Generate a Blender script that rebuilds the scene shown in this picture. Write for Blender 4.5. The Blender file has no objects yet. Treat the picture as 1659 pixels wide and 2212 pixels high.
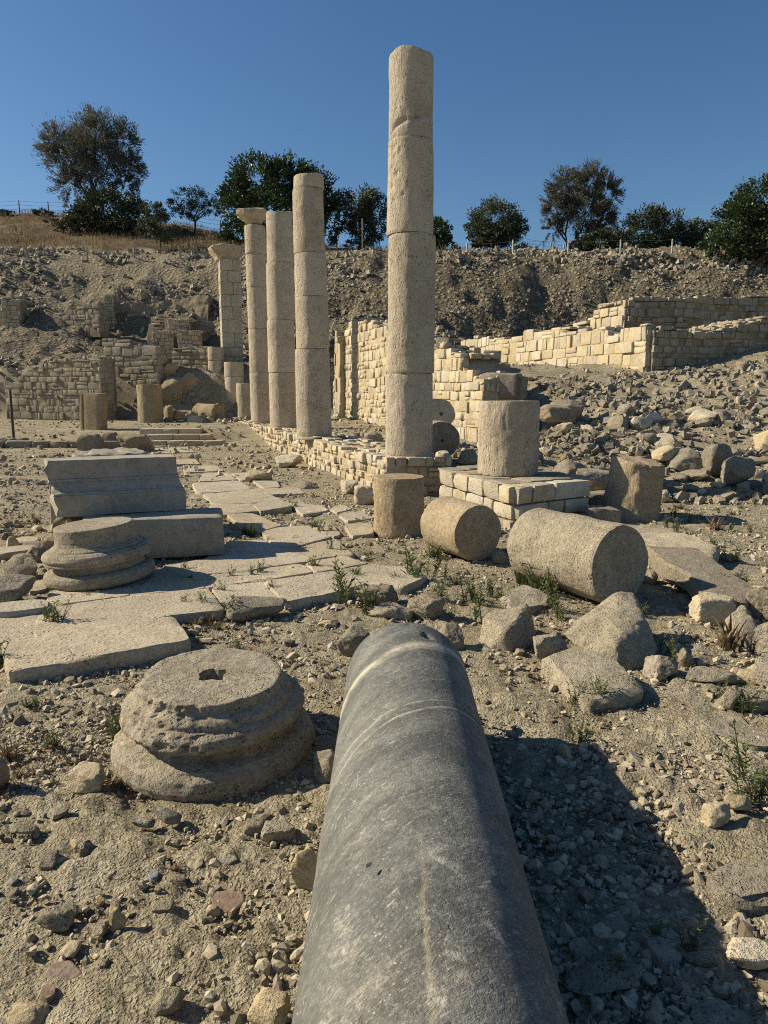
import bpy, bmesh, math, random
import numpy as np
from mathutils import Matrix, Vector, Euler

# ------------------------------------------------------------------ camera, sky, sun, exposure
SC = bpy.context.scene
COL = SC.collection
EYE = 1.65                      # eye height above the court, metres
PITCH = math.radians(9.1)
FOC = 1597.0                    # focal length in picture units (picture is 1659 x 2212)
cam_d = bpy.data.cameras.new('camera')
cam_d.sensor_fit = 'VERTICAL'
cam_d.sensor_height = 36.0
cam_d.sensor_width = 27.0
cam_d.lens = FOC / 2212.0 * 36.0
cam_d.clip_start = 0.05
cam_d.clip_end = 3000.0
cam = bpy.data.objects.new('camera', cam_d)
cam.location = (0, 0, EYE)
cam.rotation_euler = (math.pi / 2 - PITCH, 0, 0)
COL.objects.link(cam)
SC.camera = cam

SUN_EL = math.radians(34.0)
SUN_AZ_BACK = math.radians(9.0)         # the sun stands to the left and a little beyond the columns
SUN_DIR = Vector((-math.cos(SUN_EL) * math.cos(SUN_AZ_BACK), math.cos(SUN_EL) * math.sin(SUN_AZ_BACK), math.sin(SUN_EL)))
world = bpy.data.worlds.new('World')
SC.world = world
world.use_nodes = True
wn = world.node_tree
wn.nodes.clear()
w_out = wn.nodes.new('ShaderNodeOutputWorld')
w_bg = wn.nodes.new('ShaderNodeBackground')
w_sky = wn.nodes.new('ShaderNodeTexSky')
w_sky.sky_type = 'NISHITA'
w_sky.sun_disc = False
w_sky.sun_elevation = SUN_EL
w_sky.sun_rotation = math.atan2(SUN_DIR.x, SUN_DIR.y)
w_sky.altitude = 50
w_sky.air_density = 1.0
w_sky.dust_density = 0.6
w_sky.ozone_density = 3.0
w_bg.inputs['Strength'].default_value = 0.064
w_hs = wn.nodes.new('ShaderNodeHueSaturation')      # the clear deep blue of the day
w_hs.inputs['Saturation'].default_value = 1.2
wn.links.new(w_sky.outputs[0], w_hs.inputs['Color'])
wn.links.new(w_hs.outputs[0], w_bg.inputs[0])
wn.links.new(w_bg.outputs[0], w_out.inputs[0])
sun_d = bpy.data.lights.new('sun', 'SUN')
sun_d.energy = 5.0
sun_d.angle = math.radians(0.53)
sun_d.color = (1.0, 0.88, 0.67)
sun = bpy.data.objects.new('sun', sun_d)
sun.rotation_euler = SUN_DIR.to_track_quat('Z', 'Y').to_euler()
COL.objects.link(sun)
SC.view_settings.view_transform = 'Standard'
SC.view_settings.look = 'None'
SC.view_settings.gamma = 1.0
SC.view_settings.use_curve_mapping = False
SC.view_settings.exposure = 0.62
SC.cycles.max_bounces = 6
SC.cycles.diffuse_bounces = 3
SC.cycles.filter_width = 1.05
SC.cycles.use_denoising = False

# ------------------------------------------------------------------ numeric helpers
RNG = np.random.default_rng(7)
random.seed(7)
ct, st = math.cos(PITCH), math.sin(PITCH)

def ray(x, y):
    u = (x - 829.5) / FOC
    v = (y - 1106.0) / FOC
    return np.array([u, ct - v * st, -st - v * ct])

def at_z(x, y, z=0.0):          # surveyed point of a sight line at height z
    d = ray(x, y)
    t = (z - EYE) / d[2]
    return np.array([d[0] * t, d[1] * t, z])

def at_y(x, y, Y):              # surveyed point of a sight line at forward distance Y
    d = ray(x, y)
    t = Y / d[1]
    return np.array([d[0] * t, Y, EYE + d[2] * t])

def hash3(i, j, k, seed):
    n = (i * 374761393 + j * 668265263 + k * 1442695041 + seed * 974711) & 0xffffffff
    n = ((n ^ (n >> 13)) * 1274126177) & 0xffffffff
    n = ((n ^ (n >> 16)) * 2246822519) & 0xffffffff
    n = n ^ (n >> 15)
    return n.astype(np.float64) / 4294967295.0

def vn(P, seed=0):
    P = np.asarray(P, dtype=np.float64)
    I = np.floor(P).astype(np.int64)
    f = P - I
    u = f * f * f * (f * (f * 6 - 15) + 10)
    r = 0.0
    for a in (0, 1):
        wa = u[:, 0] if a else 1 - u[:, 0]
        for b in (0, 1):
            wb = u[:, 1] if b else 1 - u[:, 1]
            for c in (0, 1):
                wc = u[:, 2] if c else 1 - u[:, 2]
                r = r + wa * wb * wc * hash3(I[:, 0] + a, I[:, 1] + b, I[:, 2] + c, seed)
    return r * 2 - 1

def fbm(P, o=4, seed=0, gain=.5):
    P = np.asarray(P, dtype=np.float64)
    s, a = 0.0, 1.0
    for k in range(o):
        s = s + a * vn(P * (2.03 ** k) + k * 17.3, seed + k)
        a *= gain
    return s

def ridged(P, o=3, seed=0):
    P = np.asarray(P, dtype=np.float64)
    s, a = 0.0, 1.0
    for k in range(o):
        s = s + a * (1 - np.abs(vn(P * (2.1 ** k) + k * 9.1, seed + k)) * 2)
        a *= .5
    return s

def ss(a, b, x):
    t = np.clip((x - a) / (b - a), 0, 1)
    return t * t * (3 - 2 * t)

def lerp(a, b, t):
    return a + (b - a) * t

# ------------------------------------------------------------------ object helpers
def mesh(name, V, F, mat=None, smooth=True, tint=None, attrs=None):
    V = np.ascontiguousarray(V, dtype=np.float32)
    me = bpy.data.meshes.new(name)
    me.vertices.add(len(V))
    me.vertices.foreach_set('co', V.ravel())
    Fs = F if isinstance(F, (list, tuple)) else [F]
    Fs = [np.ascontiguousarray(f, dtype=np.int32) for f in Fs if len(f)]
    loops = np.concatenate([f.ravel() for f in Fs])
    sizes = np.concatenate([np.full(len(f), f.shape[1], dtype=np.int32) for f in Fs])
    starts = np.concatenate([[0], np.cumsum(sizes)[:-1]]).astype(np.int32)
    me.loops.add(len(loops))
    me.loops.foreach_set('vertex_index', loops)
    me.polygons.add(len(sizes))
    me.polygons.foreach_set('loop_start', starts)
    me.polygons.foreach_set('use_smooth', np.full(len(sizes), smooth, dtype=bool))
    if tint is not None:
        a = me.attributes.new('tint', 'FLOAT', 'POINT')
        a.data.foreach_set('value', np.ascontiguousarray(tint, dtype=np.float32))
    for an, av in (attrs or {}).items():
        a = me.attributes.new(an, 'FLOAT', 'POINT')
        a.data.foreach_set('value', np.ascontiguousarray(av, dtype=np.float32))
    me.update(calc_edges=True)
    if mat is not None:
        me.materials.append(mat)
    return me

def ob(name, me, parent=None, loc=None, rot=None, scale=None):
    o = bpy.data.objects.new(name, me)
    COL.objects.link(o)
    if parent is not None:
        o.parent = parent
    if loc is not None:
        o.location = loc
    if rot is not None:
        o.rotation_euler = rot
    if scale is not None:
        o.scale = scale
    return o

def tag(o, label, cat, group=None):
    o['label'] = label
    o['category'] = cat
    if group:
        o['group'] = group
    return o

def root(name, label, cat, loc=(0, 0, 0), rot=(0, 0, 0), group=None):
    return tag(ob(name, None, loc=loc, rot=rot), label, cat, group)

def kind(o, k):
    o['kind'] = k
    return o

def grid_faces(nr, nc, wrap=False):
    r = np.arange(nr - 1)
    c = np.arange(nc if wrap else nc - 1)
    R, Cc = np.meshgrid(r, c, indexing='ij')
    a = R * nc + Cc
    b = R * nc + (Cc + 1) % nc
    d = (R + 1) * nc + Cc
    e = (R + 1) * nc + (Cc + 1) % nc
    return np.stack([a, b, e, d], -1).reshape(-1, 4)

_ico = {}
def ico(sub):
    if sub not in _ico:
        bm = bmesh.new()
        bmesh.ops.create_icosphere(bm, subdivisions=sub, radius=1)
        V = np.array([v.co[:] for v in bm.verts])
        F = np.array([[v.index for v in f.verts] for f in bm.faces])
        bm.free()
        V /= np.linalg.norm(V, axis=1)[:, None]
        _ico[sub] = (V, F)
    return _ico[sub]

def rock_shape(sub, seed, n=9, p=16, noise=.07, box=0.0, freq=1.6, fine=.02, tilt=.05, chips=22):
    """Irregular broken stone: the hull of random cleavage planes, edges slightly worn. Extent -1..1."""
    V, F = ico(sub)
    g = np.random.default_rng(seed)
    N = g.normal(size=(n, 3))
    N /= np.linalg.norm(N, axis=1)[:, None]
    D = g.uniform(.62, 1.05, n)
    A = np.array([[1, 0, 0], [-1, 0, 0], [0, 1, 0], [0, -1, 0], [0, 0, 1], [0, 0, -1.]])
    A = A + g.normal(size=(6, 3)) * (.16 if box < .5 else tilt)
    A /= np.linalg.norm(A, axis=1)[:, None]
    if box >= .5:
        D = g.uniform(1.12, 1.5, n)
    N = np.vstack([N, A])
    D = np.concatenate([D, g.uniform(.9, 1.05, 6)])
    dots = np.clip(V @ N.T, 0, None) / D
    r = (dots ** p).sum(1) ** (-1.0 / p)
    if chips:                                   # knock flakes off the edges and corners
        P0 = V * r[:, None]
        C = g.normal(size=(chips, 3)); C /= np.linalg.norm(C, axis=1)[:, None]
        hsup = (P0 @ C.T).max(0) * g.uniform(.84, .97, chips)
        dc = V @ C.T
        r = np.minimum(r, np.where(dc > .05, hsup / np.maximum(dc, .05), 9.0).min(1))
    off = g.uniform(-50, 50, 3)
    r = r * (1 + noise * fbm(V * freq + off, 3, seed) + fine * fbm(V * freq * 5 + off, 2, seed + 9))
    P = V * r[:, None]
    lo, hi = P.min(0), P.max(0)
    return (P - (lo + hi) / 2) / ((hi - lo) / 2), F

def cut_block(seed, n=4, warp=.10, bevel=.07, noise=.02, chips=5, lo=.90):
    """quarried block: a warped box with worn arrises and a few flakes off. Extent -1..1"""
    g = np.random.default_rng(seed)
    k = {4: [-1, -.84, 0, .84, 1], 2: [-1, 0, 1], 3: [-1, -.8, .8, 1]}[n]
    V, F, c = [], [], 0
    A, B = np.meshgrid(k, k)
    A, B = A.ravel(), B.ravel()
    m = len(k)
    for ax in range(3):
        for s_ in (-1, 1):
            P = np.zeros((m * m, 3)); P[:, ax] = s_; P[:, (ax + 1) % 3] = A; P[:, (ax + 2) % 3] = B
            f = grid_faces(m, m)
            F.append((f if s_ > 0 else f[:, ::-1]) + c); V.append(P); c += m * m
    V = np.concatenate(V); F = np.concatenate(F)
    key = np.round(V * 50).astype(int)
    _, idx, inv = np.unique(key, axis=0, return_index=True, return_inverse=True)
    V = V[idx]; F = inv.ravel()[F]
    ed = (np.abs(V) > .99).sum(1)
    V = V * (1 - bevel * np.clip(ed - 1, 0, 2)[:, None] * (np.abs(V) > .99) * g.uniform(.3, 1.3, len(V))[:, None])
    corner = g.uniform(-warp, warp, (2, 2, 2, 3))
    u = (V + 1) / 2
    W = 0
    for a in (0, 1):
        for b in (0, 1):
            for d in (0, 1):
                w = (u[:, 0] if a else 1 - u[:, 0]) * (u[:, 1] if b else 1 - u[:, 1]) * (u[:, 2] if d else 1 - u[:, 2])
                W = W + w[:, None] * corner[a, b, d]
    V = V + W
    off = g.uniform(-50, 50, 3)
    V = V + noise * np.stack([fbm(V * 1.7 + off + i * 9, 3, seed + i) for i in range(3)], -1)
    if chips:
        C = g.choice([-1, 1], (chips, 3)) * g.uniform(.25, 1, (chips, 3)); C /= np.linalg.norm(C, axis=1)[:, None]
        for q in C:
            h = (V @ q).max() * g.uniform(lo, .99)
            ex = np.clip(V @ q - h, 0, None)
            V = V - ex[:, None] * q
    lo_, hi_ = V.min(0), V.max(0)
    V = (V - (lo_ + hi_) / 2) / ((hi_ - lo_) / 2)
    return V, np.concatenate([F[:, [0, 1, 2]], F[:, [0, 2, 3]]])

_lib = {}
def rock_lib(i, sub, mat, flavour='rock'):
    key = (flavour, i, sub, mat.name)
    if key not in _lib:
        if flavour == 'rock':
            V, F = rock_shape(sub, 100 + i, n=9 + i % 6, p=34, noise=.09, freq=2.2, fine=.03)
        elif flavour == 'flat':
            V, F = rock_shape(sub, 300 + i, n=7, p=22, noise=.05)
        elif flavour == 'ashlar':
            V, F = cut_block(800 + i, warp=.012, bevel=.03, noise=.008, chips=2, lo=.95)
        else:
            V, F = cut_block(500 + i, warp=.075, bevel=.042, noise=.022, chips=5)
        _lib[key] = mesh(flavour + '_stone', V, F, mat, smooth=True)
        _lib[key].set_sharp_from_angle(angle=math.radians(30 if flavour != 'block' else 36))
    return _lib[key]

def eul(m):
    return m.to_euler()
# ------------------------------------------------------------------ materials
def new_mat(name):
    m = bpy.data.materials.new(name)
    m.use_nodes = True
    nt = m.node_tree
    nt.nodes.clear()
    out = nt.nodes.new('ShaderNodeOutputMaterial')
    b = nt.nodes.new('ShaderNodeBsdfPrincipled')
    nt.links.new(b.outputs[0], out.inputs[0])
    return m, nt, b

class NB:
    """small node builder"""
    def __init__(s, nt):
        s.nt = nt
    def n(s, t, **kw):
        x = s.nt.nodes.new(t)
        for k, v in kw.items():
            setattr(x, k, v)
        return x
    def l(s, a, b):
        s.nt.links.new(a, b)
    def sock(s, v, inp):
        if hasattr(v, 'links') or isinstance(v, bpy.types.NodeSocket):
            s.l(v, inp)
        else:
            inp.default_value = v
    def math(s, op, a, b=0.0, clamp=False):
        x = s.n('ShaderNodeMath', operation=op, use_clamp=clamp)
        s.sock(a, x.inputs[0]); s.sock(b, x.inputs[1])
        return x.outputs[0]
    def noise(s, vec, scale, detail=3.0, rough=.55, dist=0.0):
        x = s.n('ShaderNodeTexNoise')
        s.l(vec, x.inputs['Vector'])
        x.inputs['Scale'].default_value = scale
        x.inputs['Detail'].default_value = detail
        x.inputs['Roughness'].default_value = rough
        x.inputs['Distortion'].default_value = dist
        return x.outputs['Fac']
    def voro(s, vec, scale, feature='F1', out='Distance', rnd=1.0):
        x = s.n('ShaderNodeTexVoronoi', feature=feature)
        s.l(vec, x.inputs['Vector'])
        x.inputs['Scale'].default_value = scale
        x.inputs['Randomness'].default_value = rnd
        return x.outputs[out]
    def ramp(s, fac, stops, interp='LINEAR'):
        x = s.n('ShaderNodeValToRGB')
        x.color_ramp.interpolation = interp
        el = x.color_ramp.elements
        while len(el) < len(stops):
            el.new(.5)
        for e, (p, c) in zip(el, stops):
            e.position = p
            e.color = (c, c, c, 1) if isinstance(c, (int, float)) else (*c, 1)
        s.l(fac, x.inputs[0])
        return x.outputs[0]
    def mix(s, fac, a, b, blend='MIX'):
        x = s.n('ShaderNodeMix', data_type='RGBA', blend_type=blend)
        s.sock(fac, x.inputs[0])
        for v, i in ((a, 6), (b, 7)):
            if isinstance(v, (tuple, list)):
                x.inputs[i].default_value = (*v[:3], 1)
            else:
                s.l(v, x.inputs[i])
        return x.outputs[2]
    def mapping(s, vec, scale=(1, 1, 1), rot=(0, 0, 0), loc=(0, 0, 0)):
        x = s.n('ShaderNodeMapping')
        s.l(vec, x.inputs[0])
        x.inputs['Scale'].default_value = scale
        x.inputs['Rotation'].default_value = rot
        x.inputs['Location'].default_value = loc
        return x.outputs[0]
    def bump(s, h, strength, dist, normal=None):
        x = s.n('ShaderNodeBump')
        x.inputs['Strength'].default_value = strength
        x.inputs['Distance'].default_value = dist
        s.l(h, x.inputs['Height'])
        if normal is not None:
            s.l(normal, x.inputs['Normal'])
        return x.outputs[0]

def stone(name, c_dark, c_mid, c_light, size=1.0, bump=1.0, pit=.6, grain=1.0, vstreak=False, vary=.3, grey=.3, space='pos', lichen=0.0, speck=1.0, drough=.1):
    """limestone and its relatives; size = metres of the coarse mottling"""
    m, nt, b = new_mat(name)
    k = NB(nt)
    geo = k.n('ShaderNodeNewGeometry')
    pos = geo.outputs['Position']
    if space == 'obj':
        pos = k.n('ShaderNodeTexCoord').outputs['Object']
    oi = k.n('ShaderNodeObjectInfo')
    at = k.n('ShaderNodeAttribute', attribute_name='tint')
    rnd = k.math('FRACT', k.math('ADD', oi.outputs['Random'], at.outputs['Fac']))
    coarse = k.noise(pos, 1.3 / size, 4, .6)
    med = k.noise(pos, 7.0 / size, 5, .65, .3)
    fine = k.noise(pos, 60.0 / size, 3, .7)
    fac = k.math('ADD', k.math('MULTIPLY', coarse, .5), k.math('MULTIPLY', med, .5))
    col = k.ramp(fac, [(.34, c_dark), (.5, c_mid), (.66, c_light)])
    # per-stone tone
    tone = k.math('ADD', k.math('MULTIPLY', rnd, vary), 1.0 - vary / 2)
    col = k.mix(1.0, col, k.ramp(tone, [(0, 0.0), (1, 1.0)]), 'MULTIPLY') if False else col
    hsv = k.n('ShaderNodeHueSaturation')
    k.l(col, hsv.inputs['Color'])
    k.l(tone, hsv.inputs['Value'])
    sat = k.math('SUBTRACT', 1.05, k.math('MULTIPLY', k.math('FRACT', k.math('MULTIPLY', rnd, 7.31)), grey))
    k.l(sat, hsv.inputs['Saturation'])
    col = hsv.outputs[0]
    # fine speckle and pits
    grit = k.noise(pos, 42.0, 4, .75)
    col = k.mix(k.ramp(fine, [(.34, .5 * speck), (.56, 0.0)]), col, c_dark)
    col = k.mix(k.ramp(grit, [(.36, .55 * speck), (.52, 0.0)]), col, tuple(c * .62 for c in c_dark))
    col = k.mix(k.ramp(grit, [(.55, 0.0), (.72, .45 * speck)]), col, tuple(min(1, c * 1.12) for c in c_light))
    vpos = k.mapping(pos, (1, 1, .45)) if vstreak else pos
    pv = k.voro(vpos, 26.0 / size)
    pmask = k.ramp(k.noise(pos, 3.1 / size, 2), [(.46, 0.0), (.62, 1.0)])
    pits = k.math('MULTIPLY', k.ramp(pv, [(.10, 1.0), (.30, 0.0)]), pmask)
    pv2 = k.voro(pos, 75.0 / size)
    pits2 = k.math('MULTIPLY', k.ramp(pv2, [(.08, 1.0), (.25, 0.0)]), k.ramp(k.noise(pos, 2.3 / size, 2), [(.45, 0.0), (.7, .8)]))
    pits = k.math('MAXIMUM', pits, pits2)
    col = k.mix(k.math('MULTIPLY', pits, .55 * pit), col, tuple(c * .45 for c in c_dark))
    if lichen:
        lm = k.ramp(k.noise(pos, 4.2 / size, 5, .7), [(.56, 0.0), (.72, lichen)])
        col = k.mix(lm, col, (.10, .095, .08))
    k.l(col, b.inputs['Base Color'])
    b.inputs['Roughness'].default_value = .92
    b.inputs['Diffuse Roughness'].default_value = drough
    b.inputs['Specular IOR Level'].default_value = .15
    h = k.math('ADD', k.math('MULTIPLY', med, .75), k.math('ADD', k.math('MULTIPLY', fine, .30 * grain), k.math('MULTIPLY', grit, .50 * grain)))
    if vstreak:
        vs = k.noise(k.mapping(pos, (1, 1, .22)), 22 / size, 3, .7, .6)
        h = k.math('ADD', h, k.math('MULTIPLY', vs, .8))
    h = k.math('SUBTRACT', h, k.math('MULTIPLY', pits, .9 * pit))
    nrm = k.bump(h, 1.0, .036 * max(size, .55) * bump)
    k.l(nrm, b.inputs['Normal'])
    return m

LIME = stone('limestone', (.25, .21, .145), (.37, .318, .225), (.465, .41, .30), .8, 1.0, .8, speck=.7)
LIME_COL = stone('column_limestone', (.42, .35, .25), (.555, .475, .35), (.62, .545, .415), 1.1, 1.05, .85, vstreak=True, vary=.14, grey=.15, speck=.4, drough=.35)
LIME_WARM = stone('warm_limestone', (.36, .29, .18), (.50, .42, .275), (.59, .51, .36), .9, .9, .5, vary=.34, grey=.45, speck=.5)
LIME_TAN = stone('tan_limestone', (.27, .205, .125), (.385, .305, .195), (.455, .375, .255), .5, .8, .8, vstreak=True, lichen=.2, grey=.1)
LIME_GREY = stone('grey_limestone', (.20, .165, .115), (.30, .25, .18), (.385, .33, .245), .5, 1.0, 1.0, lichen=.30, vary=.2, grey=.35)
ROCK = stone('field_stone', (.24, .205, .145), (.375, .325, .235), (.475, .415, .308), .4, 2.1, .9, vary=.4, grey=.4, lichen=.15)
ROCK_FAR = stone('far_stone', (.235, .198, .138), (.36, .31, .222), (.455, .40, .295), 1.2, .9, .4, vary=.5, grey=.45)
YELLOW = stone('yellow_stone', (.36, .285, .165), (.48, .39, .245), (.56, .47, .31), .3, .9, .3, vary=.15, grey=.2)
PAVE = stone('paving_stone', (.34, .285, .20), (.455, .39, .28), (.53, .465, .345), 1.0, .55, .6, vary=.2, grey=.25, lichen=.16)
MARBLE = stone('pale_grey_marble', (.24, .21, .165), (.35, .31, .245), (.43, .385, .315), .6, .35, .2, vary=.1, grey=.2, lichen=.25, speck=.5)
DRUM_GREY = stone('grey_drum_stone', (.25, .21, .15), (.36, .31, .225), (.44, .385, .29), .5, 1.1, 1.0, vstreak=True, lichen=.3, grey=.1)
ROCK_PALE = stone('pale_field_stone', (.275, .235, .165), (.42, .365, .265), (.51, .45, .335), .4, 1.5, .8, vary=.1, grey=.1, lichen=.15)
BASE_STONE = stone('base_stone', (.235, .20, .142), (.355, .305, .222), (.45, .392, .292), .5, 1.0, 1.0, lichen=.35, vary=.1, grey=.1)
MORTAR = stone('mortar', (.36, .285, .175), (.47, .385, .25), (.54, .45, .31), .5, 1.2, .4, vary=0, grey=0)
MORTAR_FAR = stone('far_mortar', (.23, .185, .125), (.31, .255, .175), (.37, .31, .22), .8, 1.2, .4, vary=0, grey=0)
TERRA = stone('terracotta', (.22, .16, .12), (.29, .21, .16), (.34, .26, .20), .15, .5, .3, vary=.2, grey=.2)
SLATE = stone('blue_grey_pebble', (.17, .18, .175), (.25, .262, .262), (.31, .325, .325), .15, .3, .2, vary=.1, grey=.2)

def ground_mat():
    m, nt, b = new_mat('stony_earth')
    k = NB(nt)
    pos = k.n('ShaderNodeNewGeometry').outputs['Position']
    wa = k.n('ShaderNodeAttribute', attribute_name='tint').outputs['Fac']      # 0 court earth, 1 dry grass hill
    n1 = k.noise(pos, .75, 5, .65)
    n2 = k.noise(pos, 6.0, 5, .65)
    n3 = k.noise(pos, 55.0, 4, .7)
    col = k.ramp(k.math('ADD', k.math('MULTIPLY', n1, .5), k.math('MULTIPLY', n2, .5)),
                 [(.33, (.265, .225, .145)), (.5, (.395, .343, .233)), (.65, (.49, .43, .305))])
    col = k.mix(k.ramp(n3, [(.36, .6), (.55, 0.0)]), col, (.10, .083, .056))
    n6 = k.noise(pos, 1.6, 4, .6)
    col = k.mix(k.ramp(n6, [(.38, .32), (.5, 0.0)]), col, (.22, .19, .13))
    col = k.mix(k.ramp(n6, [(.54, 0.0), (.68, .5)]), col, (.50, .45, .335))
    n5 = k.noise(pos, 16.0, 5, .75)
    col = k.mix(k.ramp(n5, [(.36, .6), (.5, 0.0)]), col, (.14, .115, .078))
    col = k.mix(k.ramp(n5, [(.55, 0.0), (.68, .6)]), col, (.46, .41, .30))
    # crumbs of soil and grit, coloured cell by cell
    cell = k.voro(pos, 70.0, out='Color')
    sepc = k.n('ShaderNodeSeparateColor')
    k.l(cell, sepc.inputs[0])
    wp = k.n('ShaderNodeVectorMath', operation='ADD')
    wn_ = k.n('ShaderNodeTexNoise'); k.l(pos, wn_.inputs['Vector']); wn_.inputs['Scale'].default_value = 40
    wsc = k.n('ShaderNodeVectorMath', operation='SCALE'); k.l(wn_.outputs['Color'], wsc.inputs[0]); wsc.inputs['Scale'].default_value = .022
    k.l(pos, wp.inputs[0]); k.l(wsc.outputs[0], wp.inputs[1])
    cd = k.voro(wp.outputs[0], 70.0)
    col = k.mix(k.math('MULTIPLY', k.ramp(sepc.outputs[0], [(.55, 0.0), (.95, .55)]), k.ramp(cd, [(.25, 1.0), (.5, 0.0)])), col, (.50, .44, .34))
    col = k.mix(k.math('MULTIPLY', k.ramp(sepc.outputs[1], [(.7, 0.0), (.95, .5)]), k.ramp(cd, [(.25, 1.0), (.5, 0.0)])), col, (.14, .12, .10))
    # dead roots and straw litter in patches
    lit = k.math('MULTIPLY', k.ramp(k.noise(pos, 1.7, 3, .6), [(.58, 0.0), (.70, 1.0)]), k.ramp(n2, [(.45, 0.0), (.6, .75)]))
    col = k.mix(lit, col, (.15, .095, .055))
    dry = k.ramp(k.math('ADD', k.math('MULTIPLY', k.noise(pos, .25, 3, .6), .6), k.math('MULTIPLY', k.noise(pos, 2.2, 4, .7), .4)),
                 [(.36, (.07, .05, .032)), (.5, (.13, .095, .057)), (.64, (.22, .165, .098))])
    col = k.mix(wa, col, dry)
    bk = k.n('ShaderNodeAttribute', attribute_name='bank').outputs['Fac']
    bv = k.voro(pos, 3.4)
    bv2 = k.voro(pos, 8.0)
    bn = k.noise(pos, 1.1, 4, .65)
    bc = k.ramp(bn, [(.35, (.20, .168, .115)), (.55, (.30, .258, .18)), (.68, (.385, .335, .24))])
    bc = k.mix(k.ramp(bv, [(.2, 0.0), (.55, .8)]), bc, (.085, .07, .05))
    col = k.mix(k.math('MULTIPLY', bk, .9), col, bc)
    k.l(col, b.inputs['Base Color'])
    b.inputs['Roughness'].default_value = .95
    b.inputs['Specular IOR Level'].default_value = .1
    n4 = k.noise(pos, 22.0, 3, .7)
    h = k.math('ADD', k.math('MULTIPLY', n2, .35), k.math('MULTIPLY', n3, 1.0))
    h = k.math('ADD', h, k.math('MULTIPLY', n4, .9))
    h = k.math('ADD', h, k.math('MULTIPLY', k.ramp(cd, [(.05, 1.0), (.5, 0.0)]), .32))
    n_a = k.bump(h, 1.0, .03)
    hb = k.math('MULTIPLY', bk, k.math('ADD', k.ramp(bv, [(.05, 1.0), (.5, 0.0)]), k.math('MULTIPLY', k.ramp(bv2, [(.05, 1.0), (.5, 0.0)]), .4)))
    k.l(k.bump(hb, .9, .22, n_a), b.inputs['Normal'])
    return m
GROUND = ground_mat()

def gravel_mat():
    m, nt, b = new_mat('gravel')
    k = NB(nt)
    pos = k.n('ShaderNodeNewGeometry').outputs['Position']
    t = k.n('ShaderNodeAttribute', attribute_name='tint').outputs['Fac']
    col = k.ramp(t, [(0, (.12, .102, .075)), (.2, (.28, .24, .165)), (.5, (.41, .357, .25)), (.8, (.47, .413, .30)), (.93, (.53, .475, .36)), (.97, (.30, .20, .15)), (1, (.2, .21, .21))])
    n = k.noise(pos, 90, 4, .7)
    col = k.mix(k.ramp(n, [(.35, .4), (.6, 0.0)]), col, (.16, .125, .085))
    k.l(col, b.inputs['Base Color'])
    b.inputs['Roughness'].default_value = .92
    b.inputs['Specular IOR Level'].default_value = .15
    k.l(k.bump(n, .7, .006), b.inputs['Normal'])
    return m
GRAVEL = gravel_mat()

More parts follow.
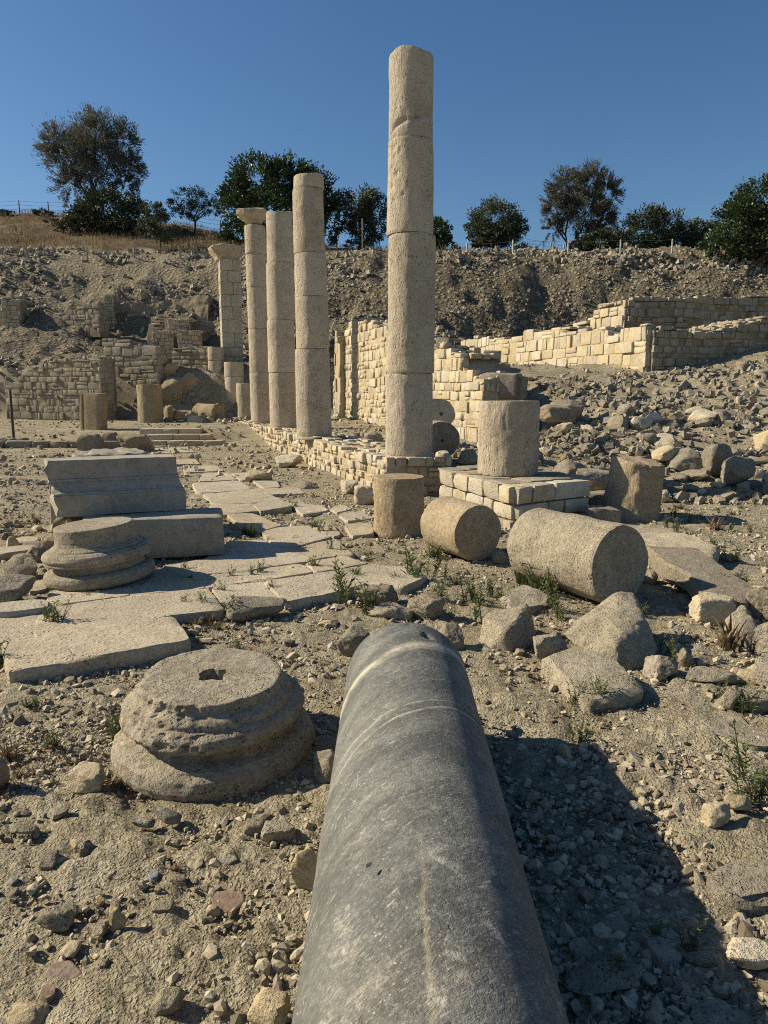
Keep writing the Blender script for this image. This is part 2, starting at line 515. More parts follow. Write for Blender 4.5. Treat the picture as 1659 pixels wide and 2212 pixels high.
def column_marble():
    """dark grey marble of the fallen shaft: flecks drawn out along slanted bedding, pale bands, scratches"""
    m, nt, b = new_mat('dark_grey_marble')
    k = NB(nt)
    p = k.n('ShaderNodeTexCoord').outputs['Object']          # shaft axis = local Z, far end up
    sep = k.n('ShaderNodeSeparateXYZ')
    k.l(p, sep.inputs[0])
    X, Y, Z = sep.outputs
    warp = k.math('MULTIPLY', k.math('SUBTRACT', k.noise(p, 2.2, 4, .6), .5), .12)
    bed = k.math('ADD', k.math('ADD', Z, k.math('MULTIPLY', X, .72)), warp)    # slanted bedding coordinate
    comb = k.n('ShaderNodeCombineXYZ')
    k.l(k.math('MULTIPLY', X, 1.0), comb.inputs[0]); k.l(k.math('MULTIPLY', Y, 1.0), comb.inputs[1]); k.l(k.math('MULTIPLY', bed, 2.6), comb.inputs[2])
    q = comb.outputs[0]
    base = k.ramp(k.noise(q, 2.4, 5, .65), [(.3, (.070, .073, .067)), (.5, (.125, .127, .115)), (.7, (.20, .198, .175))])
    brown = k.ramp(k.noise(p, 2.7, 4, .6), [(.52, 0.0), (.72, .3)])
    col = k.mix(brown, base, (.20, .172, .128))
    wig = k.math('MULTIPLY', k.math('SUBTRACT', k.noise(p, 9.0, 4, .7), .5), .035)
    bed2 = k.math('ADD', bed, wig)
    def band(z0, w, s, cut=.5):
        d = k.math('ABSOLUTE', k.math('SUBTRACT', bed2, z0))
        brk = k.ramp(k.noise(k.mapping(p, (1, 1, 1), loc=(z0 * 7, 0, 0)), 4.5, 4, .7), [(cut - .12, 0.0), (cut + .1, s)])
        return k.math('MULTIPLY', k.ramp(k.math('DIVIDE', d, w), [(.1, 1.0), (1.0, 0.0)]), brk)
    for z0, w, s_, cut in ((2.02, .05, 1.0, .34), (1.97, .02, .6, .45), (1.43, .009, .6, .44), (1.36, .013, .8, .40), (1.12, .007, .45, .52), (.82, .006, .45, .50), (.30, .010, .4, .52), (1.62, .006, .35, .55)):
        col = k.mix(band(z0, w, s_, cut), col, (.50, .45, .345))
    # drawn out flecks, coarse and fine
    fl = k.math('MULTIPLY', k.ramp(k.voro(q, 15.0), [(.08, 1.0), (.24, 0.0)]), k.ramp(k.noise(q, 4.0, 4, .7), [(.46, 0.0), (.64, .9)]))
    col = k.mix(fl, col, (.43, .415, .365))
    fl2 = k.math('MULTIPLY', k.ramp(k.voro(q, 48.0), [(.10, 1.0), (.30, 0.0)]), k.ramp(k.noise(p, 5.0, 4, .7), [(.48, 0.0), (.66, .75)]))
    col = k.mix(fl2, col, (.45, .43, .38))
    gr = k.noise(q, 60, 4, .8)
    col = k.mix(k.ramp(gr, [(.55, 0.0), (.68, .65)]), col, (.36, .35, .315))
    gi = k.noise(p, 75, 5, .8)
    col = k.mix(k.ramp(gi, [(.57, 0.0), (.70, .8)]), col, (.40, .385, .34))
    sp = k.math('MULTIPLY', k.ramp(k.voro(p, 62.0), [(.10, 1.0), (.2, 0.0)]), k.ramp(k.noise(p, 7.0, 4, .7), [(.44, 0.0), (.6, .85)]))
    col = k.mix(sp, col, (.50, .48, .43))
    col = k.mix(k.ramp(gi, [(.30, .7), (.44, 0.0)]), col, (.04, .04, .037))
    mot = k.noise(p, 5.5, 5, .7, .4)
    col = k.mix(k.ramp(mot, [(.36, .6), (.5, 0.0)]), col, (.075, .076, .07))
    col = k.mix(k.ramp(mot, [(.56, 0.0), (.72, .35)]), col, (.30, .28, .235))
    col = k.mix(k.ramp(gr, [(.32, .7), (.47, 0.0)]), col, (.05, .049, .045))
    # thin rust-coloured streak on the near half of the top, blotches of encrustation
    sx = k.math('ABSOLUTE', k.math('ADD', k.math('SUBTRACT', X, .012), k.math('MULTIPLY', k.math('SUBTRACT', k.noise(p, 6, 5, .7), .5), .055)))
    streak = k.math('MULTIPLY', k.ramp(k.math('MULTIPLY', sx, 60.0), [(.1, .6), (.62, 0.0)]), k.ramp(k.math('MULTIPLY', Z, 1.0), [(.50, 1.0), (.72, 0.0)]))
    streak = k.math('MULTIPLY', streak, k.ramp(k.noise(p, 7.0, 3, .6), [(.3, .3), (.6, 1.0)]))
    col = k.mix(streak, col, (.36, .31, .20))
    blot = k.math('MULTIPLY', k.ramp(k.noise(p, 11.0, 6, .75), [(.57, 0.0), (.70, .8)]), k.ramp(k.math('MULTIPLY', Z, .5), [(.2, 1.0), (.62, .10)]))
    col = k.mix(blot, col, (.46, .43, .355))
    scr = k.ramp(k.noise(k.mapping(p, (60, 60, 3.0), (.3, .2, .5)), 1.0, 2, .5), [(.74, 0.0), (.78, .35)])
    scr = k.math('MULTIPLY', scr, k.ramp(k.noise(p, 3.3, 2), [(.5, 0.0), (.6, 1.0)]))
    col = k.mix(scr, col, (.42, .40, .36))
    k.l(col, b.inputs['Base Color'])
    k.l(k.ramp(k.noise(p, 14, 4, .7), [(.3, .55), (.7, .8)]), b.inputs['Roughness'])
    b.inputs['Specular IOR Level'].default_value = .3
    h = k.math('ADD', k.noise(p, 30, 5, .7), k.math('MULTIPLY', fl2, .3))
    h = k.math('ADD', h, k.math('MULTIPLY', k.noise(p, 170, 3, .7), .45))
    chp = k.ramp(k.noise(p, 24, 3, .6), [(.66, 0.0), (.72, 1.0)])
    h = k.math('SUBTRACT', h, k.math('MULTIPLY', chp, .5))
    k.l(k.bump(h, .8, .007), b.inputs['Normal'])
    return m
DARK_MARBLE = column_marble()

def plain(name, col, rough=.7, vary=.0, nscale=8.0, spec=.3, metal=0.0, bump=0.0):
    m, nt, b = new_mat(name)
    k = NB(nt)
    pos = k.n('ShaderNodeNewGeometry').outputs['Position']
    n = k.noise(pos, nscale, 4, .65)
    c = k.ramp(n, [(.3, tuple(x * (1 - vary) for x in col)), (.7, tuple(min(1, x * (1 + vary)) for x in col))])
    k.l(c, b.inputs['Base Color'])
    b.inputs['Roughness'].default_value = rough
    b.inputs['Specular IOR Level'].default_value = spec
    b.inputs['Metallic'].default_value = metal
    if bump:
        k.l(k.bump(n, .6, bump), b.inputs['Normal'])
    return m

def leaf_mat(name, dark, light, trans=.25, rough=.6):
    m, nt, b = new_mat(name)
    k = NB(nt)
    t = k.n('ShaderNodeAttribute', attribute_name='tint').outputs['Fac']
    oi = k.n('ShaderNodeObjectInfo').outputs['Random']
    f = k.math('ADD', t, k.math('MULTIPLY', k.math('SUBTRACT', oi, .5), .25))
    c = k.ramp(f, [(0.0, dark), (1.0, light)])
    k.l(c, b.inputs['Base Color'])
    b.inputs['Roughness'].default_value = rough
    b.inputs['Specular IOR Level'].default_value = .3
    tr = k.n('ShaderNodeBsdfTranslucent')
    k.l(c, tr.inputs[0])
    mx = k.n('ShaderNodeMixShader')
    mx.inputs[0].default_value = trans
    out = [x for x in nt.nodes if x.type == 'OUTPUT_MATERIAL'][0]
    k.l(b.outputs[0], mx.inputs[1]); k.l(tr.outputs[0], mx.inputs[2]); k.l(mx.outputs[0], out.inputs[0])
    return m
LEAF_CAROB = leaf_mat('carob_leaves', (.016, .03, .013), (.085, .125, .045), .12, .45)
LEAF_OLIVE = leaf_mat('olive_leaves', (.035, .048, .026), (.11, .135, .07), .18)
LEAF_BUSH = leaf_mat('lentisk_leaves', (.02, .03, .015), (.095, .115, .055), .15)
LEAF_TAM = leaf_mat('tamarisk_leaves', (.062, .066, .05), (.16, .16, .125), .25, .8)
LEAF_WEED = leaf_mat('weed_leaves', (.05, .07, .026), (.15, .17, .07), .3)
LEAF_DRY = leaf_mat('dry_grass', (.10, .07, .038), (.26, .195, .11), .25, .85)
BARK = plain('bark', (.075, .06, .045), .9, .35, 9, .1, 0, .03)
WOOD = plain('dark_wood', (.075, .055, .04), .8, .3, 12, .2)
POST_WHITE = plain('white_post_paint', (.42, .40, .36), .7, .12, 6)
POST_WOOD = plain('weathered_post_wood', (.24, .20, .155), .85, .2, 12)
IRON = plain('dark_iron', (.06, .055, .05), .7, .3, 12, .4)
WIRE = plain('galvanised_wire', (.20, .20, .20), .5, .1, 5, .5, .6)
# ------------------------------------------------------------------ terrain
def row_x(y):                    # line of the colonnade axis
    return .41 - .32 * (y - 12.6)

def base_height(x, y):
    x = np.asarray(x, dtype=np.float64); y = np.asarray(y, dtype=np.float64)
    q = x - row_x(y)
    # court on the left of the podium, upper landing behind the steps
    court = lerp(.5 * ss(21.5, 30, y), .5 * ss(24.55, 24.75, y), ss(-8.4, -7.9, x) * (1 - ss(-6.2, -4.0, x)))
    # strip behind the podium and the stony rise on the right
    inner = .42 * ss(11.5, 14.0, y) + .25 * ss(15, 30, y)
    rise = np.clip((y - 11.6) / 9.4, 0, 1.25) * 2.0 + .12 * np.clip(x - 7.0, 0, 6) * ss(12, 20, y)
    qs = 1.7 * ss(16.2, 17.6, y)
    right = lerp(inner, rise, ss(2.6, 5.2, q - qs))
    near = ss(8.6, 10.5, y)
    z = lerp(court, right * near, ss(.3, .9, q))
    # terraces behind wall B
    # excavation bank and hill
    wl = ss(4.0, -2.0, q)        # 1 on the left hillside, 0 on the right bank
    yb0 = lerp(34.5, 33.8, wl); zb0 = lerp(3.4, 2.7, wl)
    yb1 = lerp(45.0, 50.5, ss(2.0, -7.0, x)); zb1 = lerp(9.75, 10.8, ss(2.0, -7.0, x))
    t = np.clip((y - yb0) / (yb1 - yb0), 0, 1)
    prof_r = .12 * t + .88 * ss(.0, 1.0, t) * .55 + .88 * .45 * t
    prof_l = np.interp(y, [33.8, 34.6, 37.5, 41.0, 43.0, 46.0, 50.5], [0, .0, .06, .22, .32, .62, 1.0])
    prof_l = lerp(prof_l, t, ss(-13, -22, x) * .6)
    bank = zb0 + (zb1 - zb0) * lerp(prof_r, prof_l, wl)
    k = lerp(.19, .335, ss(-3, -24, x)) * 1.0
    yc = lerp(60.0, 72.0, ss(-3, -24, x))
    top = zb1 + k * (np.minimum(y, yc) - yb1) - .10 * np.clip(y - yc, 0, 1e9) - .0016 * np.clip(y - yc, 0, 60) ** 2
    hill = np.where(y < yb1, bank, top)
    hill = np.maximum(hill, -3.0)
    st_ = ss(-.6, .6, y - yb0)
    # right flank: the bank comes nearer
    z = lerp(z, hill, st_)
    return z

def rough_amp(x, y):
    """0 on the court, 1 on the excavation bank"""
    return ss(32.5, 36, y) * (1 - .75 * ss(44, 53, y))

def H(x, y):
    x = np.atleast_1d(np.asarray(x, dtype=np.float64)); y = np.atleast_1d(np.asarray(y, dtype=np.float64))
    z = base_height(x, y)
    P = np.stack([x, y, np.zeros_like(x)], -1)
    z = z + .022 * fbm(P * .8, 3, 11)
    ra = rough_amp(x, y)
    z = z + ra * (.42 * fbm(P * .33, 3, 21) + .16 * ridged(P * .6, 2, 31) - .1 + .16 * fbm(P * 1.5, 3, 35))
    # hollow dug into the right bank
    z = z - 1.6 * np.exp(-(((x - 8.5) / 2.6) ** 2 + ((y - 38.5) / 1.7) ** 2))
    z = z - 1.0 * np.exp(-(((x - 4.6) / 1.6) ** 2 + ((y - 37.5) / 1.3) ** 2))
    z = z + ss(50, 58, y) * .30 * fbm(P * .18, 3, 41)
    q = x - row_x(y)
    z = z + ss(1.2, 3, q) * ss(10.5, 13, y) * (1 - ss(31, 34, y)) * (.05 * fbm(P * .9, 3, 51) + .05 * fbm(P * 2.6, 3, 53))
    nb = np.where((y < 13) & (y > 3.5) & (x < 2) & (x > -6.5))[0]
    if len(nb):
        z[nb] = z[nb] + .020 * in_paving(x[nb], y[nb])
    return z

def z1(x, y): return (x * .3333, 883.3 + y * .3333)
def z2(x, y): return (460.8 + x * .3333, 921.7 + y * .3333)
def z3(x, y): return (921.7 + x * .4444, 960 + y * .4444)
Z1 = lambda *p: [z1(*q) for q in p]
Z2 = lambda *p: [z2(*q) for q in p]
def gnd(pts, z): return [at_z(x, y, z)[:2] for x, y in pts]
PAV_EDGE = np.array(gnd(Z1((-220, 1500), (60, 1640), (760, 1530), (1190, 1465), (1120, 1350), (1420, 1300), (1340, 1180))
                        + Z2((470, 1105), (985, 995), (1335, 965), (1000, 890), (890, 830), (765, 722), (600, 648), (435, 640), (495, 510), (380, 445), (240, 402), (160, 355), (-120, 370))
                        + Z1((1000, 960), (470, 1020), (330, 1190), (0, 1260), (-220, 1340)), .03))
def in_paving(x, y):
    """1 on the earth bed between the paving slabs, fading out at its edge"""
    ins = np.zeros(len(x), bool); dm = np.full(len(x), 9.0)
    for (ax, ay), (bx, by) in zip(PAV_EDGE, np.roll(PAV_EDGE, -1, 0)):
        c = ((ay > y) != (by > y)) & (x < (bx - ax) * (y - ay) / (by - ay + 1e-12) + ax)
        ins ^= c
        t = np.clip(((x - ax) * (bx - ax) + (y - ay) * (by - ay)) / ((bx - ax) ** 2 + (by - ay) ** 2 + 1e-12), 0, 1)
        dm = np.minimum(dm, np.hypot(x - ax - t * (bx - ax), y - ay - t * (by - ay)))
    return np.where(ins, ss(0, .10, dm), 0.0)

def hz(x, y):
    return float(H(x, y)[0])

def build_ground():
    a1 = np.linspace(-38, 38, 380)
    a2 = np.concatenate([np.linspace(-180, -40, 34), a1, np.linspace(40, 180, 34)[:-1]])
    r = np.concatenate([np.geomspace(.45, 10, 280), np.geomspace(10, 60, 190)[1:], np.geomspace(60, 95, 36)[1:], np.geomspace(95, 900, 22)[1:]])
    A, R = np.meshgrid(np.radians(a2), r, indexing='xy')
    x = (R * np.sin(A)).ravel(); y = (R * np.cos(A)).ravel()
    z = H(x, y)
    P = np.stack([x, y, np.zeros_like(x)], -1)
    d = np.hypot(x, y)
    nearw = 1 - ss(7, 14, d)
    idx = np.where(nearw > 0)[0]
    Pn = P[idx]
    lumps = .017 * fbm(Pn * 5, 3, 61) + .010 * fbm(Pn * 22, 2, 71) + .016 * np.clip(fbm(Pn * 11, 2, 81), 0, 1)
    z[idx] += nearw[idx] * lumps
    dry = np.clip(ss(50.2, 53.0, y + 1.6 * fbm(P * .5, 2, 91)) , 0, 1)
    V = np.stack([x, y, z], -1)
    F = grid_faces(len(r), len(a2), wrap=True)[:, ::-1]
    bank = ss(33.5, 35.5, y) * (1 - ss(49, 52, y)) * np.clip(1.0 - .35 * ss(46, 50, y), 0, 1) * (1 - .28 * ss(3.0, -4.0, x - row_x(y)))
    me = mesh('ground', V, F, GROUND, True, tint=dry, attrs={'bank': bank})
    o = kind(ob('ground', me), 'structure')
    return o
build_ground()

# ------------------------------------------------------------------ gravel: one uncountable mass
def pebble_shapes(n, seed0):
    out = []
    for i in range(n):
        V, F = rock_shape(1, seed0 + i, n=7, p=30, noise=.16, fine=.0, chips=0)
        out.append(V)
    return np.array(out), F
PEB, PEBF = pebble_shapes(24, 900)
def chip_shapes(n, seed0):
    """angular chips: crooked little blocks of twelve triangles"""
    g = np.random.default_rng(seed0)
    B = np.array([[x, y, z] for x in (-1, 1) for y in (-1, 1) for z in (-1, 1)], float)
    Q = [[0, 1, 3, 2], [4, 6, 7, 5], [0, 4, 5, 1], [2, 3, 7, 6], [0, 2, 6, 4], [1, 5, 7, 3]]
    F = np.array([[q[0], q[1], q[2]] for q in Q] + [[q[0], q[2], q[3]] for q in Q])
    out = []
    for i in range(n):
        V = B * g.uniform(.45, 1.0, (8, 3))
        R = Euler(g.uniform(-.5, .5, 3)).to_matrix()
        out.append(V @ np.array(R).T)
    return np.array(out), F
CHIP, CHIPF = chip_shapes(40, 77)
def shard_shapes(n, seed0):
    """splinters: lopsided double pyramids of six triangles"""
    g = np.random.default_rng(seed0)
    B = np.array([[1, 0, 0], [-.5, .87, 0], [-.5, -.87, 0], [0, 0, 1], [0, 0, -1.]])
    F = np.array([[0, 1, 3], [1, 2, 3], [2, 0, 3], [1, 0, 4], [2, 1, 4], [0, 2, 4]])
    return np.array([B * g.uniform(.55, 1.0, (5, 3)) + g.normal(0, .12, (5, 3)) for _ in range(n)]), F
SHARD, SHARDF = shard_shapes(40, 78)
def scatter_mass(name, X, Y, S, mat, sink=.3, flat=(.45, .95), tints=None, seed=3, zs=None, chips=False):
    g = np.random.default_rng(seed)
    n = len(X)
    Z = H(X, Y) if zs is None else zs
    lib, libf = {False: (PEB, PEBF), True: (CHIP, CHIPF), 'shard': (SHARD, SHARDF)}[chips]
    sh = lib[g.integers(0, len(lib), n)]
    sc = np.stack([S * g.uniform(.7, 1.25, n), S * g.uniform(.6, 1.0, n), S * g.uniform(*flat, n)], -1)
    P = sh * sc[:, None, :]
    ax = g.normal(0, .28, (n, 2))
    P = P + np.stack([np.zeros_like(P[..., 0]), np.zeros_like(P[..., 0]), P[..., 0] * ax[:, :1] + P[..., 1] * ax[:, 1:]], -1)
    a = g.uniform(0, 2 * math.pi, n)
    c, s = np.cos(a)[:, None], np.sin(a)[:, None]
    P = np.stack([P[..., 0] * c - P[..., 1] * s, P[..., 0] * s + P[..., 1] * c, P[..., 2]], -1)
    P = P + np.stack([X, Y, Z + sc[:, 2] * (1 - 2 * sink)], -1)[:, None, :]
    nv = P.shape[1]
    F = (libf[None] + (np.arange(n) * nv)[:, None, None]).reshape(-1, 3)
    t = np.repeat(g.uniform(0, 1, n) if tints is None else tints, nv)
    me = mesh(name, P.reshape(-1, 3), F, mat, False, tint=t)
    return kind(ob(name, me), 'stuff')

def build_gravel():
    g = np.random.default_rng(17)
    X, Y, S = [], [], []
    def fan(n, r0, r1, s0, s1, half=34, patch=.0, k=2.6):
        r = r0 * (r1 / r0) ** g.uniform(0, 1, n)
        a = np.radians(g.uniform(-half, half, n))
        x, y = r * np.sin(a), r * np.cos(a)
        if patch:
            keep = fbm(np.stack([x, y, 0 * x], -1) * 1.1, 3, 131) > g.uniform(-1.0, patch, n)
            x, y = x[keep], y[keep]
        s = s0 * (s1 / s0) ** (g.uniform(0, 1, len(x)) ** k)
        X.append(x); Y.append(y); S.append(s)
    def ok(X, Y, S):
        q = X - row_x(Y)
        keep = ~((np.abs(q) < .75) & (Y > 11.7) & (Y < 35)) & (Y < 33.5)
        co = (X > .3) & (X < 1.3) & (Y < 3.3)
        return X[keep], Y[keep], np.where(co, S * 1.25, S)[keep]
    fan(30000, .95, 3.8, .0030, .015, 37, patch=.9, k=2.2)
    fan(14000, 3.2, 9, .005, .022, 33, patch=.5)
    fan(13000, 8, 16, .008, .04, 31, patch=.6)
    fan(9500, 15, 34, .016, .085, 29, patch=.5)
    x, y, s = ok(*map(np.concatenate, (X, Y, S)))
    scatter_mass('gravel', x, y, s, GRAVEL, .25, seed=5, chips=True)
    n = 12000
    ry = g.uniform(11, 21.5, n); rx = g.uniform(2.4, 12, n)
    qq = rx - row_x(ry)
    dn = fbm(np.stack([rx, ry, 0 * rx], -1) * .55, 3, 77)
    kk = (rx < .56 * ry) & (qq > 2.0) & (dn > g.uniform(-.9, .5, n)) & (rx > 2.4 - .32 * (ry - 17.5))
    rx, ry = rx[kk], ry[kk]
    scatter_mass('rubble', rx, ry, .02 * 6.5 ** (g.uniform(0, 1, len(rx)) ** 2.0), ROCK, .22, (.5, 1.0), g.uniform(0, .9, len(rx)), seed=8, chips=True)
    X.clear(); Y.clear(); S.clear()
    fan(30000, .95, 4, .003, .009, 37, patch=1.0, k=1.5)
    fan(34000, 3.2, 9.5, .005, .013, 33, patch=1.0, k=1.5)
    fan(20000, 8.5, 26, .010, .03, 30, patch=.9, k=1.5)
    x, y, s = ok(*map(np.concatenate, (X, Y, S)))
    pv = np.zeros(len(x)); nb = (y < 13) & (y > 3.5) & (x < 2)
    pv[nb] = in_paving(x[nb], y[nb])
    kk = pv < g.uniform(.3, 1.05, len(x))
    scatter_mass('grit', x[kk], y[kk], s[kk], GRAVEL, .2, seed=25, chips='shard')
    X.clear(); Y.clear(); S.clear()
    fan(8500, .95, 4.5, .006, .026, 37, patch=.45, k=2.0)
    fan(3500, 4, 12, .010, .04, 32, patch=.4, k=2.0)
    x, y, s = ok(*map(np.concatenate, (X, Y, S)))
    scatter_mass('pebbles', x, y, s, GRAVEL, .28, seed=15)
    # loose rubble lying on the excavation bank
    n = 84000
    x = g.uniform(-30, 30, n); y = 33.6 + 17.5 * g.uniform(0, 1, n)
    m = (np.abs(x) < y * .56) & ~((x < -4) & (y > 51.0))
    m &= ~((y > 46.4) & (x > -6) & (g.uniform(0, 1, n) > .12))
    dens = fbm(np.stack([x, y, 0 * x], -1) * .4, 3, 141)
    dens = dens + .55 * fbm(np.stack([x * .22, y * 1.1, 0 * x], -1), 3, 147)
    m &= dens > g.uniform(-.7, .5, n)
    lq = ss(2.0, -3.0, x - row_x(y) + 0 * y)
    m &= g.uniform(0, 1, n) > .40 * lq * (.6 + .8 * (fbm(np.stack([x, y * 1.6, 0 * x], -1) * .5, 2, 143) < .1))
    x, y = x[m], y[m]
    s = .025 * 7.5 ** (g.uniform(0, 1, len(x)) ** 3.0)
    s = s * np.where((y > 37.5) & (y < 42.5), .62, 1.0) * np.where(y > 43.5, 1.15, 1.0)
    t = g.uniform(0, .9, len(x))
    scatter_mass('rubble', x, y, s, ROCK_FAR, .22, (.5, 1.0), t, seed=6, chips=True)
build_gravel()

# ------------------------------------------------------------------ masonry
def block(name, parent, c, size, mat, i, rz=0., rx=0., ry=0., sub=3, flavour='block'):
    """one dressed or rough block as a part, sharing a library mesh"""
    return ob(name, rock_lib(i % 14, sub, mat, flavour), parent, c, (rx, ry, rz), (size[0] / 2, size[1] / 2, size[2] / 2))

_cubeV = np.array([[x, y, z] for x in (-1, 1) for y in (-1, 1) for z in (-1, 1)], dtype=float)
def bevel_block(seed):
    return cut_block(700 + seed, n=2, warp=.11, bevel=.07, noise=.03, chips=4)
BLK = np.array([bevel_block(i)[0] for i in range(12)])
BLKF = bevel_block(0)[1]

def joined_blocks(name, parent, items, mat, seed=0):
    """items: (centre, size, rz) -> one mesh of many small stones (kind stuff)"""
    if not items:
        return None
    g = np.random.default_rng(seed)
    Vs = []
    for k, (c, s, rz) in enumerate(items):
        P = BLK[g.integers(0, len(BLK))] * (np.array(s) / 2)
        co, si = math.cos(rz), math.sin(rz)
        Vs.append(np.stack([P[:, 0] * co - P[:, 1] * si, P[:, 0] * si + P[:, 1] * co, P[:, 2]], -1) + np.array(c))
    nv = BLK.shape[1]
    F = (BLKF[None] + (np.arange(len(items)) * nv)[:, None, None]).reshape(-1, 3)
    t = np.repeat(g.uniform(0, 1, len(items)), nv)
    return kind(ob(name, mesh(name, np.concatenate(Vs), F, mat, True, tint=t), parent), 'stuff')

def interp(prof, t):
    xs, zs = zip(*prof)
    return float(np.interp(t, xs, zs))

def face_layout(L, base, prof, hr, wr, g, split=.32, wob=.05):
    """rubble-coursed face: list of (s0, s1, z0, z1) in face coordinates"""
    out = []
    ztop = max(z for _, z in prof)
    rag = hr[1] * .45
    z = base
    sd = int(g.integers(0, 9999))
    while z < ztop:
        h = g.uniform(*hr)
        s = -g.uniform(0, wr[0] * .5)
        while s < L:
            w = g.uniform(*wr) * (1.0 if g.uniform() < .7 else g.uniform(.35, .6))
            s0, s1 = max(s, 0), min(s + w, L)
            s += w
            if s1 - s0 < .05:
                continue
            mid = (s0 + s1) / 2
            zo = wob * vn(np.array([[mid * .7, z * .5, sd * .37]]), 5)[0]
            top = interp(prof, mid) + rag * vn(np.array([[mid * 1.1, 7.7, sd * .37]]), 9)[0]
            z0, z1 = z + zo, z + h + zo
            if z1 > top + h * .35:
                if z0 < top - .04:
                    z1 = min(z1, top + .02)
                else:
                    continue
            if g.uniform() < split and (s1 - s0) > wr[0] * .9:
                c = g.uniform(.35, .65)
                if g.uniform() < .5:
                    zc = z0 + (z1 - z0) * c
                    out += [(s0, s1, z0, zc), (s0, s1, zc, z1)]
                else:
                    sc = s0 + (s1 - s0) * c
                    out += [(s0, sc, z0, z1), (sc, s1, z0, z1)]
            else:
                out.append((s0, s1, z0, z1))
        z += h
    return out

def build_wall(name, label, cat, p0, direc, L, thick, base, prof, mat, mortar, hr=(.16, .28), wr=(.22, .5), seed=1,
               end0=True, end1=False, joint=.014, proud=.03, cap=True, max_parts=300, group=None, bury=.3, far=False, near_key=None, depth=.24):
    """rubble wall: p0 = outer corner of the visible face, direc = unit vector along it; thickness goes to the right of direc.
    prof = [(distance, top height)]; every stone that shows is a part, the smallest of a long wall are joined."""
    g = np.random.default_rng(seed)
    d = np.array(direc, float); d /= np.linalg.norm(d)
    n_in = np.array([d[1], -d[0]])                 # into the wall
    O = np.array([p0[0], p0[1], base])
    r = root(name, label, cat, tuple(O), group=group)
    # core
    ss_ = np.linspace(0, L, max(3, int(L / .25)))
    V, F = [], []
    for s in ss_:
        zt = interp(prof, s) - .07
        e = min(max(s, .014), L - .014)
        for off in (.014, thick - .014):
            q = np.array(p0) + d * e + n_in * off
            V += [(q[0], q[1], base - bury), (q[0], q[1], max(zt, base - bury + .02))]
    m = len(ss_)
    for i in range(m - 1):
        a, b = i * 4, i * 4 + 4
        F += [(a, b, b + 1, a + 1), (a + 2, a + 3, b + 3, b + 2), (a + 1, b + 1, b + 3, a + 3)]
    F += [(0, 1, 3, 2), ((m - 1) * 4, (m - 1) * 4 + 2, (m - 1) * 4 + 3, (m - 1) * 4 + 1)]
    ob('core', mesh('core', np.array(V) - O, np.array(F), mortar, False), r)
    items = []
    rz = math.atan2(d[1], d[0])
    def add(s0, s1, z0, z1, origin, dv, nin, rzz, dep):
        w, h = s1 - s0 - joint, z1 - z0 - joint
        if w < .03 or h < .025:
            return
        pr = (g.uniform(-.4, 1.0) + (g.uniform(.5, 1.8) if g.uniform() < .10 else 0)) * proud
        c = origin + dv * ((s0 + s1) / 2) + nin * (dep / 2 - pr)
        items.append(((c[0], c[1], (z0 + z1) / 2), (w, dep, h), rzz + g.normal(0, .015)))
    for (s0, s1, z0, z1) in face_layout(L, base - .05, prof, hr, wr, g):
        add(s0, s1, z0, z1, np.array(p0), d, n_in, rz, depth)
    for flag, s_at, sgn in ((end0, 0, 1), (end1, L, -1)):
        if flag:
            zt = interp(prof, s_at)
            pr2 = [(0, zt), (thick * .5, zt - .03), (thick, zt - .05)]
            org = np.array(p0) + d * s_at
            for (s0, s1, z0, z1) in face_layout(thick, base - .05, pr2, hr, wr, g):
                add(s0, s1, z0, z1, org, n_in, d * sgn, rz - math.pi / 2, depth)
    if cap:                                         # stones lying on the broken top
        s = 0
        while s < L:
            w = g.uniform(*wr)
            t = depth * .8
            while t < thick - .05:
                dp = g.uniform(.8, 1.3) * wr[0]
                mid = min(s + w / 2, L - .02)
                if g.uniform() < .86:
                    c = np.array(p0) + d * mid + n_in * min(t + dp / 2, thick - .08)
                    hh = g.uniform(.07, .16)
                    items.append(((c[0], c[1], interp(prof, mid) - .05 + g.uniform(-.03, .03)), (w * .95, dp, hh), rz + g.normal(0, .1)))
                t += dp
            s += w
    # order by apparent size
    def app(it):
        (c, s, _) = it
        return s[0] * s[2] / (c[0] ** 2 + c[1] ** 2)
    items.sort(key=app, reverse=True)
    items = [(np.array(c) - O, s, z) for c, s, z in items]
    for i, (c, s, z) in enumerate(items[:max_parts]):
        block('stone', r, c, s, mat, int(g.integers(0, 14)), z + (math.pi if g.uniform() < .5 else 0), g.normal(0, .02), g.normal(0, .02))
    joined_blocks('small_stones', r, items[max_parts:], mat, seed)
    return r
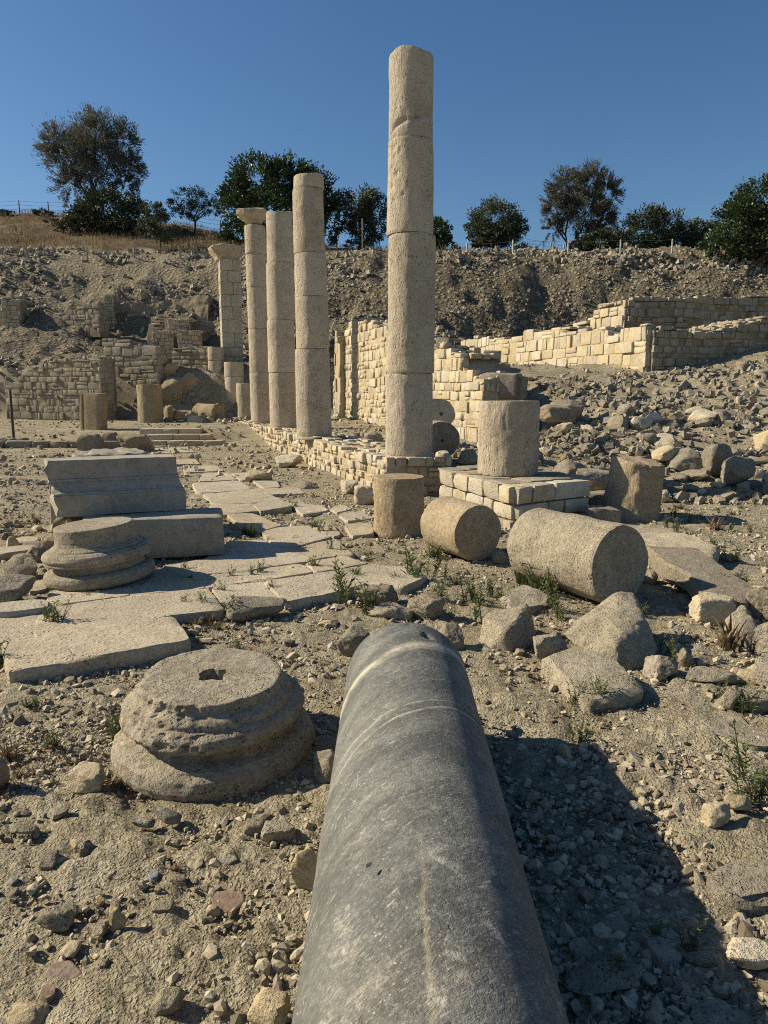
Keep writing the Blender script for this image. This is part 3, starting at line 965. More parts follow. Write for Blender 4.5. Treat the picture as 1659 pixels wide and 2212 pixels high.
# ------------------------------------------------------------------ turned stone: drums, columns, bases
def drum_mesh(name, r0, r1, h, mat, seed, seg=72, rows=28, rough=.012, chip=.05, edge=.018, bulge=0.0, broken=0.0, hole=0.0,
              pitted=.0, dents=0, capn=7, slant=(0, 0), feat=()):
    """one column drum, base at z=0: lathe with weathered skin, chipped arrises, optional broken top and dowel hole"""
    g = np.random.default_rng(seed)
    th = np.linspace(0, 2 * math.pi, seg, endpoint=False)
    tz = np.linspace(0, 1, rows)
    tz = np.concatenate([[0.0], tz[1:-1], [1.0]])
    # body rows
    prof = []
    e = edge
    for t in tz:
        z = t * h
        k = 0.0
        if z < e: k = (1 - z / e) ** 2 * e * .55
        if h - z < e: k = (1 - (h - z) / e) ** 2 * e * .55
        prof.append((lerp(r0, r1, t) - k + bulge * math.sin(math.pi * t), z))
    T, I = np.meshgrid(th, np.arange(len(prof)))
    R = np.array([p[0] for p in prof])[I]
    Z = np.array([p[1] for p in prof])[I]
    off = g.uniform(-40, 40, 3)
    cx, cy = np.cos(T), np.sin(T)
    P = np.stack([cx * r0, cy * r0, Z], -1).reshape(-1, 3)
    w = rough * (fbm(P * 2.2 / max(r0, .2) * .5 + off, 3, seed) * .8)
    w += rough * .9 * fbm(P * np.array([7, 7, 3.2]) + off, 3, seed + 3)
    if pitted:
        pit = fbm(P * np.array([16, 16, 7]) + off, 2, seed + 5)
        w -= pitted * np.clip(pit - .25, 0, 1)
    R = R + w.reshape(R.shape)
    # chips at both arrises
    for zz, sgn in ((0, 1), (h, -1)):
        band = np.clip(1 - np.abs(Z - zz) / (chip * 1.6 + 1e-6), 0, 1)
        n = np.clip(fbm(np.stack([cx * 2.2, cy * 2.2, 0 * cx + zz], -1).reshape(-1, 3) + off, 3, seed + 7).reshape(R.shape) - .38, 0, 1)
        R = R - band * n * chip * 1.1
    for _ in range(dents):
        a, zc, s, dp = g.uniform(0, 6.28), g.uniform(.15, .85) * h, g.uniform(.025, .07), g.uniform(.006, .016)
        da = np.angle(np.exp(1j * (T - a))) * r0
        R = R - dp * np.exp(-((da / s) ** 2 + ((Z - zc) / (s * 1.4)) ** 2) ** 1.5)
    for f in feat:
        if f[0] == 'pit':
            a = math.radians(f[1])
            da = np.angle(np.exp(1j * (T - a))) * r0
            R = R - f[4] * np.exp(-((da / f[3]) ** 2 + ((Z - f[2] * h) / f[3]) ** 2) ** 1.3)
        else:
            a = (math.radians(f[1]) + math.radians(f[2])) / 2; wa = (math.radians(f[2]) - math.radians(f[1])) / 2
            da = np.abs(np.angle(np.exp(1j * (T - a))))
            R = R - f[5] * ((da < wa) & (Z > f[3] * h) & (Z < f[4] * h))
    X, Y = cx * R, cy * R
    zt = np.zeros(seg)
    if broken:
        q = np.stack([np.cos(th) * 1.1, np.sin(th) * 1.1, 0 * th], -1) + off
        zt = broken * (fbm(q, 4, seed + 11) * .75) + slant[0] * np.cos(th) + slant[1] * np.sin(th)
        Z = Z + (np.clip(Z / h, 0, 1) ** 2) * zt[None, :]
    V = [np.stack([X, Y, Z], -1).reshape(-1, 3)]
    F4 = [grid_faces(len(prof), seg, True)]
    nb = len(prof) * seg
    tris = []
    # caps
    for top in (True, False):
        ring = (len(prof) - 1) * seg if top else 0
        zc = h if top else 0
        Rr = R[-1] if top else R[0]
        prev = ring
        rad = np.linspace(1, 0, capn + 1)[1:-1]
        cur = nb
        rings = []
        hole_r = hole
        for q in rad:
            rr = Rr * q
            x, y = rr * np.cos(th), rr * np.sin(th)
            pn = np.stack([x, y, 0 * x + zc], -1)
            z = zc + rough * .8 * fbm(pn * 6 + off, 3, seed + 13) * (1 if top else -1) + (zt * q if top else 0) 
            if top and broken:
                z = z + broken * .35 * fbm(pn * 5 + off, 3, seed + 15) * (1 - q * .3)
            V.append(np.stack([x, y, z], -1))
            rings.append(cur)
            cur += seg
        allr = [prev] + rings
        for a, b in zip(allr[:-1], allr[1:]):
            i = np.arange(seg); j = (i + 1) % seg
            f = np.stack([a + i, a + j, b + j, b + i], -1)
            F4.append(f if top else f[:, ::-1])
        last = allr[-1]
        zc_c = zc
        i = np.arange(seg); j = (i + 1) % seg
        if hole and top:
            hr = hole
            x, y = hr * np.cos(th), hr * np.sin(th)
            V.append(np.stack([x, y, 0 * x + zc], -1)); a = cur; cur += seg
            V.append(np.stack([x * .92, y * .92, 0 * x + zc - hr * 1.6], -1)); b = cur; cur += seg
            F4.append(np.stack([last + i, last + j, a + j, a + i], -1))
            F4.append(np.stack([a + i, a + j, b + j, b + i], -1))
            last = b; zc_c = zc - hr * 1.6
        V.append(np.array([[0, 0, zc_c]])); c = cur; cur += 1
        t3 = np.stack([last + i, last + j, np.full(seg, c)], -1)
        tris.append(t3 if top else t3[:, ::-1])
        nb = cur
    return mesh(name, np.concatenate(V), [np.concatenate(F4), np.concatenate(tris)], mat, True)

def sharp(me, ang=38):
    me.set_sharp_from_angle(angle=math.radians(ang))
    return me

def axis_rot(direction, spin=0.0):
    q = Vector(direction).normalized().to_track_quat('Z', 'Y')
    return (q.to_matrix() @ Matrix.Rotation(spin, 3, 'Z')).to_euler()

# the row of limestone columns on the podium: (x, y, base, [(height above base, radius below, radius above)...])
def column(label, x, y, zb, joints, radii, seed, lean=(0, 0), broken=.05, mat=None, plinth=True, seg=88, rows_pm=16, feats=None, offs=None, name='column', cat='column', group='weathered limestone columns standing in a row'):
    mat = mat or LIME_COL
    r = root(name, label, cat, (x, y, zb), (lean[1], lean[0], 0), group=group)
    g = np.random.default_rng(seed)
    if plinth:
        me = drum_mesh('plinth', radii[0][0] * 1.14, radii[0][0] * 1.06, .07, mat, seed + 90, seg=56, rows=6, rough=.006, chip=.02, edge=.03)
        ob('plinth', me, r, (0, 0, -.03))
    z = .03 if plinth else 0
    for i, (zj, (ra, rb)) in enumerate(zip(joints, radii)):
        h = zj - z
        last = i == len(joints) - 1
        me = drum_mesh('drum', ra, rb, h - .008, mat, seed + i * 7, seg=seg, rows=max(10, int(h * rows_pm)), rough=.005, chip=.035, edge=.016,
                       pitted=.004, dents=3, broken=broken if last else 0.0, feat=(feats or {}).get(i, ()))
        sharp(me, 50)
        ob('drum', me, r, (g.normal(0, .013), g.normal(0, .013), z), (0, 0, 0 if i in (feats or {}) else g.uniform(0, 6.28)))
        z = zj
    return r

def height_at(x_pix, y_pix, Y):
    return at_y(x_pix, y_pix, Y)[2]

# ------------------------------------------------------------------ podium under the columns
PD = np.array([-.305, .952])     # direction of the colonnade
PD /= np.linalg.norm(PD)
PN = np.array([PD[1], -PD[0]])   # to its right
build_wall('podium', 'long low rubble stone podium carrying the row of standing columns', 'podium', (.03, 11.9), PD, 24.0, 1.14, 0.0,
           [(0, .57), (2.2, .60), (2.3, .55), (4.5, .60), (6.5, .64), (10, .58), (16, .52), (24, .5)], LIME_WARM, MORTAR,
           hr=(.11, .21), wr=(.15, .40), seed=12, proud=.045, joint=.018, max_parts=290)

def mid_row(px, Y):              # point on the sight line px at distance Y
    return at_y(px, 900, Y)[0]

Yt = 12.62
xt = mid_row(883, Yt)
zt_ = .58
def hs(ys, Y, zb, px=880):
    return [height_at(px, y, Y - .36) - zb for y in ys]
k = Yt / 1597.0 * 1.005
column('tall lone column of five pale drums standing nearest on the podium end', xt, Yt, zt_, hs([805, 500, 291, 96], Yt, zt_),
       [(.400, .393), (.393, .386), (.378, .364), (.354, .348)], 21, lean=(.004, 0), broken=.06, seg=120, rows_pm=36,
       feats={3: [('pit', -90 + a, f, s * 1.15, d * 1.6) for a, f, s, d in ((-58, .10, .030, .02), (-50, .125, .035, .025), (-42, .14, .03, .025), (-33, .155, .038, .03), (-24, .165, .03, .02), (-15, .18, .022, .02), (-4, .19, .02, .016), (6, .205, .034, .035), (14, .215, .026, .03), (22, .228, .022, .025), (31, .24, .022, .02), (42, .258, .028, .025), (52, .27, .018, .02), (35, .62, .020, .02), (24, .60, .012, .015))],
              1: [('rect', -92, -52, .66, .845, .014)],
              2: [('pit', -90 + a, f, s, d) for a, f, s, d in ((-50, .90, .05, .03), (-46, .80, .04, .03), (-52, .70, .04, .025), (-40, .62, .05, .03), (-56, .5, .05, .03), (-30, .85, .03, .02), (8, .80, .05, .02), (50, .78, .05, .03), (44, .66, .07, .02), (30, .6, .05, .015), (-45, .35, .05, .025), (-20, .4, .03, .02))]})
Y2 = 17.6
x2 = mid_row(680, Y2)
column('second column from the front, topped by a thin drum, just behind the tall one', x2, Y2, .62, hs([752, 638, 543, 401, 371], Y2, .62, 675),
       [(.415, .400), (.388, .378), (.372, .362), (.358, .345), (.345, .338)], 41, lean=(-.012, 0), broken=.03)
Y3 = 23.6
x3 = mid_row(613.5, Y3)
column('third column with a round plugged patch and rounded broken top', x3, Y3, .56, hs([804, 690, 565, 454], Y3, .56, 610),
       [(.435, .425), (.425, .420), (.425, .415), (.405, .395)], 61, lean=(-.008, 0), broken=.06)
Y4 = 28.7
x4 = mid_row(566, Y4)
c4 = column('fourth column carrying a broken piece of capital', x4, Y4, .50, hs([804, 709, 619, 546, 484], Y4, .50, 560),
            [(.43, .42), (.41, .40), (.41, .40), (.40, .39), (.39, .385)], 81, lean=(-.012, 0), broken=.02)
def capital_piece(parent, z, w, d, h, over, seed, mat):
    """worn capital: block flaring out to a thin slab, one side broken off"""
    V, F = ico(4)
    P, F = rock_shape(5, seed, n=6, p=40, noise=.05, box=1, freq=2.4, fine=.02)
    t = (P[:, 2] + 1) / 2
    fl = .66 + .34 * ss(.25, .6, t)
    P = P * np.stack([fl, fl, np.ones_like(t)], -1)
    P[:, 0] = np.where(P[:, 0] < 0, P[:, 0] * over, P[:, 0])
    P = P * np.array([w / 2, d / 2, h / 2])
    return ob('capital', mesh('capital', P, F, mat, True), parent, (0, 0, z + h / 2))
capital_piece(c4, hs([482], Y4, .5, 560)[0], .95, .9, .58, 1.45, 5, LIME_COL)
Y5 = 33.3
column('short stump of a column beside the far pillar', mid_row(532, Y5), Y5, .5, hs([828], Y5, .5, 530), [(.40, .39)], 101, broken=.02, rows_pm=10)

# ------------------------------------------------------------------ tall square pillar of ashlar with capital
def pillar():
    Y = 35.6
    x0, x1 = at_y(479, 900, Y)[0], at_y(523, 900, Y)[0]
    zs = [height_at(490, y, Y) for y in (985 / 3 + 422.4, 890 / 3 + 422.4, 805 / 3 + 422.4, 720 / 3 + 422.4, 640 / 3 + 422.4, 560 / 3 + 422.4, 485 / 3 + 422.4, 410 / 3 + 422.4)]
    r = root('ashlar_pillar', 'tall square pillar of squared blocks with a broken flaring capital', 'pillar', ((x0 + x1) / 2, Y + .5, 0), (0, 0, .30))
    w = (x1 - x0)
    ob('core', mesh('core', _cubeV * np.array([w / 2 - .05, w / 2 - .05, 1]) + np.array([0, 0, 0]), np.array([[0, 1, 3, 2], [4, 6, 7, 5], [0, 4, 5, 1], [2, 3, 7, 6], [0, 2, 6, 4], [1, 5, 7, 3]]), MORTAR, False),
       r, (0, 0, (zs[-1] + .6) / 2), None, (1, 1, (zs[-1] - .65) / 2))
    courses = [.55, (zs[0] + .55) / 2 - .3, zs[0] - .42] + zs
    g = np.random.default_rng(4)
    for i in range(len(courses) - 1):
        z0, z1 = courses[i], courses[i + 1]
        s = w * (.58 if i % 2 else .42) + g.normal(0, .04)
        for sx, wx in ((-w / 2 + s / 2, s), (s / 2, w - s)):
            block('block', r, (sx, -w / 4, (z0 + z1) / 2), (wx - .006, w / 2, z1 - z0 - .006), LIME_COL, i * 2 + (sx > 0), g.normal(0, .008), 0, 0, flavour='ashlar')
        s2 = w * .5 + g.normal(0, .1)
        block('block', r, (-w / 4, w / 4 + .02, (z0 + z1) / 2), (w / 2, w / 2 - .05, z1 - z0 - .014), LIME_COL, i * 3 + 1, flavour='ashlar')
        block('block', r, (w / 4, w / 4 + .02, (z0 + z1) / 2), (w / 2, w / 2 - .05, z1 - z0 - .014), LIME_COL, i * 3 + 2, flavour='ashlar')
    zc = zs[-1]
    P, F = rock_shape(5, 77, n=7, p=34, noise=.07, box=1, freq=2.6, fine=.03)
    t = (P[:, 2] + 1) / 2
    fl = .60 + .40 * ss(.1, .85, t)
    P = P * np.stack([fl, fl, np.ones_like(t)], -1) * np.array([.92, .8, .36])
    ob('capital', mesh('capital', P, F, LIME_COL, True), r, (-.08, 0, zc + .30))
pillar()
def half_pillar(label, px0, px1, Y, joints, seed, zb=.5):
    x0, x1 = at_y(px0, 880, Y)[0], at_y(px1, 880, Y)[0]
    r0 = (x1 - x0) / 2
    r = root('stacked_half_column', label, 'pillar', ((x0 + x1) / 2, Y, zb), group=None)
    z = 0
    for i, y in enumerate(joints):
        zj = height_at((px0 + px1) / 2, y, Y) - zb
        me = sharp(drum_mesh('drum', r0, r0 * .98, zj - z - .01, LIME_COL, seed + i, seg=48, rows=10, rough=.006, chip=.03, edge=.016, pitted=.004, dents=2), 50)
        ob('drum', me, r, (0, 0, z), (0, 0, i * 1.3))
        z = zj
half_pillar('leftmost stack of rounded drums built against the square pillar', 453, 487, 34.6, [857, 831, 779, 750], 300)
half_pillar('rounded stack of drums leaning in front of the square pillar', 487, 529, 34.2, [814, 782], 310)
# ------------------------------------------------------------------ ruined walls
# long cream wall behind the podium (faces left, towards the sun)
wallA = build_wall('ruined_wall', 'tall cream rubble wall behind the columns, stepping down to big shaded end blocks', 'wall', (2.32, 17.5), PD, 14.6, 1.05, .35,
           [(0, 2.05), (.9, 2.1), (1.5, 2.62), (2.4, 2.75), (2.6, 2.9), (4.0, 2.95), (4.4, 3.2), (6.5, 3.5), (8.5, 3.95), (11.2, 4.40), (12.0, 4.30), (12.5, 4.0), (12.9, 3.3), (13.3, 2.4), (14.6, 2.2)],
           LIME_WARM, MORTAR, hr=(.16, .36), wr=(.18, .58), seed=31, proud=.03, max_parts=300)
g_ = np.random.default_rng(55)
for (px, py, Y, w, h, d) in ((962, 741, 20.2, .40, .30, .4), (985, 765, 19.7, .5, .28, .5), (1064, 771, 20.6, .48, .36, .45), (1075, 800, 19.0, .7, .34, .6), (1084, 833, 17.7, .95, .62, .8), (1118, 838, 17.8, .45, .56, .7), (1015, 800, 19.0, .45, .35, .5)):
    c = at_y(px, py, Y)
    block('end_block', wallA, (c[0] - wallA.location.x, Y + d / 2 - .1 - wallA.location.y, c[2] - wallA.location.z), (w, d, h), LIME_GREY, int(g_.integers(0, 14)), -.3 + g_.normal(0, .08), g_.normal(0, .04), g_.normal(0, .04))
# broken cross end of the same ruin, seen as a jagged stair of blocks beside the columns
build_wall('broken_wall_end', 'narrow jagged stub of wall with projecting blocks between two columns', 'wall', (at_y(724, 880, 30.2)[0], 30.2), (.95, .31), 1.0, .8, .6,
           [(0, height_at(730, 725, 30.2)), (.35, height_at(745, 722, 30.2)), (.75, height_at(745, 725, 30.2)), (1.0, height_at(745, 800, 30.2))], LIME, MORTAR, hr=(.32, .52), wr=(.4, .75), seed=35, proud=.12, cap=False)
# wall B : bright ashlar face and dark return wall on the right
build_wall('ruined_wall', 'long bright wall of squared yellow blocks running back on the right', 'wall', (7.62, 22.0), PD, 13.4, 1.0, 1.7,
           [(0, 3.52), (2.0, 3.50), (2.3, 3.75), (4.5, 3.72), (4.7, 3.95), (7, 3.98), (7.2, 3.80), (10, 3.95), (13.4, 4.1)], LIME_WARM, MORTAR,
           hr=(.26, .46), wr=(.30, .75), seed=41, proud=.035, max_parts=300)
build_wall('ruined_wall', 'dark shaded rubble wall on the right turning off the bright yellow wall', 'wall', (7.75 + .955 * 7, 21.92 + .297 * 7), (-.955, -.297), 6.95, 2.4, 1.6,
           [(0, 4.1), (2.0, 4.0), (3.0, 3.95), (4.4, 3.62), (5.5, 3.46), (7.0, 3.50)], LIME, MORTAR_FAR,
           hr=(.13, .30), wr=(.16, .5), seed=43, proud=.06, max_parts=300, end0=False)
# wall C behind it
Yc = 27.0
build_wall('ruined_wall', 'upper lit rubble wall behind the bright one, its top broken into steps', 'wall', (8.5, Yc), PD, 7.2, 1.2, 2.6,
           [(0, 4.85), (1.4, 4.7), (2.2, 4.45), (3.2, 4.4), (3.4, 4.15), (5, 3.9), (7.2, 3.7)], LIME_WARM, MORTAR, hr=(.22, .42), wr=(.3, .7), seed=47, proud=.07)
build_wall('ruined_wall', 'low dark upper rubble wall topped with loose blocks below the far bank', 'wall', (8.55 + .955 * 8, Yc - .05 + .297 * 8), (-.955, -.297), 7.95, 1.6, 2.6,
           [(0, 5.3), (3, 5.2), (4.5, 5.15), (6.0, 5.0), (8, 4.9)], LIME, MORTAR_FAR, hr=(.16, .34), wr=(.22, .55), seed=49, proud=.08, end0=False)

# ---- left: retaining walls of the excavated terrace (all face the court, in half shade)
def front_wall(name, label, px0, px1, Y, base_z, tops, seed, thick=.8, hr=(.2, .34), wr=(.3, .65), mat=None, dy=0.0, **kw):
    """wall facing the court: tops = [(pixel x, pixel y)] of its ragged crest; dy = how much nearer its right end stands"""
    A, B = at_y(px0, 880, Y), at_y(px1, 880, Y + dy)
    v = np.array([A[0] - B[0], A[1] - B[1]])            # runs right to left so that the body lies away from the court
    L = float(np.linalg.norm(v))
    prof = []
    for x, y in tops:
        t = (x - px0) / (px1 - px0)
        prof.append(((1 - t) * L, at_y(x, y, Y + dy * t)[2]))
    return build_wall(name, label, 'wall', (B[0], B[1]), v / L, L, thick, base_z, prof[::-1], mat or LIME, MORTAR_FAR, hr=hr, wr=wr, seed=seed, **kw)
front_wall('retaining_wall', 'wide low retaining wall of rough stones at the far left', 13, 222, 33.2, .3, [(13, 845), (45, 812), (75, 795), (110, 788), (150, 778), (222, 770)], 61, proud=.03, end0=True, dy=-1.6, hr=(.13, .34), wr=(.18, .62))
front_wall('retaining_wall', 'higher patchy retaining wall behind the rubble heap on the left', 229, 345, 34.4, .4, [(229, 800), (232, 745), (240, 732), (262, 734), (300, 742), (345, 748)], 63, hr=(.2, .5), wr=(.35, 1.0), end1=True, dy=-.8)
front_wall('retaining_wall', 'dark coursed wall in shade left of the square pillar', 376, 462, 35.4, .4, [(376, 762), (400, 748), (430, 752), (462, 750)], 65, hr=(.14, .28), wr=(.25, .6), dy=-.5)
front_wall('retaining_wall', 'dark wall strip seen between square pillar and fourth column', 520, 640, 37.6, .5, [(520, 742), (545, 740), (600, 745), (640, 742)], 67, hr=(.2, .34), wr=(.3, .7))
# small cross walls of the rooms on the terrace, lit on their left faces
def cross_wall(label, px, py_top, py_bot, Y, L, seed, drop=.0, thick=.6, mat=None, prof=None, hr=(.16, .28), wr=(.22, .45)):
    p = at_y(px, py_top, Y)
    b = at_y(px, py_bot, Y)
    prof = prof or [(0, p[2]), (L * .4, p[2] + drop * .4), (L, p[2] + drop)]
    return build_wall('cross_wall', label, 'wall', (p[0], Y), (-.16, .987), L, thick, b[2] - .4, prof, mat or LIME_WARM, MORTAR_FAR, hr=hr, wr=wr, seed=seed, proud=.05)
cross_wall('sunlit stepped cross wall high on the left terrace, brightest of the small walls', 318, 725, 745, 37.4, 2.2, 71, drop=1.2)
cross_wall('thin sunlit edge of a wall rising at the head of the left terrace', 224, 640, 705, 43.0, 1.2, 73, drop=.3, thick=.5)
cross_wall('short stepped wall nearer the pillar with lit left edge', 362, 690, 760, 38.4, 1.5, 75, drop=.2, thick=1.1)
cross_wall('lower stepped wall with lit left edge below the recess', 328, 715, 755, 37.0, 1.0, 77, drop=.1, thick=1.0)
cross_wall('dark stepped wall beside the rubble heap with lit left edge', 384, 715, 765, 36.6, 1.0, 79, drop=.1, thick=1.1)
cross_wall('short ruined wall end at far left below the grassy slope', 2, 648, 700, 41.0, 1.5, 81, drop=.2, thick=.9)
cross_wall('rough lit wall end standing free between left wall and rubble heap', 216, 778, 868, 32.6, 1.0, 83, drop=.1, thick=.45, mat=LIME)
front_wall('terrace_wall', 'upper terrace wall of small stones left of the smooth recess', 100, 226, 42.6, 5.0, [(100, 690), (150, 675), (180, 664), (226, 655)], 85, hr=(.2, .3), wr=(.3, .6), dy=-1.2)
front_wall('terrace_wall', 'dark broken terrace wall above and right of the recess', 380, 462, 40.2, 3.6, [(380, 712), (400, 700), (430, 690), (462, 695)], 88, hr=(.18, .3), wr=(.25, .55), proud=.1)
# smooth cut-earth recess behind
def recess():
    Y = 43.4
    a, b = at_y(228, 670, Y), at_y(446, 670, Y)
    zt = [height_at(228, 655, Y), height_at(300, 650, Y), height_at(360, 640, Y), height_at(446, 632, Y)]
    n, m = 60, 24
    xs = np.linspace(a[0], b[0], n)
    tops = np.interp(xs, np.linspace(a[0], b[0], 4), zt)
    V = []
    for j in range(m):
        for i in range(n):
            t = j / (m - 1)
            V.append((xs[i], Y + .5 * math.sin(math.pi * i / (n - 1)) + .6 * t, 5.0 * (1 - t) + tops[i] * t))
    V = np.array(V)
    V[:, 1] += .06 * fbm(V * 1.6, 3, 7)
    V[:, 2] += np.repeat(np.linspace(0, 1, m), n) * .08 * fbm(V * 2.0, 2, 9)
    nb = len(V)
    W = V.copy(); W[:, 1] += 1.6
    F = grid_faces(m, n)
    Fb = grid_faces(m, n)[:, ::-1] + nb
    i = np.arange(n - 1)
    top = np.stack([(m - 1) * n + i, (m - 1) * n + i + 1, nb + (m - 1) * n + i + 1, nb + (m - 1) * n + i], -1)
    j = np.arange(m - 1)
    sl = np.stack([j * n, (j + 1) * n, nb + (j + 1) * n, nb + j * n], -1)
    sr = np.stack([j * n + n - 1, nb + j * n + n - 1, nb + (j + 1) * n + n - 1, (j + 1) * n + n - 1], -1)
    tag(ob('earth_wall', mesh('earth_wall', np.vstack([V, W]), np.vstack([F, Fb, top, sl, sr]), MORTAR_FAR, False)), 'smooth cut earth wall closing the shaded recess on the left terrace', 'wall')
recess()

# ------------------------------------------------------------------ steps up to the upper court
def steps():
    r = kind(ob('stone_steps', None, loc=(0, 0, 0)), 'structure')
    g = np.random.default_rng(3)
    for i, (px0, px1, Y, z) in enumerate(((322, 478, 23.35, .17), (315, 452, 23.85, .34), (300, 432, 24.4, .5))):
        a, b = at_y(px0, 940, Y)[0], at_y(px1, 940, Y)[0]
        x = a
        while x < b - .2:
            w = min(g.uniform(.5, 1.0), b - x)
            block('step_stone', r, (x + w / 2, Y + .32, z - .09), (w - .015, .68, .2), PAVE, int(g.integers(0, 14)), g.normal(0, .02), 0, g.normal(0, .01), flavour='ashlar')
            x += w
steps()
# ------------------------------------------------------------------ paving of the court
def slab_mesh(name, poly, top, thick, mat, seed, rough=.006, edge=.012, plane=(0, 0), rings=9, step=.05, ragged=.012, wear=1.0, bottom=True):
    """stone slab from its outline: chipped edges, worn top. poly in world xy, top = height of its middle, plane = slope"""
    g = np.random.default_rng(seed)
    P = np.array(poly, float)
    area = .5 * np.sum(P[:, 0] * np.roll(P[:, 1], -1) - np.roll(P[:, 0], -1) * P[:, 1])
    if area < 0:
        P = P[::-1]
    pts = []
    for a, b in zip(P, np.roll(P, -1, 0)):
        n = max(2, int(np.linalg.norm(b - a) / step))
        for i in range(n):
            pts.append(a + (b - a) * i / n)
    B = np.array(pts)
    for _ in range(1):                         # round the corners a little
        B = .5 * B + .25 * (np.roll(B, 1, 0) + np.roll(B, -1, 0))
    c = B.mean(0)
    n = len(B)
    dirs = B - c
    ln = np.linalg.norm(dirs, axis=1)[:, None] + 1e-9
    off = g.uniform(-50, 50, 3)
    q3 = np.stack([B[:, 0], B[:, 1], 0 * B[:, 0]], -1)
    B = B + dirs / ln * (ragged * fbm(q3 * 5 + off, 4, seed))[:, None]
    dirs = B - c
    V, fr = [], []
    ks = list(np.linspace(.12, 1, rings - 1) ** .8)
    V.append(np.array([[c[0], c[1], 0]]))
    for k in ks:
        s = np.maximum(1 - edge / np.maximum(np.linalg.norm(dirs, axis=1), .05), .5) if k == ks[-1] else 1.0
        p = c + dirs * (k * (s[:, None] if k == ks[-1] else .985))
        V.append(np.stack([p[:, 0], p[:, 1], np.zeros(n)], -1))
    V.append(np.stack([B[:, 0], B[:, 1], np.full(n, -edge)], -1))
    V.append(np.stack([B[:, 0], B[:, 1], np.full(n, -thick * .5)], -1))
    V.append(np.stack([B[:, 0], B[:, 1], np.full(n, -thick)], -1))
    nr = len(ks)
    A = np.concatenate(V)
    q = np.stack([A[:, 0], A[:, 1], 0 * A[:, 0]], -1)
    topmask = np.concatenate([np.ones(1 + nr * n), np.full(n, .7), np.full(2 * n, .3)])
    A[:, 2] += topmask * rough * (1.3 * fbm(q * 1.7 + off, 3, seed + 1) + .5 * fbm(q * 9 + off, 3, seed + 2)) * wear
    side = np.concatenate([np.zeros(1 + nr * n), np.ones(3 * n)])
    dd = np.concatenate([np.zeros((1 + nr * n, 2)), np.tile(dirs / ln, (3, 1))])
    A[:, :2] += dd * (side * ragged * .8 * fbm(A * np.array([6, 6, 14]) + off, 3, seed + 5))[:, None]
    A[:, 2] += top + plane[0] * (A[:, 0] - c[0]) + plane[1] * (A[:, 1] - c[1])
    i = np.arange(n); j = (i + 1) % n
    tri = np.stack([np.zeros(n, int), 1 + i, 1 + j], -1)
    quads = []
    for r_ in range(nr + 2):
        a = 1 + r_ * n; b = a + n
        quads.append(np.stack([a + i, b + i, b + j, a + j], -1))
    F = [tri, np.concatenate(quads)]
    if bottom:
        A = np.vstack([A, [[c[0], c[1], A[-n:, 2].mean()]]])
        a = 1 + (nr + 2) * n
        F.append(np.stack([a + j, a + i, np.full(n, len(A) - 1)], -1))
        F = [np.concatenate([tri, F[2]]), F[1]]
    ctr = np.array([c[0], c[1], top - thick])
    me = mesh(name, A - ctr, F, mat, True)
    sharp(me, 42)
    return me, ctr

pav = kind(ob('pavement', None), 'structure')
SL = []
SL.append((Z1((30, 1508), (560, 1420), (1108, 1342), (1226, 1492), (760, 1575), (70, 1690)), .085))
SL.append((Z1((-220, 1345), (250, 1302), (232, 1474), (20, 1505), (-220, 1545)), .075))
SL.append((Z1((258, 1300), (430, 1268), (830, 1212), (1335, 1166), (1440, 1302), (1112, 1338), (240, 1470)), .078))
SL.append((Z1((310, 1245), (420, 1262), (828, 1207), (1040, 1030), (760, 1060), (330, 1180)), .07))
SL.append((Z1((842, 1204), (1330, 1160), (1195, 1082), (1055, 1026)), .072))
SL.append((Z1((1060, 1022), (1205, 1080), (1640, 1040), (1760, 1010), (1390, 960)), .075))
SL.append((Z1((1215, 1083), (1345, 1160), (1660, 1128), (1660, 1045)), .07))
SL.append((Z2((-70, 880), (0, 940), (555, 882), (640, 868), (400, 778), (325, 733), (110, 742), (-10, 820)), .075))
SL.append((Z2((318, 680), (420, 655), (600, 641), (762, 716), (560, 768), (402, 774)), .08))
SL.append((Z2((408, 781), (562, 776), (772, 724), (905, 830), (705, 848), (648, 868)), .07))
SL.append((Z2((0, 948), (560, 888), (655, 938), (330, 990), (0, 1030)), .072))
SL.append((Z2((612, 882), (700, 860), (850, 832), (1000, 884), (806, 922), (662, 938)), .07))
SL.append((Z2((338, 1003), (800, 928), (985, 1012), (800, 1068), (470, 1134)), .085))
SL.append((Z2((808, 926), (1003, 889), (1060, 888), (1262, 915), (1376, 965), (1225, 1035), (990, 1010)), .082))
SL.append((Z2((8, 1038), (328, 1005), (455, 1122), (330, 1135), (62, 1122)), .06))
SL.append((Z2((95, 568), (250, 560), (432, 640), (312, 670), (205, 662)), .06))
SL.append((Z2((0, 507), (268, 500), (300, 540), (85, 563), (-40, 545)), .055))
SL.append((Z2((278, 498), (376, 444), (500, 508), (304, 543)), .06))
SL.append((Z2((-60, 432), (322, 402), (374, 441), (274, 492), (10, 503)), .055))
SL.append((Z2((-130, 365), (160, 350), (240, 400), (20, 424), (-100, 420)), .05))
SL.append((Z2((822, 572), (990, 545), (1030, 590), (872, 612)), .045))
SL.append((Z2((770, 530), (840, 506), (890, 534), (802, 552)), .045))
SL.append((Z2((860, 640), (1020, 622), (1030, 690), (900, 705)), .035))
SL.append((Z2((450, 480), (560, 470), (600, 505), (510, 515)), .03))
SL.append((Z2((590, 515), (700, 505), (740, 540), (620, 552)), .03))
SL.append(([(322, 968), (410, 966), (418, 976), (330, 979)], .05))
SL.append(([(296, 957), (420, 953), (440, 960), (320, 965)], .06))
SL.append((Z2((515, 512), (640, 500), (700, 545), (580, 563)), .045))
SL.append((Z2((250, 346), (400, 340), (430, 388), (330, 396)), .045))
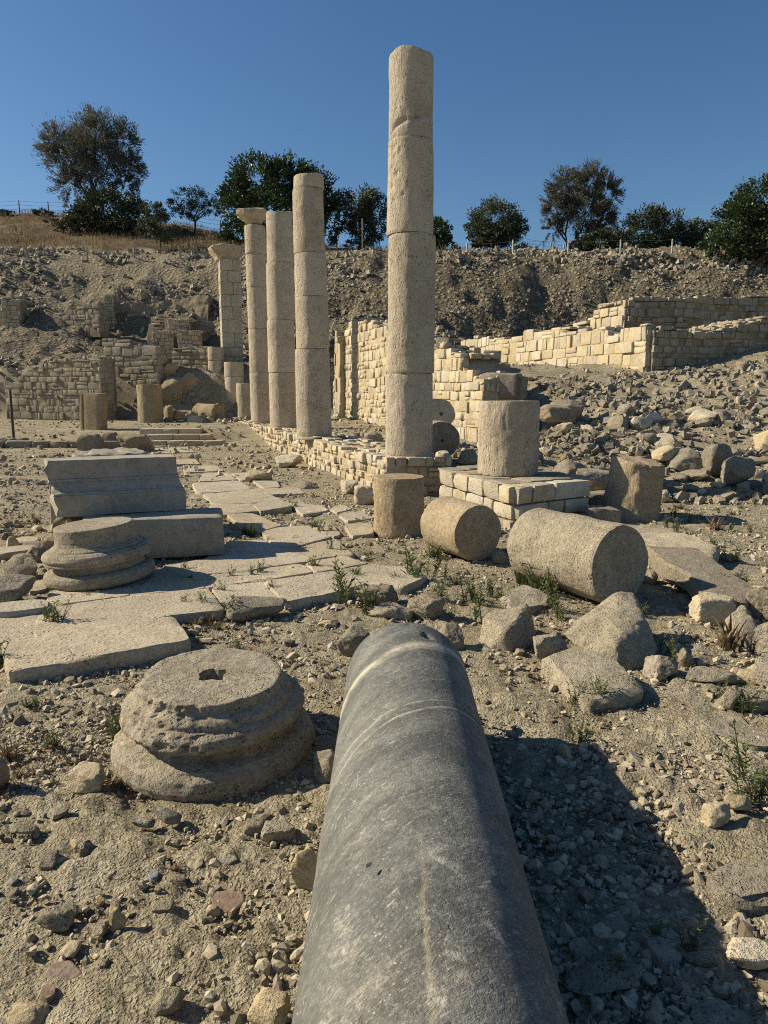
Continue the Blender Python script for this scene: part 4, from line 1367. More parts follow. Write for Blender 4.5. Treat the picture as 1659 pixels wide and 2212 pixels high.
SL.append((Z2((432, 396), (545, 390), (590, 430), (480, 437)), .045))
SL.append((Z2((640, 640), (760, 625), (820, 690), (775, 712)), .045))
SL.append((Z2((-60, 300), (90, 295), (150, 340), (-90, 352)), .045))
SL.append((Z2((-200, 255), (20, 252), (60, 285), (-180, 292)), .045))
SL.append((Z2((120, 300), (260, 296), (300, 335), (180, 345)), .04))
SL.append((Z2((260, 405), (420, 398), (470, 432), (330, 440)), .045))
SL.append((Z2((-330, 215), (-120, 210), (-90, 240), (-320, 246)), .045))
SL.append((Z1((0, 1262), (280, 1240), (300, 1285), (0, 1320)), .10))
SL.append((Z1((180, 1120), (300, 1110), (300, 1160), (190, 1180)), .05))
SL.append((Z1((-60, 900), (230, 880), (235, 905), (-60, 945)), .07))
SL.append((Z1((110, 830), (235, 827), (225, 856), (105, 862)), .05))
SL.append((Z1((470, 1010), (1000, 960), (800, 1050), (500, 1060)), .05))
FRONT = (0, 12, 13)
for i, (pts, z) in enumerate(SL):
    z = z if i in FRONT or i > 19 else .066 + .008 * ((i * 7) % 3 - 1)
    z = .03 if 19 < i < 34 else z
    ctr_ = np.mean(gnd(pts, z), 0)
    P_ = [ctr_ + (np.array(q) - ctr_) * (1 + (.022 if i < 14 else .05) / (np.linalg.norm(np.array(q) - ctr_) + .01)) for q in gnd(pts, z)]
    me, c = slab_mesh('paving_slab', P_, z, z + .05, PAVE, 40 + i, rough=.006, edge=.010, ragged=.007, step=.045 if i < 16 else .09)
    ob('paving_slab', me, pav, c)

# ------------------------------------------------------------------ the fallen grey marble shaft in the foreground
def fallen_shaft():
    L, seg, rows = 2.385, 150, 170
    r0, r1 = .298, .288
    th = np.linspace(0, 2 * math.pi, seg, endpoint=False)
    zz = np.linspace(0, L, rows)
    T, Z = np.meshgrid(th, zz)
    R = lerp(r0, r1, Z / L)
    e = .022
    R = R - np.clip(1 - (L - Z) / e, 0, 1) ** 2 * e * .6
    cx, cy = np.cos(T), np.sin(T)
    P = np.stack([cx * .29, cy * .29, Z], -1).reshape(-1, 3)
    R = R + (.0022 * fbm(P * 3, 3, 5) + .0009 * fbm(P * 16, 2, 6)).reshape(R.shape)
    # small holes and bruises (angle from the top, place along the shaft)
    for a, z, s, d in ((.32, 2.20, .022, .03), (.30, 2.235, .016, .014), (.10, 1.93, .007, .010), (.02, 2.32, .012, .006), (-.1, 1.25, .008, .004), (.5, 1.05, .008, .008), (-.35, 1.7, .008, .004), (.62, .52, .012, .010), (-.25, .62, .007, .004), (.25, .8, .006, .005)):
        aa = math.pi / 2 + a            # top is local +Y, local X points left
        da = np.angle(np.exp(1j * (T - aa))) * .29
        R = R - d * np.exp(-(((da / s) ** 2 + ((Z - z) / s) ** 2) ** 1.6))
    # broken near end: bite on the right
    n = fbm(np.stack([cx * 3, cy * 3, 0 * cx], -1).reshape(-1, 3), 4, 9).reshape(R.shape)
    bite = .02 + .03 * np.clip(n, -1, 1) + .09 * ss(.45, .95, np.cos(T - math.pi / 2 - .80))
    Z = Z + (1 - ss(0, .35, Z)) * bite * 1.0
    V = [np.stack([cx * R, cy * R, Z], -1).reshape(-1, 3)]
    F = [grid_faces(rows, seg, True)]
    cur = rows * seg
    tris = []
    for top in (False, True):
        prev = (rows - 1) * seg if top else 0
        Rr = R[-1] if top else R[0]
        zb = L if top else None
        for q in (.9, .72, .5, .28):
            x, y = Rr * q * np.cos(th), Rr * q * np.sin(th)
            pn = np.stack([x, y, 0 * x], -1)
            if top:
                z = L + .004 * fbm(pn * 9, 3, 15)
            else:
                z = Z[0] * q + .03 * fbm(pn * 9, 4, 16) + .03
            V.append(np.stack([x, y, z + 0 * x], -1))
            i = np.arange(seg); j = (i + 1) % seg
            f = np.stack([prev + i, prev + j, cur + j, cur + i], -1)
            F.append(f if top else f[:, ::-1])
            prev = cur; cur += seg
        V.append(np.array([[0, 0, L if top else .06]]))
        i = np.arange(seg); j = (i + 1) % seg
        t = np.stack([prev + i, prev + j, np.full(seg, cur)], -1)
        tris.append(t if top else t[:, ::-1])
        cur += 1
    me = sharp(mesh('fallen_shaft', np.concatenate(V), [np.concatenate(F), np.concatenate(tris)], DARK_MARBLE, True), 45)
    # local Z -> forward along the ground, local Y -> up, local X -> to the right
    m = Matrix(((1, 0.004, 0), (0, 0, 1), (0, 1, 0)))
    m = Matrix(((-1, 0, 0), (0, 0, 1), (0, 1, 0)))
    yaw = Matrix.Rotation(-.006, 3, 'Z')
    o = ob('fallen_shaft', me, loc=(.095, 1.035, .285), rot=(yaw @ m).to_euler())
    tag(o, 'smooth dark grey marble column shaft lying in the foreground, pointing away', 'column')
fallen_shaft()

# ------------------------------------------------------------------ moulded column bases
def attic_base(name, label, x, y, zb, prof, seed, mat, tilt, worn, seg=150, hole=True, spin=0, scale=1.0):
    """turned base: prof = [(radius, height)] outline from bottom to top, resampled and eroded"""
    P = np.array(prof, float) * scale
    d = np.concatenate([[0], np.cumsum(np.linalg.norm(np.diff(P, axis=0), axis=1))])
    t = np.linspace(0, d[-1], 120)
    R0 = np.interp(t, d, P[:, 0]); Z0 = np.interp(t, d, P[:, 1])
    for _ in range(0):
        R0[1:-1] = .5 * R0[1:-1] + .25 * (R0[2:] + R0[:-2]); Z0[1:-1] = .5 * Z0[1:-1] + .25 * (Z0[2:] + Z0[:-2])
    th = np.linspace(0, 2 * math.pi, seg, endpoint=False)
    T, I = np.meshgrid(th, np.arange(len(t)))
    R, Z = R0[I], Z0[I]
    cx, cy = np.cos(T), np.sin(T)
    A = np.stack([cx * R, cy * R, Z], -1).reshape(-1, 3)
    g = np.random.default_rng(seed)
    off = g.uniform(-40, 40, 3)
    R = R + (worn * (.011 * fbm(A * 2.6 + off, 3, seed) + .006 * fbm(A * 9 + off, 3, seed + 1) - (.006 + .020 * np.clip(-cx.ravel() - .3 * cy.ravel(), 0, 1) * (A[:, 2] > .16)) * np.clip(fbm(A * 34 + off, 2, seed + 4) + .05, 0, 1))).reshape(R.shape)
    # large losses
    for _ in range(int(worn * 5)):
        a, zc = g.uniform(0, 6.28), g.uniform(.1, 1) * Z0.max()
        s, dp = g.uniform(.04, .10), g.uniform(.012, .03) * worn
        da = np.angle(np.exp(1j * (T - a))) * .4
        R = R - dp * np.exp(-((da / s) ** 2 + ((Z - zc) / (s * .7)) ** 2) ** 2)
    zz = (worn * (0.010 * fbm(np.stack([cx * 1.5, cy * 1.5, 0 * cx], -1).reshape(-1, 3) + off, 3, seed + 8))).reshape(R.shape) * ss(.5, 1, Z / Z0.max())
    V = [np.stack([cx * R, cy * R, Z + zz], -1).reshape(-1, 3)]
    F = [grid_faces(len(t), seg, True)]
    cur = len(t) * seg
    prev = (len(t) - 1) * seg
    Rr, zt = R[-1], Z[-1] + zz[-1]
    i = np.arange(seg); j = (i + 1) % seg
    rings = [.95, .88, .8, .7, .6, .5, .4, .33]
    for q in rings:
        x_, y_ = Rr * q * np.cos(th), Rr * q * np.sin(th)
        pn = np.stack([x_, y_, 0 * x_], -1)
        z = lerp(Z0.max(), zt, ss(.5, 1, q)) + .006 * worn * fbm(pn * 9 + off, 3, seed + 3) + .010 * worn * np.sin(q * 26) * .25
        V.append(np.stack([x_, y_, z], -1))
        F.append(np.stack([prev + i, prev + j, cur + j, cur + i], -1)); prev = cur; cur += seg
    if hole:
        sq = .058 / np.maximum(np.abs(np.cos(th + spin)), np.abs(np.sin(th + spin)))
        sq = np.minimum(sq, .074) * (1 + .10 * np.sin(th * 5 + 1))
        for k, dz in ((1, 0), (.97, -.012), (.93, -.075)):
            V.append(np.stack([sq * k * np.cos(th), sq * k * np.sin(th), np.full(seg, Z0.max() + dz)], -1))
            F.append(np.stack([prev + i, prev + j, cur + j, cur + i], -1)); prev = cur; cur += seg
        zc = Z0.max() - .08
    else:
        zc = Z0.max()
    V.append(np.array([[0, 0, zc]]))
    tri = [np.stack([prev + i, prev + j, np.full(seg, cur)], -1)]; cur += 1
    V.append(np.array([[0, 0, 0]]))
    tri.append(np.stack([j, i, np.full(seg, cur)], -1))
    me = sharp(mesh(name, np.concatenate(V), [np.concatenate(F), np.concatenate(tri)], mat, True), 55)
    return tag(ob(name, me, loc=(x, y, zb), rot=(tilt[0], tilt[1], spin)), label, 'column base')

c = at_z(470, 1606, 0)
attic_base('moulded_stone', 'big worn column base half sunk in gravel beside the grey shaft, square hole on top', c[0], c[1] - .03, -.05,
           [(.40, 0), (.45, .02), (.480, .06), (.488, .10), (.476, .15), (.44, .178), (.39, .187), (.372, .20), (.368, .228), (.384, .242), (.42, .246), (.437, .262), (.440, .285), (.428, .312), (.398, .330), (.384, .335), (.382, .352), (.368, .37), (.345, .385), (.338, .40), (.332, .425), (.325, .43)],
           8, BASE_STONE, (.05, -.02), .9, seg=210, spin=.4, scale=.97)
c = at_z(219, 1247, .07)
attic_base('moulded_stone', 'moulded column base with drum neck sitting aslant on the paving slabs', c[0], c[1], .06,
           [(.42, 0), (.46, .012), (.48, .04), (.484, .075), (.472, .11), (.44, .128), (.40, .132), (.395, .145), (.392, .185), (.40, .20), (.462, .205), (.466, .22), (.46, .228), (.468, .24), (.475, .262), (.463, .29), (.43, .312), (.40, .318), (.398, .33), (.372, .345), (.352, .362), (.345, .39), (.343, .43), (.343, .505), (.335, .512)],
           18, BASE_STONE, (.015, -.075), .16, seg=150, hole=False, scale=.95)

# ------------------------------------------------------------------ marble blocks stacked on the left
def box_mesh(name, w, d, h, mat, seed, rough=.006, chip=.03, n=26):
    """squared block with worn arrises"""
    Vs, Fs, cur = [], [], 0
    def face(o, u, v, nu, nv):
        nonlocal cur
        a, b = np.meshgrid(np.linspace(0, 1, nu), np.linspace(0, 1, nv))
        p = np.array(o) + a[..., None] * np.array(u) + b[..., None] * np.array(v)
        Vs.append(p.reshape(-1, 3)); Fs.append(grid_faces(nv, nu) + cur); cur += nu * nv
    nw, nd, nh = max(6, int(w * n)), max(5, int(d * n)), max(5, int(h * n))
    x, y, z = -w / 2, -d / 2, 0
    face((x, y, z), (w, 0, 0), (0, 0, h), nw, nh)
    face((-x, y, z), (0, d, 0), (0, 0, h), nd, nh)
    face((-x, -y, z), (-w, 0, 0), (0, 0, h), nw, nh)
    face((x, -y, z), (0, -d, 0), (0, 0, h), nd, nh)
    face((x, y, h), (w, 0, 0), (0, d, 0), nw, nd)
    face((x, -y, z), (w, 0, 0), (0, -d, 0), nw, nd)
    P = np.concatenate(Vs); F = np.concatenate(Fs)
    # soften: pull in near edges
    ex, ey, ez = w / 2 - np.abs(P[:, 0]), d / 2 - np.abs(P[:, 1]), np.minimum(P[:, 2], h - P[:, 2])
    E = np.sort(np.stack([ex, ey, ez], -1), 1)
    near = E[:, 1]                          # distance to nearest edge along the face
    off = np.random.default_rng(seed).uniform(-30, 30, 3)
    nz = np.clip(fbm(P * 4 + off, 3, seed), -.4, 1)
    amt = np.clip(1 - near / (chip * (.5 + .9 * np.clip(nz + .3, 0, 1))), 0, 1) ** 2 * chip * .42
    cvec = np.stack([np.sign(P[:, 0]) * (ex < chip * 1.5), np.sign(P[:, 1]) * (ey < chip * 1.5), np.where(P[:, 2] > h / 2, 1, -1) * (ez < chip * 1.5)], -1)
    P = P - cvec * amt[:, None]
    P = P + rough * np.stack([fbm(P * 3 + off + i * 11, 3, seed + i) for i in range(3)], -1)
    me = mesh(name, P, F, mat, True)
    bm = bmesh.new(); bm.from_mesh(me)
    bmesh.ops.remove_doubles(bm, verts=bm.verts, dist=.002)
    bm.to_mesh(me); bm.free()
    return sharp(me, 40)

pR, pL = at_z(489, 1199, .07), at_z(168, 1214, .07)
w = pR[0] - pL[0]
rzl = math.atan2(pR[1] - pL[1], pR[0] - pL[0])
dl = .62
cx_, cy_ = (pR[0] + pL[0]) / 2 - math.sin(rzl) * dl / 2, (pR[1] + pL[1]) / 2 + math.cos(rzl) * dl / 2
tag(ob('marble_block', box_mesh('marble_block', w, dl, .40, MARBLE, 3), loc=(cx_, cy_, .062), rot=(0, 0, rzl)),
    'large plain dark marble block, lowest of the stack at the left', 'stone block')
def moulded_block():
    z0 = .468
    a, b = at_z(106, 1119, z0), at_z(403, 1101, z0)
    w = np.linalg.norm(b[:2] - a[:2]); rz = math.atan2(b[1] - a[1], b[0] - a[0])
    # profile (outward, height)
    prof = [(0, 0), (0, .20), (-.012, .205), (-.012, .222), (-.035, .235), (-.062, .265), (-.09, .318), (-.105, .335), (-.105, .352), (-.118, .356), (-.118, .53), (-.124, .538)]
    P = []
    for (p, q) in zip(prof[:-1], prof[1:]):
        for t in np.linspace(0, 1, 5, endpoint=False):
            P.append((lerp(p[0], q[0], t), lerp(p[1], q[1], t)))
    P.append(prof[-1])
    P = np.array(P)
    n, m = len(P), 64
    dep = .52
    V = []
    us = np.linspace(0, 1, m)
    for k, u in enumerate(us):
        for o_, z in P:
            # the moulding returns along the right end
            xr = w + o_ * .55
            V.append((lerp(0, xr, u), -o_, z))
    for k, u in enumerate(us):
        for o_, z in P:
            xr = w + o_ * .55
            V.append((lerp(0, xr, u), dep, z))
    V = np.array(V, float)
    off = np.array([3.1, 7.7, 1.2])
    V += .005 * np.stack([fbm(V * 5 + off + i * 5, 3, 60 + i) for i in range(3)], -1)
    # rough broken left end
    lw = np.clip(1 - V[:, 0] / .12, 0, 1)
    V[:, 0] += lw * (.05 * fbm(V * np.array([0, 7, 7]) + off, 4, 66) + .05 * (V[:, 2] < .3))
    V[:, 1] += np.clip(1 - V[:, 0] / .16, 0, 1) * (V[:, 2] < .32) * (V[:, 1] < .2) * .07 * np.clip(fbm(V * 9 + off, 3, 67) + .6, 0, 2)
    F = [grid_faces(m, n)]
    nb = n * m
    F.append(grid_faces(m, n)[:, ::-1] + nb)
    i = np.arange(m - 1)
    F.append(np.stack([i * n + n - 1, nb + i * n + n - 1, nb + (i + 1) * n + n - 1, (i + 1) * n + n - 1], -1)[:, ::-1])
    F.append(np.stack([i * n, (i + 1) * n, nb + (i + 1) * n, nb + i * n], -1)[:, ::-1])
    j = np.arange(n - 1)
    F.append(np.stack([j, j + 1, nb + j + 1, nb + j], -1))
    e = (m - 1) * n
    F.append(np.stack([e + j, nb + e + j, nb + e + j + 1, e + j + 1], -1))
    me = mesh('moulded_block', V, np.concatenate(F)[:, ::-1], MARBLE, True)
    bm = bmesh.new(); bm.from_mesh(me)
    bmesh.ops.recalc_face_normals(bm, faces=bm.faces)
    bm.to_mesh(me); bm.free()
    sharp(me, 35)
    tag(ob('moulded_block', me, loc=(a[0], a[1], z0), rot=(0, .0, rz)), 'marble block with stepped moulding, lying on top of the plain block', 'stone block')
moulded_block()
def pixel_slab(name, label, cat, pts, z, thick, mat, seed, group=None, plane=(0, 0), rough=.012, ragged=.02, edge=.02, step=.04):
    me, c = slab_mesh(name, gnd(pts, z), z, thick, mat, seed, rough=rough, ragged=ragged, edge=edge, plane=plane, step=step)
    return tag(ob(name, me, loc=c), label, cat, group)
# upright slab edge and flat slabs behind the stack
zb = .97
a = at_y(88, 990, 8.3)
tag(ob('marble_slab', box_mesh('marble_slab', .10, .34, .86, MARBLE, 13, chip=.03), loc=(a[0] + .01, 8.62, .0), rot=(0, .04, .05)), 'thin upright grey slab leaning at the left end of the marble stack', 'stone slab')
b1 = at_y(245, 990, 8.4)
tag(ob('marble_block', box_mesh('marble_block', 1.15, .7, .84, MARBLE, 15, chip=.04), loc=(b1[0] - .02, 8.75, .0), rot=(0, 0, rzl)), 'block with broken top standing behind the moulded block', 'stone block')
for i, (pts, z, th, lab) in enumerate((
        ([(186, 992), (200, 978), (262, 968), (300, 972), (318, 980), (306, 990), (262, 996)], .96, .14, 'broad flat rock lying on top of the marble stack'),
        ([(150, 990), (160, 982), (215, 981), (225, 988), (210, 995), (160, 995)], .93, .07, 'small thin slab lying on the stack at its left end'),
        ([(302, 988), (340, 984), (352, 990), (310, 994)], .93, .07, 'small pale slab on the right end of the marble stack'))):
    c = at_y(pts[0][0], 985, 8.7)
    P = [at_y(x, y, 8.7 + (992 - y) * .03)[:2] for x, y in pts]
    me, ctr = slab_mesh('flat_rock', P, z, th, MARBLE, 140 + i, rough=.03, ragged=.03, edge=.03, step=.05)
    tag(ob('flat_rock', me, loc=ctr), lab, 'stone slab')

# ------------------------------------------------------------------ drums lying and standing in front
p = at_z(861, 1160, 0)
yb = p[1] + .30
sx = at_y(861, 1100, yb)[0]
hz_top = at_y(861, 1042, yb)[2]
me = sharp(drum_mesh('drum', .302, .300, .70, LIME_TAN, 7, seg=110, rows=34, rough=.006, chip=.03, edge=.012, pitted=.006, dents=3, capn=10), 50)
tag(ob('column_drum', me, loc=(sx, yb, -.02), rot=(.01, 0, .5)), 'upright tan drum with mossy stains in front of the podium end', 'column drum')
def lying_drum(label, px, py, rad, L, nrm, seed, mat, zlift=0, lathe=None, name='column_drum', Y=None, hole=.0, **kw):
    """drum on its side; (px,py) = picture point of the near face's centre, nrm = outward normal of that face"""
    zc = rad + zlift
    c = at_z(px, py, zc) if Y is None else at_y(px, py, Y)
    me = sharp(drum_mesh('drum', rad, rad * .98, L, mat, seed, hole=hole, **kw), 50)
    d = Vector((nrm[0], nrm[1], nrm[2] if len(nrm) > 2 else 0)).normalized()
    base = Vector(c) - d * L
    return tag(ob(name, me, loc=base, rot=axis_rot(d, seed * .7)), label, 'column drum')
lying_drum('tan drum lying on its side beside the upright one, cut face forward', 1033, 1152, .287, .66, (.45, -.88), 21, LIME_TAN, 0, seg=110, rows=30, rough=.005, chip=.02, edge=.010, pitted=.006, dents=2, capn=12)
lying_drum('largest drum lying on its side at the right with shaded cut face', 1340, 1222, .325, .97, (.50, -.86), 33, DRUM_GREY, 0.01, seg=130, rows=44, rough=.007, chip=.03, edge=.012, pitted=.008, dents=3, capn=14)
lying_drum('yellowish drum end with a dark dowel hole behind the tall column', 953, 894, .34, .5, (.15, -.98), 41, LIME_WARM, Y=17.0, seg=64, rows=10, hole=.05, chip=.04)
lying_drum('grey drum with small round hole lying against the podium behind the tall column', 955, 952, .36, .5, (.25, -.95), 43, LIME_GREY, Y=13.6, seg=64, rows=10, hole=.03, chip=.04)
lying_drum('fluted drum lying among stones beside the square pillar', 472, 893, .41, 1.15, (.84, -.5), 45, LIME_TAN, Y=31.6, seg=64, rows=20, rough=.02, chip=.05)
# leaning broken drum on the right
p = at_z(1383, 1128, 0)
me = sharp(drum_mesh('drum', .375, .345, .82, LIME_TAN, 51, seg=110, rows=34, rough=.012, chip=.03, edge=.02, pitted=.012, dents=3, broken=.03, slant=(-.03, .02), capn=10), 60)
tag(ob('broken_column', me, loc=(p[0] - .02, p[1] + .34, -.04), rot=(.02, .07, 0)), 'leaning broken stump of a column standing alone at the right', 'column stump')
# drum and jamb far left
p = at_y(326, 905, 30.2)
me = sharp(drum_mesh('drum', .50, .49, height_at(326, 831, 30.2) - .45, LIME_TAN, 61, seg=64, rows=18, rough=.01, chip=.03, pitted=.008), 55)
tag(ob('column_drum', me, loc=(p[0], 30.2, .45)), 'tan upright drum far off before the rubble heap on the left', 'column drum')
def jamb():
    Y = 27.2
    a, b = at_y(176, 900, Y), at_y(226, 900, Y)
    h = height_at(200, 850, Y) - .1
    r = root('moulded_jamb', 'leaning upright door jamb with vertical mouldings, far left of the steps', 'jamb', ((a[0] + b[0]) / 2, Y, .12), (0, .04, -.25))
    ob('block', box_mesh('block', .66, .5, h, LIME_TAN, 71, n=12), r, (.08, 0, 0))
    for i, (x, w) in enumerate(((-.36, .10), (-.27, .07), (-.46, .08))):
        ob('moulding', box_mesh('moulding', w, .42 - i * .05, h * (.98 if i < 2 else .78), LIME_TAN, 72 + i, n=12, chip=.012), r, (x, .02 * i, 0))
jamb()

# ------------------------------------------------------------------ brick-built pedestal with a pitted drum on top
def pedestal():
    zt = .56
    f, l, r_ = at_z(1112, 1049, zt), at_z(957, 1013, zt), at_z(1266, 1034, zt)
    dl_, dr = l[:2] - f[:2], r_[:2] - f[:2]
    bk = f[:2] + dl_ + dr
    r = root('pedestal', 'square pedestal of pale rough blocks carrying the pitted drum', 'pedestal', (f[0], f[1], 0))
    g = np.random.default_rng(8)
    o = f[:2]
    # core
    q = [o + (dl_ + dr) * .012, o + dr * .988 + dl_ * .012, o + (dl_ + dr) * .988, o + dl_ * .988 + dr * .012]
    V = np.array([(x[0] - f[0], x[1] - f[1], z) for z in (-.2, zt - .05) for x in q])
    ob('core', mesh('core', V, np.array([[3, 2, 1, 0], [4, 5, 6, 7], [0, 1, 5, 4], [1, 2, 6, 5], [2, 3, 7, 6], [3, 0, 4, 7]]), MORTAR, False), r)
    zs = [-.08, .13, .33, zt - .002]
    for ci in range(3):
        z0, z1 = zs[ci], zs[ci + 1]
        out = .02 if ci == 2 else (-.03 if ci == 0 else 0)
        for dv, other in ((dl_, dr), (dr, dl_)):
            Ln = np.linalg.norm(dv); u = dv / Ln
            nn = -other / np.linalg.norm(other)
            s = -.02
            while s < Ln:
                w = g.uniform(.24, .62)
                if Ln - s - w < .16: w = Ln - s + .01
                c = o + u * (s + w / 2) - nn * .13 + nn * (out + g.uniform(-.005, .03))
                block('block', r, (c[0] - f[0], c[1] - f[1], (z0 + z1) / 2), (w - .012, .32, z1 - z0 - .012), LIME_WARM if ci else LIME, int(g.integers(0, 14)), math.atan2(u[1], u[0]) + g.normal(0, .015), g.normal(0, .015), g.normal(0, .015), sub=4)
                s += w
    # top flags
    for a in np.arange(.1, .95, .27):
        for b in np.arange(.1, .95, .27):
            c = o + dl_ * (a + .08) + dr * (b + .08)
            block('top_flag', r, (c[0] - f[0], c[1] - f[1], zt - .035 + g.uniform(-.008, .008)), (.42, .42, .07), LIME, int(g.integers(0, 14)), g.uniform(-.2, .2) + .3)
    # drum
    Y = 10.15
    cx = at_y(1098, 950, Y)[0]
    z_top = height_at(1098, 866, Y)
    me = sharp(drum_mesh('drum', .412, .408, z_top - zt - .005, LIME_COL, 91, seg=130, rows=40, rough=.006, chip=.03, edge=.012, pitted=.012, dents=4, capn=10), 50)
    tag(ob('column_drum', me, loc=(cx, Y, zt + .005), rot=(0, 0, 1)), 'big pitted drum standing on the square block pedestal', 'column drum')
pedestal()
# ------------------------------------------------------------------ single rocks
def hero(label, x0, y0, x1, y1, seed, mat=ROCK, k=.75, name='rock', zl=0.0, rz=None, planes=9, sub=5, box=0, tilt=(0, 0), sink=.10, cat='rock', group=None, Y=None, flat=None, p=60, noise=.045):
    """one rock sized from the frame it fills: x0..x1, y0..y1 in the picture, resting on the ground"""
    b = at_z((x0 + x1) / 2, y1, zl) if Y is None else at_y((x0 + x1) / 2, y1, Y)
    dep = b[1] * ct + (EYE - b[2]) * st
    w = (x1 - x0) / FOC * dep
    dp = k * w
    cy = b[1] + dp * .42
    dep2 = cy * ct + (EYE - b[2]) * st
    w = (x1 - x0) / FOC * dep2
    ang = math.atan2(EYE - b[2], cy)
    h = ((y1 - y0) / FOC * dep2 - dp * .75 * math.sin(ang)) / math.cos(ang)
    h = max(h, .22 * w) if flat is None else flat * w
    V, F = rock_shape(sub, seed, n=planes, p=p, noise=noise, box=box, fine=.030, freq=2.5)
    a = 0 if rz is None else rz
    if a:
        V = np.stack([V[:, 0] * math.cos(a) - V[:, 1] * math.sin(a), V[:, 0] * math.sin(a) + V[:, 1] * math.cos(a), V[:, 2]], -1)
        lo, hi = V.min(0), V.max(0)
        V = (V - (lo + hi) / 2) / ((hi - lo) / 2)
    H2 = h * (1 + sink)
    V = V * np.array([w / 2, dp / 2, H2 / 2]) + np.array([0, 0, H2 / 2])
    me = sharp(mesh(name, V, F, mat, True), 48)
    xc = ((x0 + x1) / 2 - 829.5) / FOC * dep2
    o = ob(name, me, loc=(xc, cy, b[2] - h * sink), rot=(tilt[0], tilt[1], 0))
    return tag(o, label, cat, group)

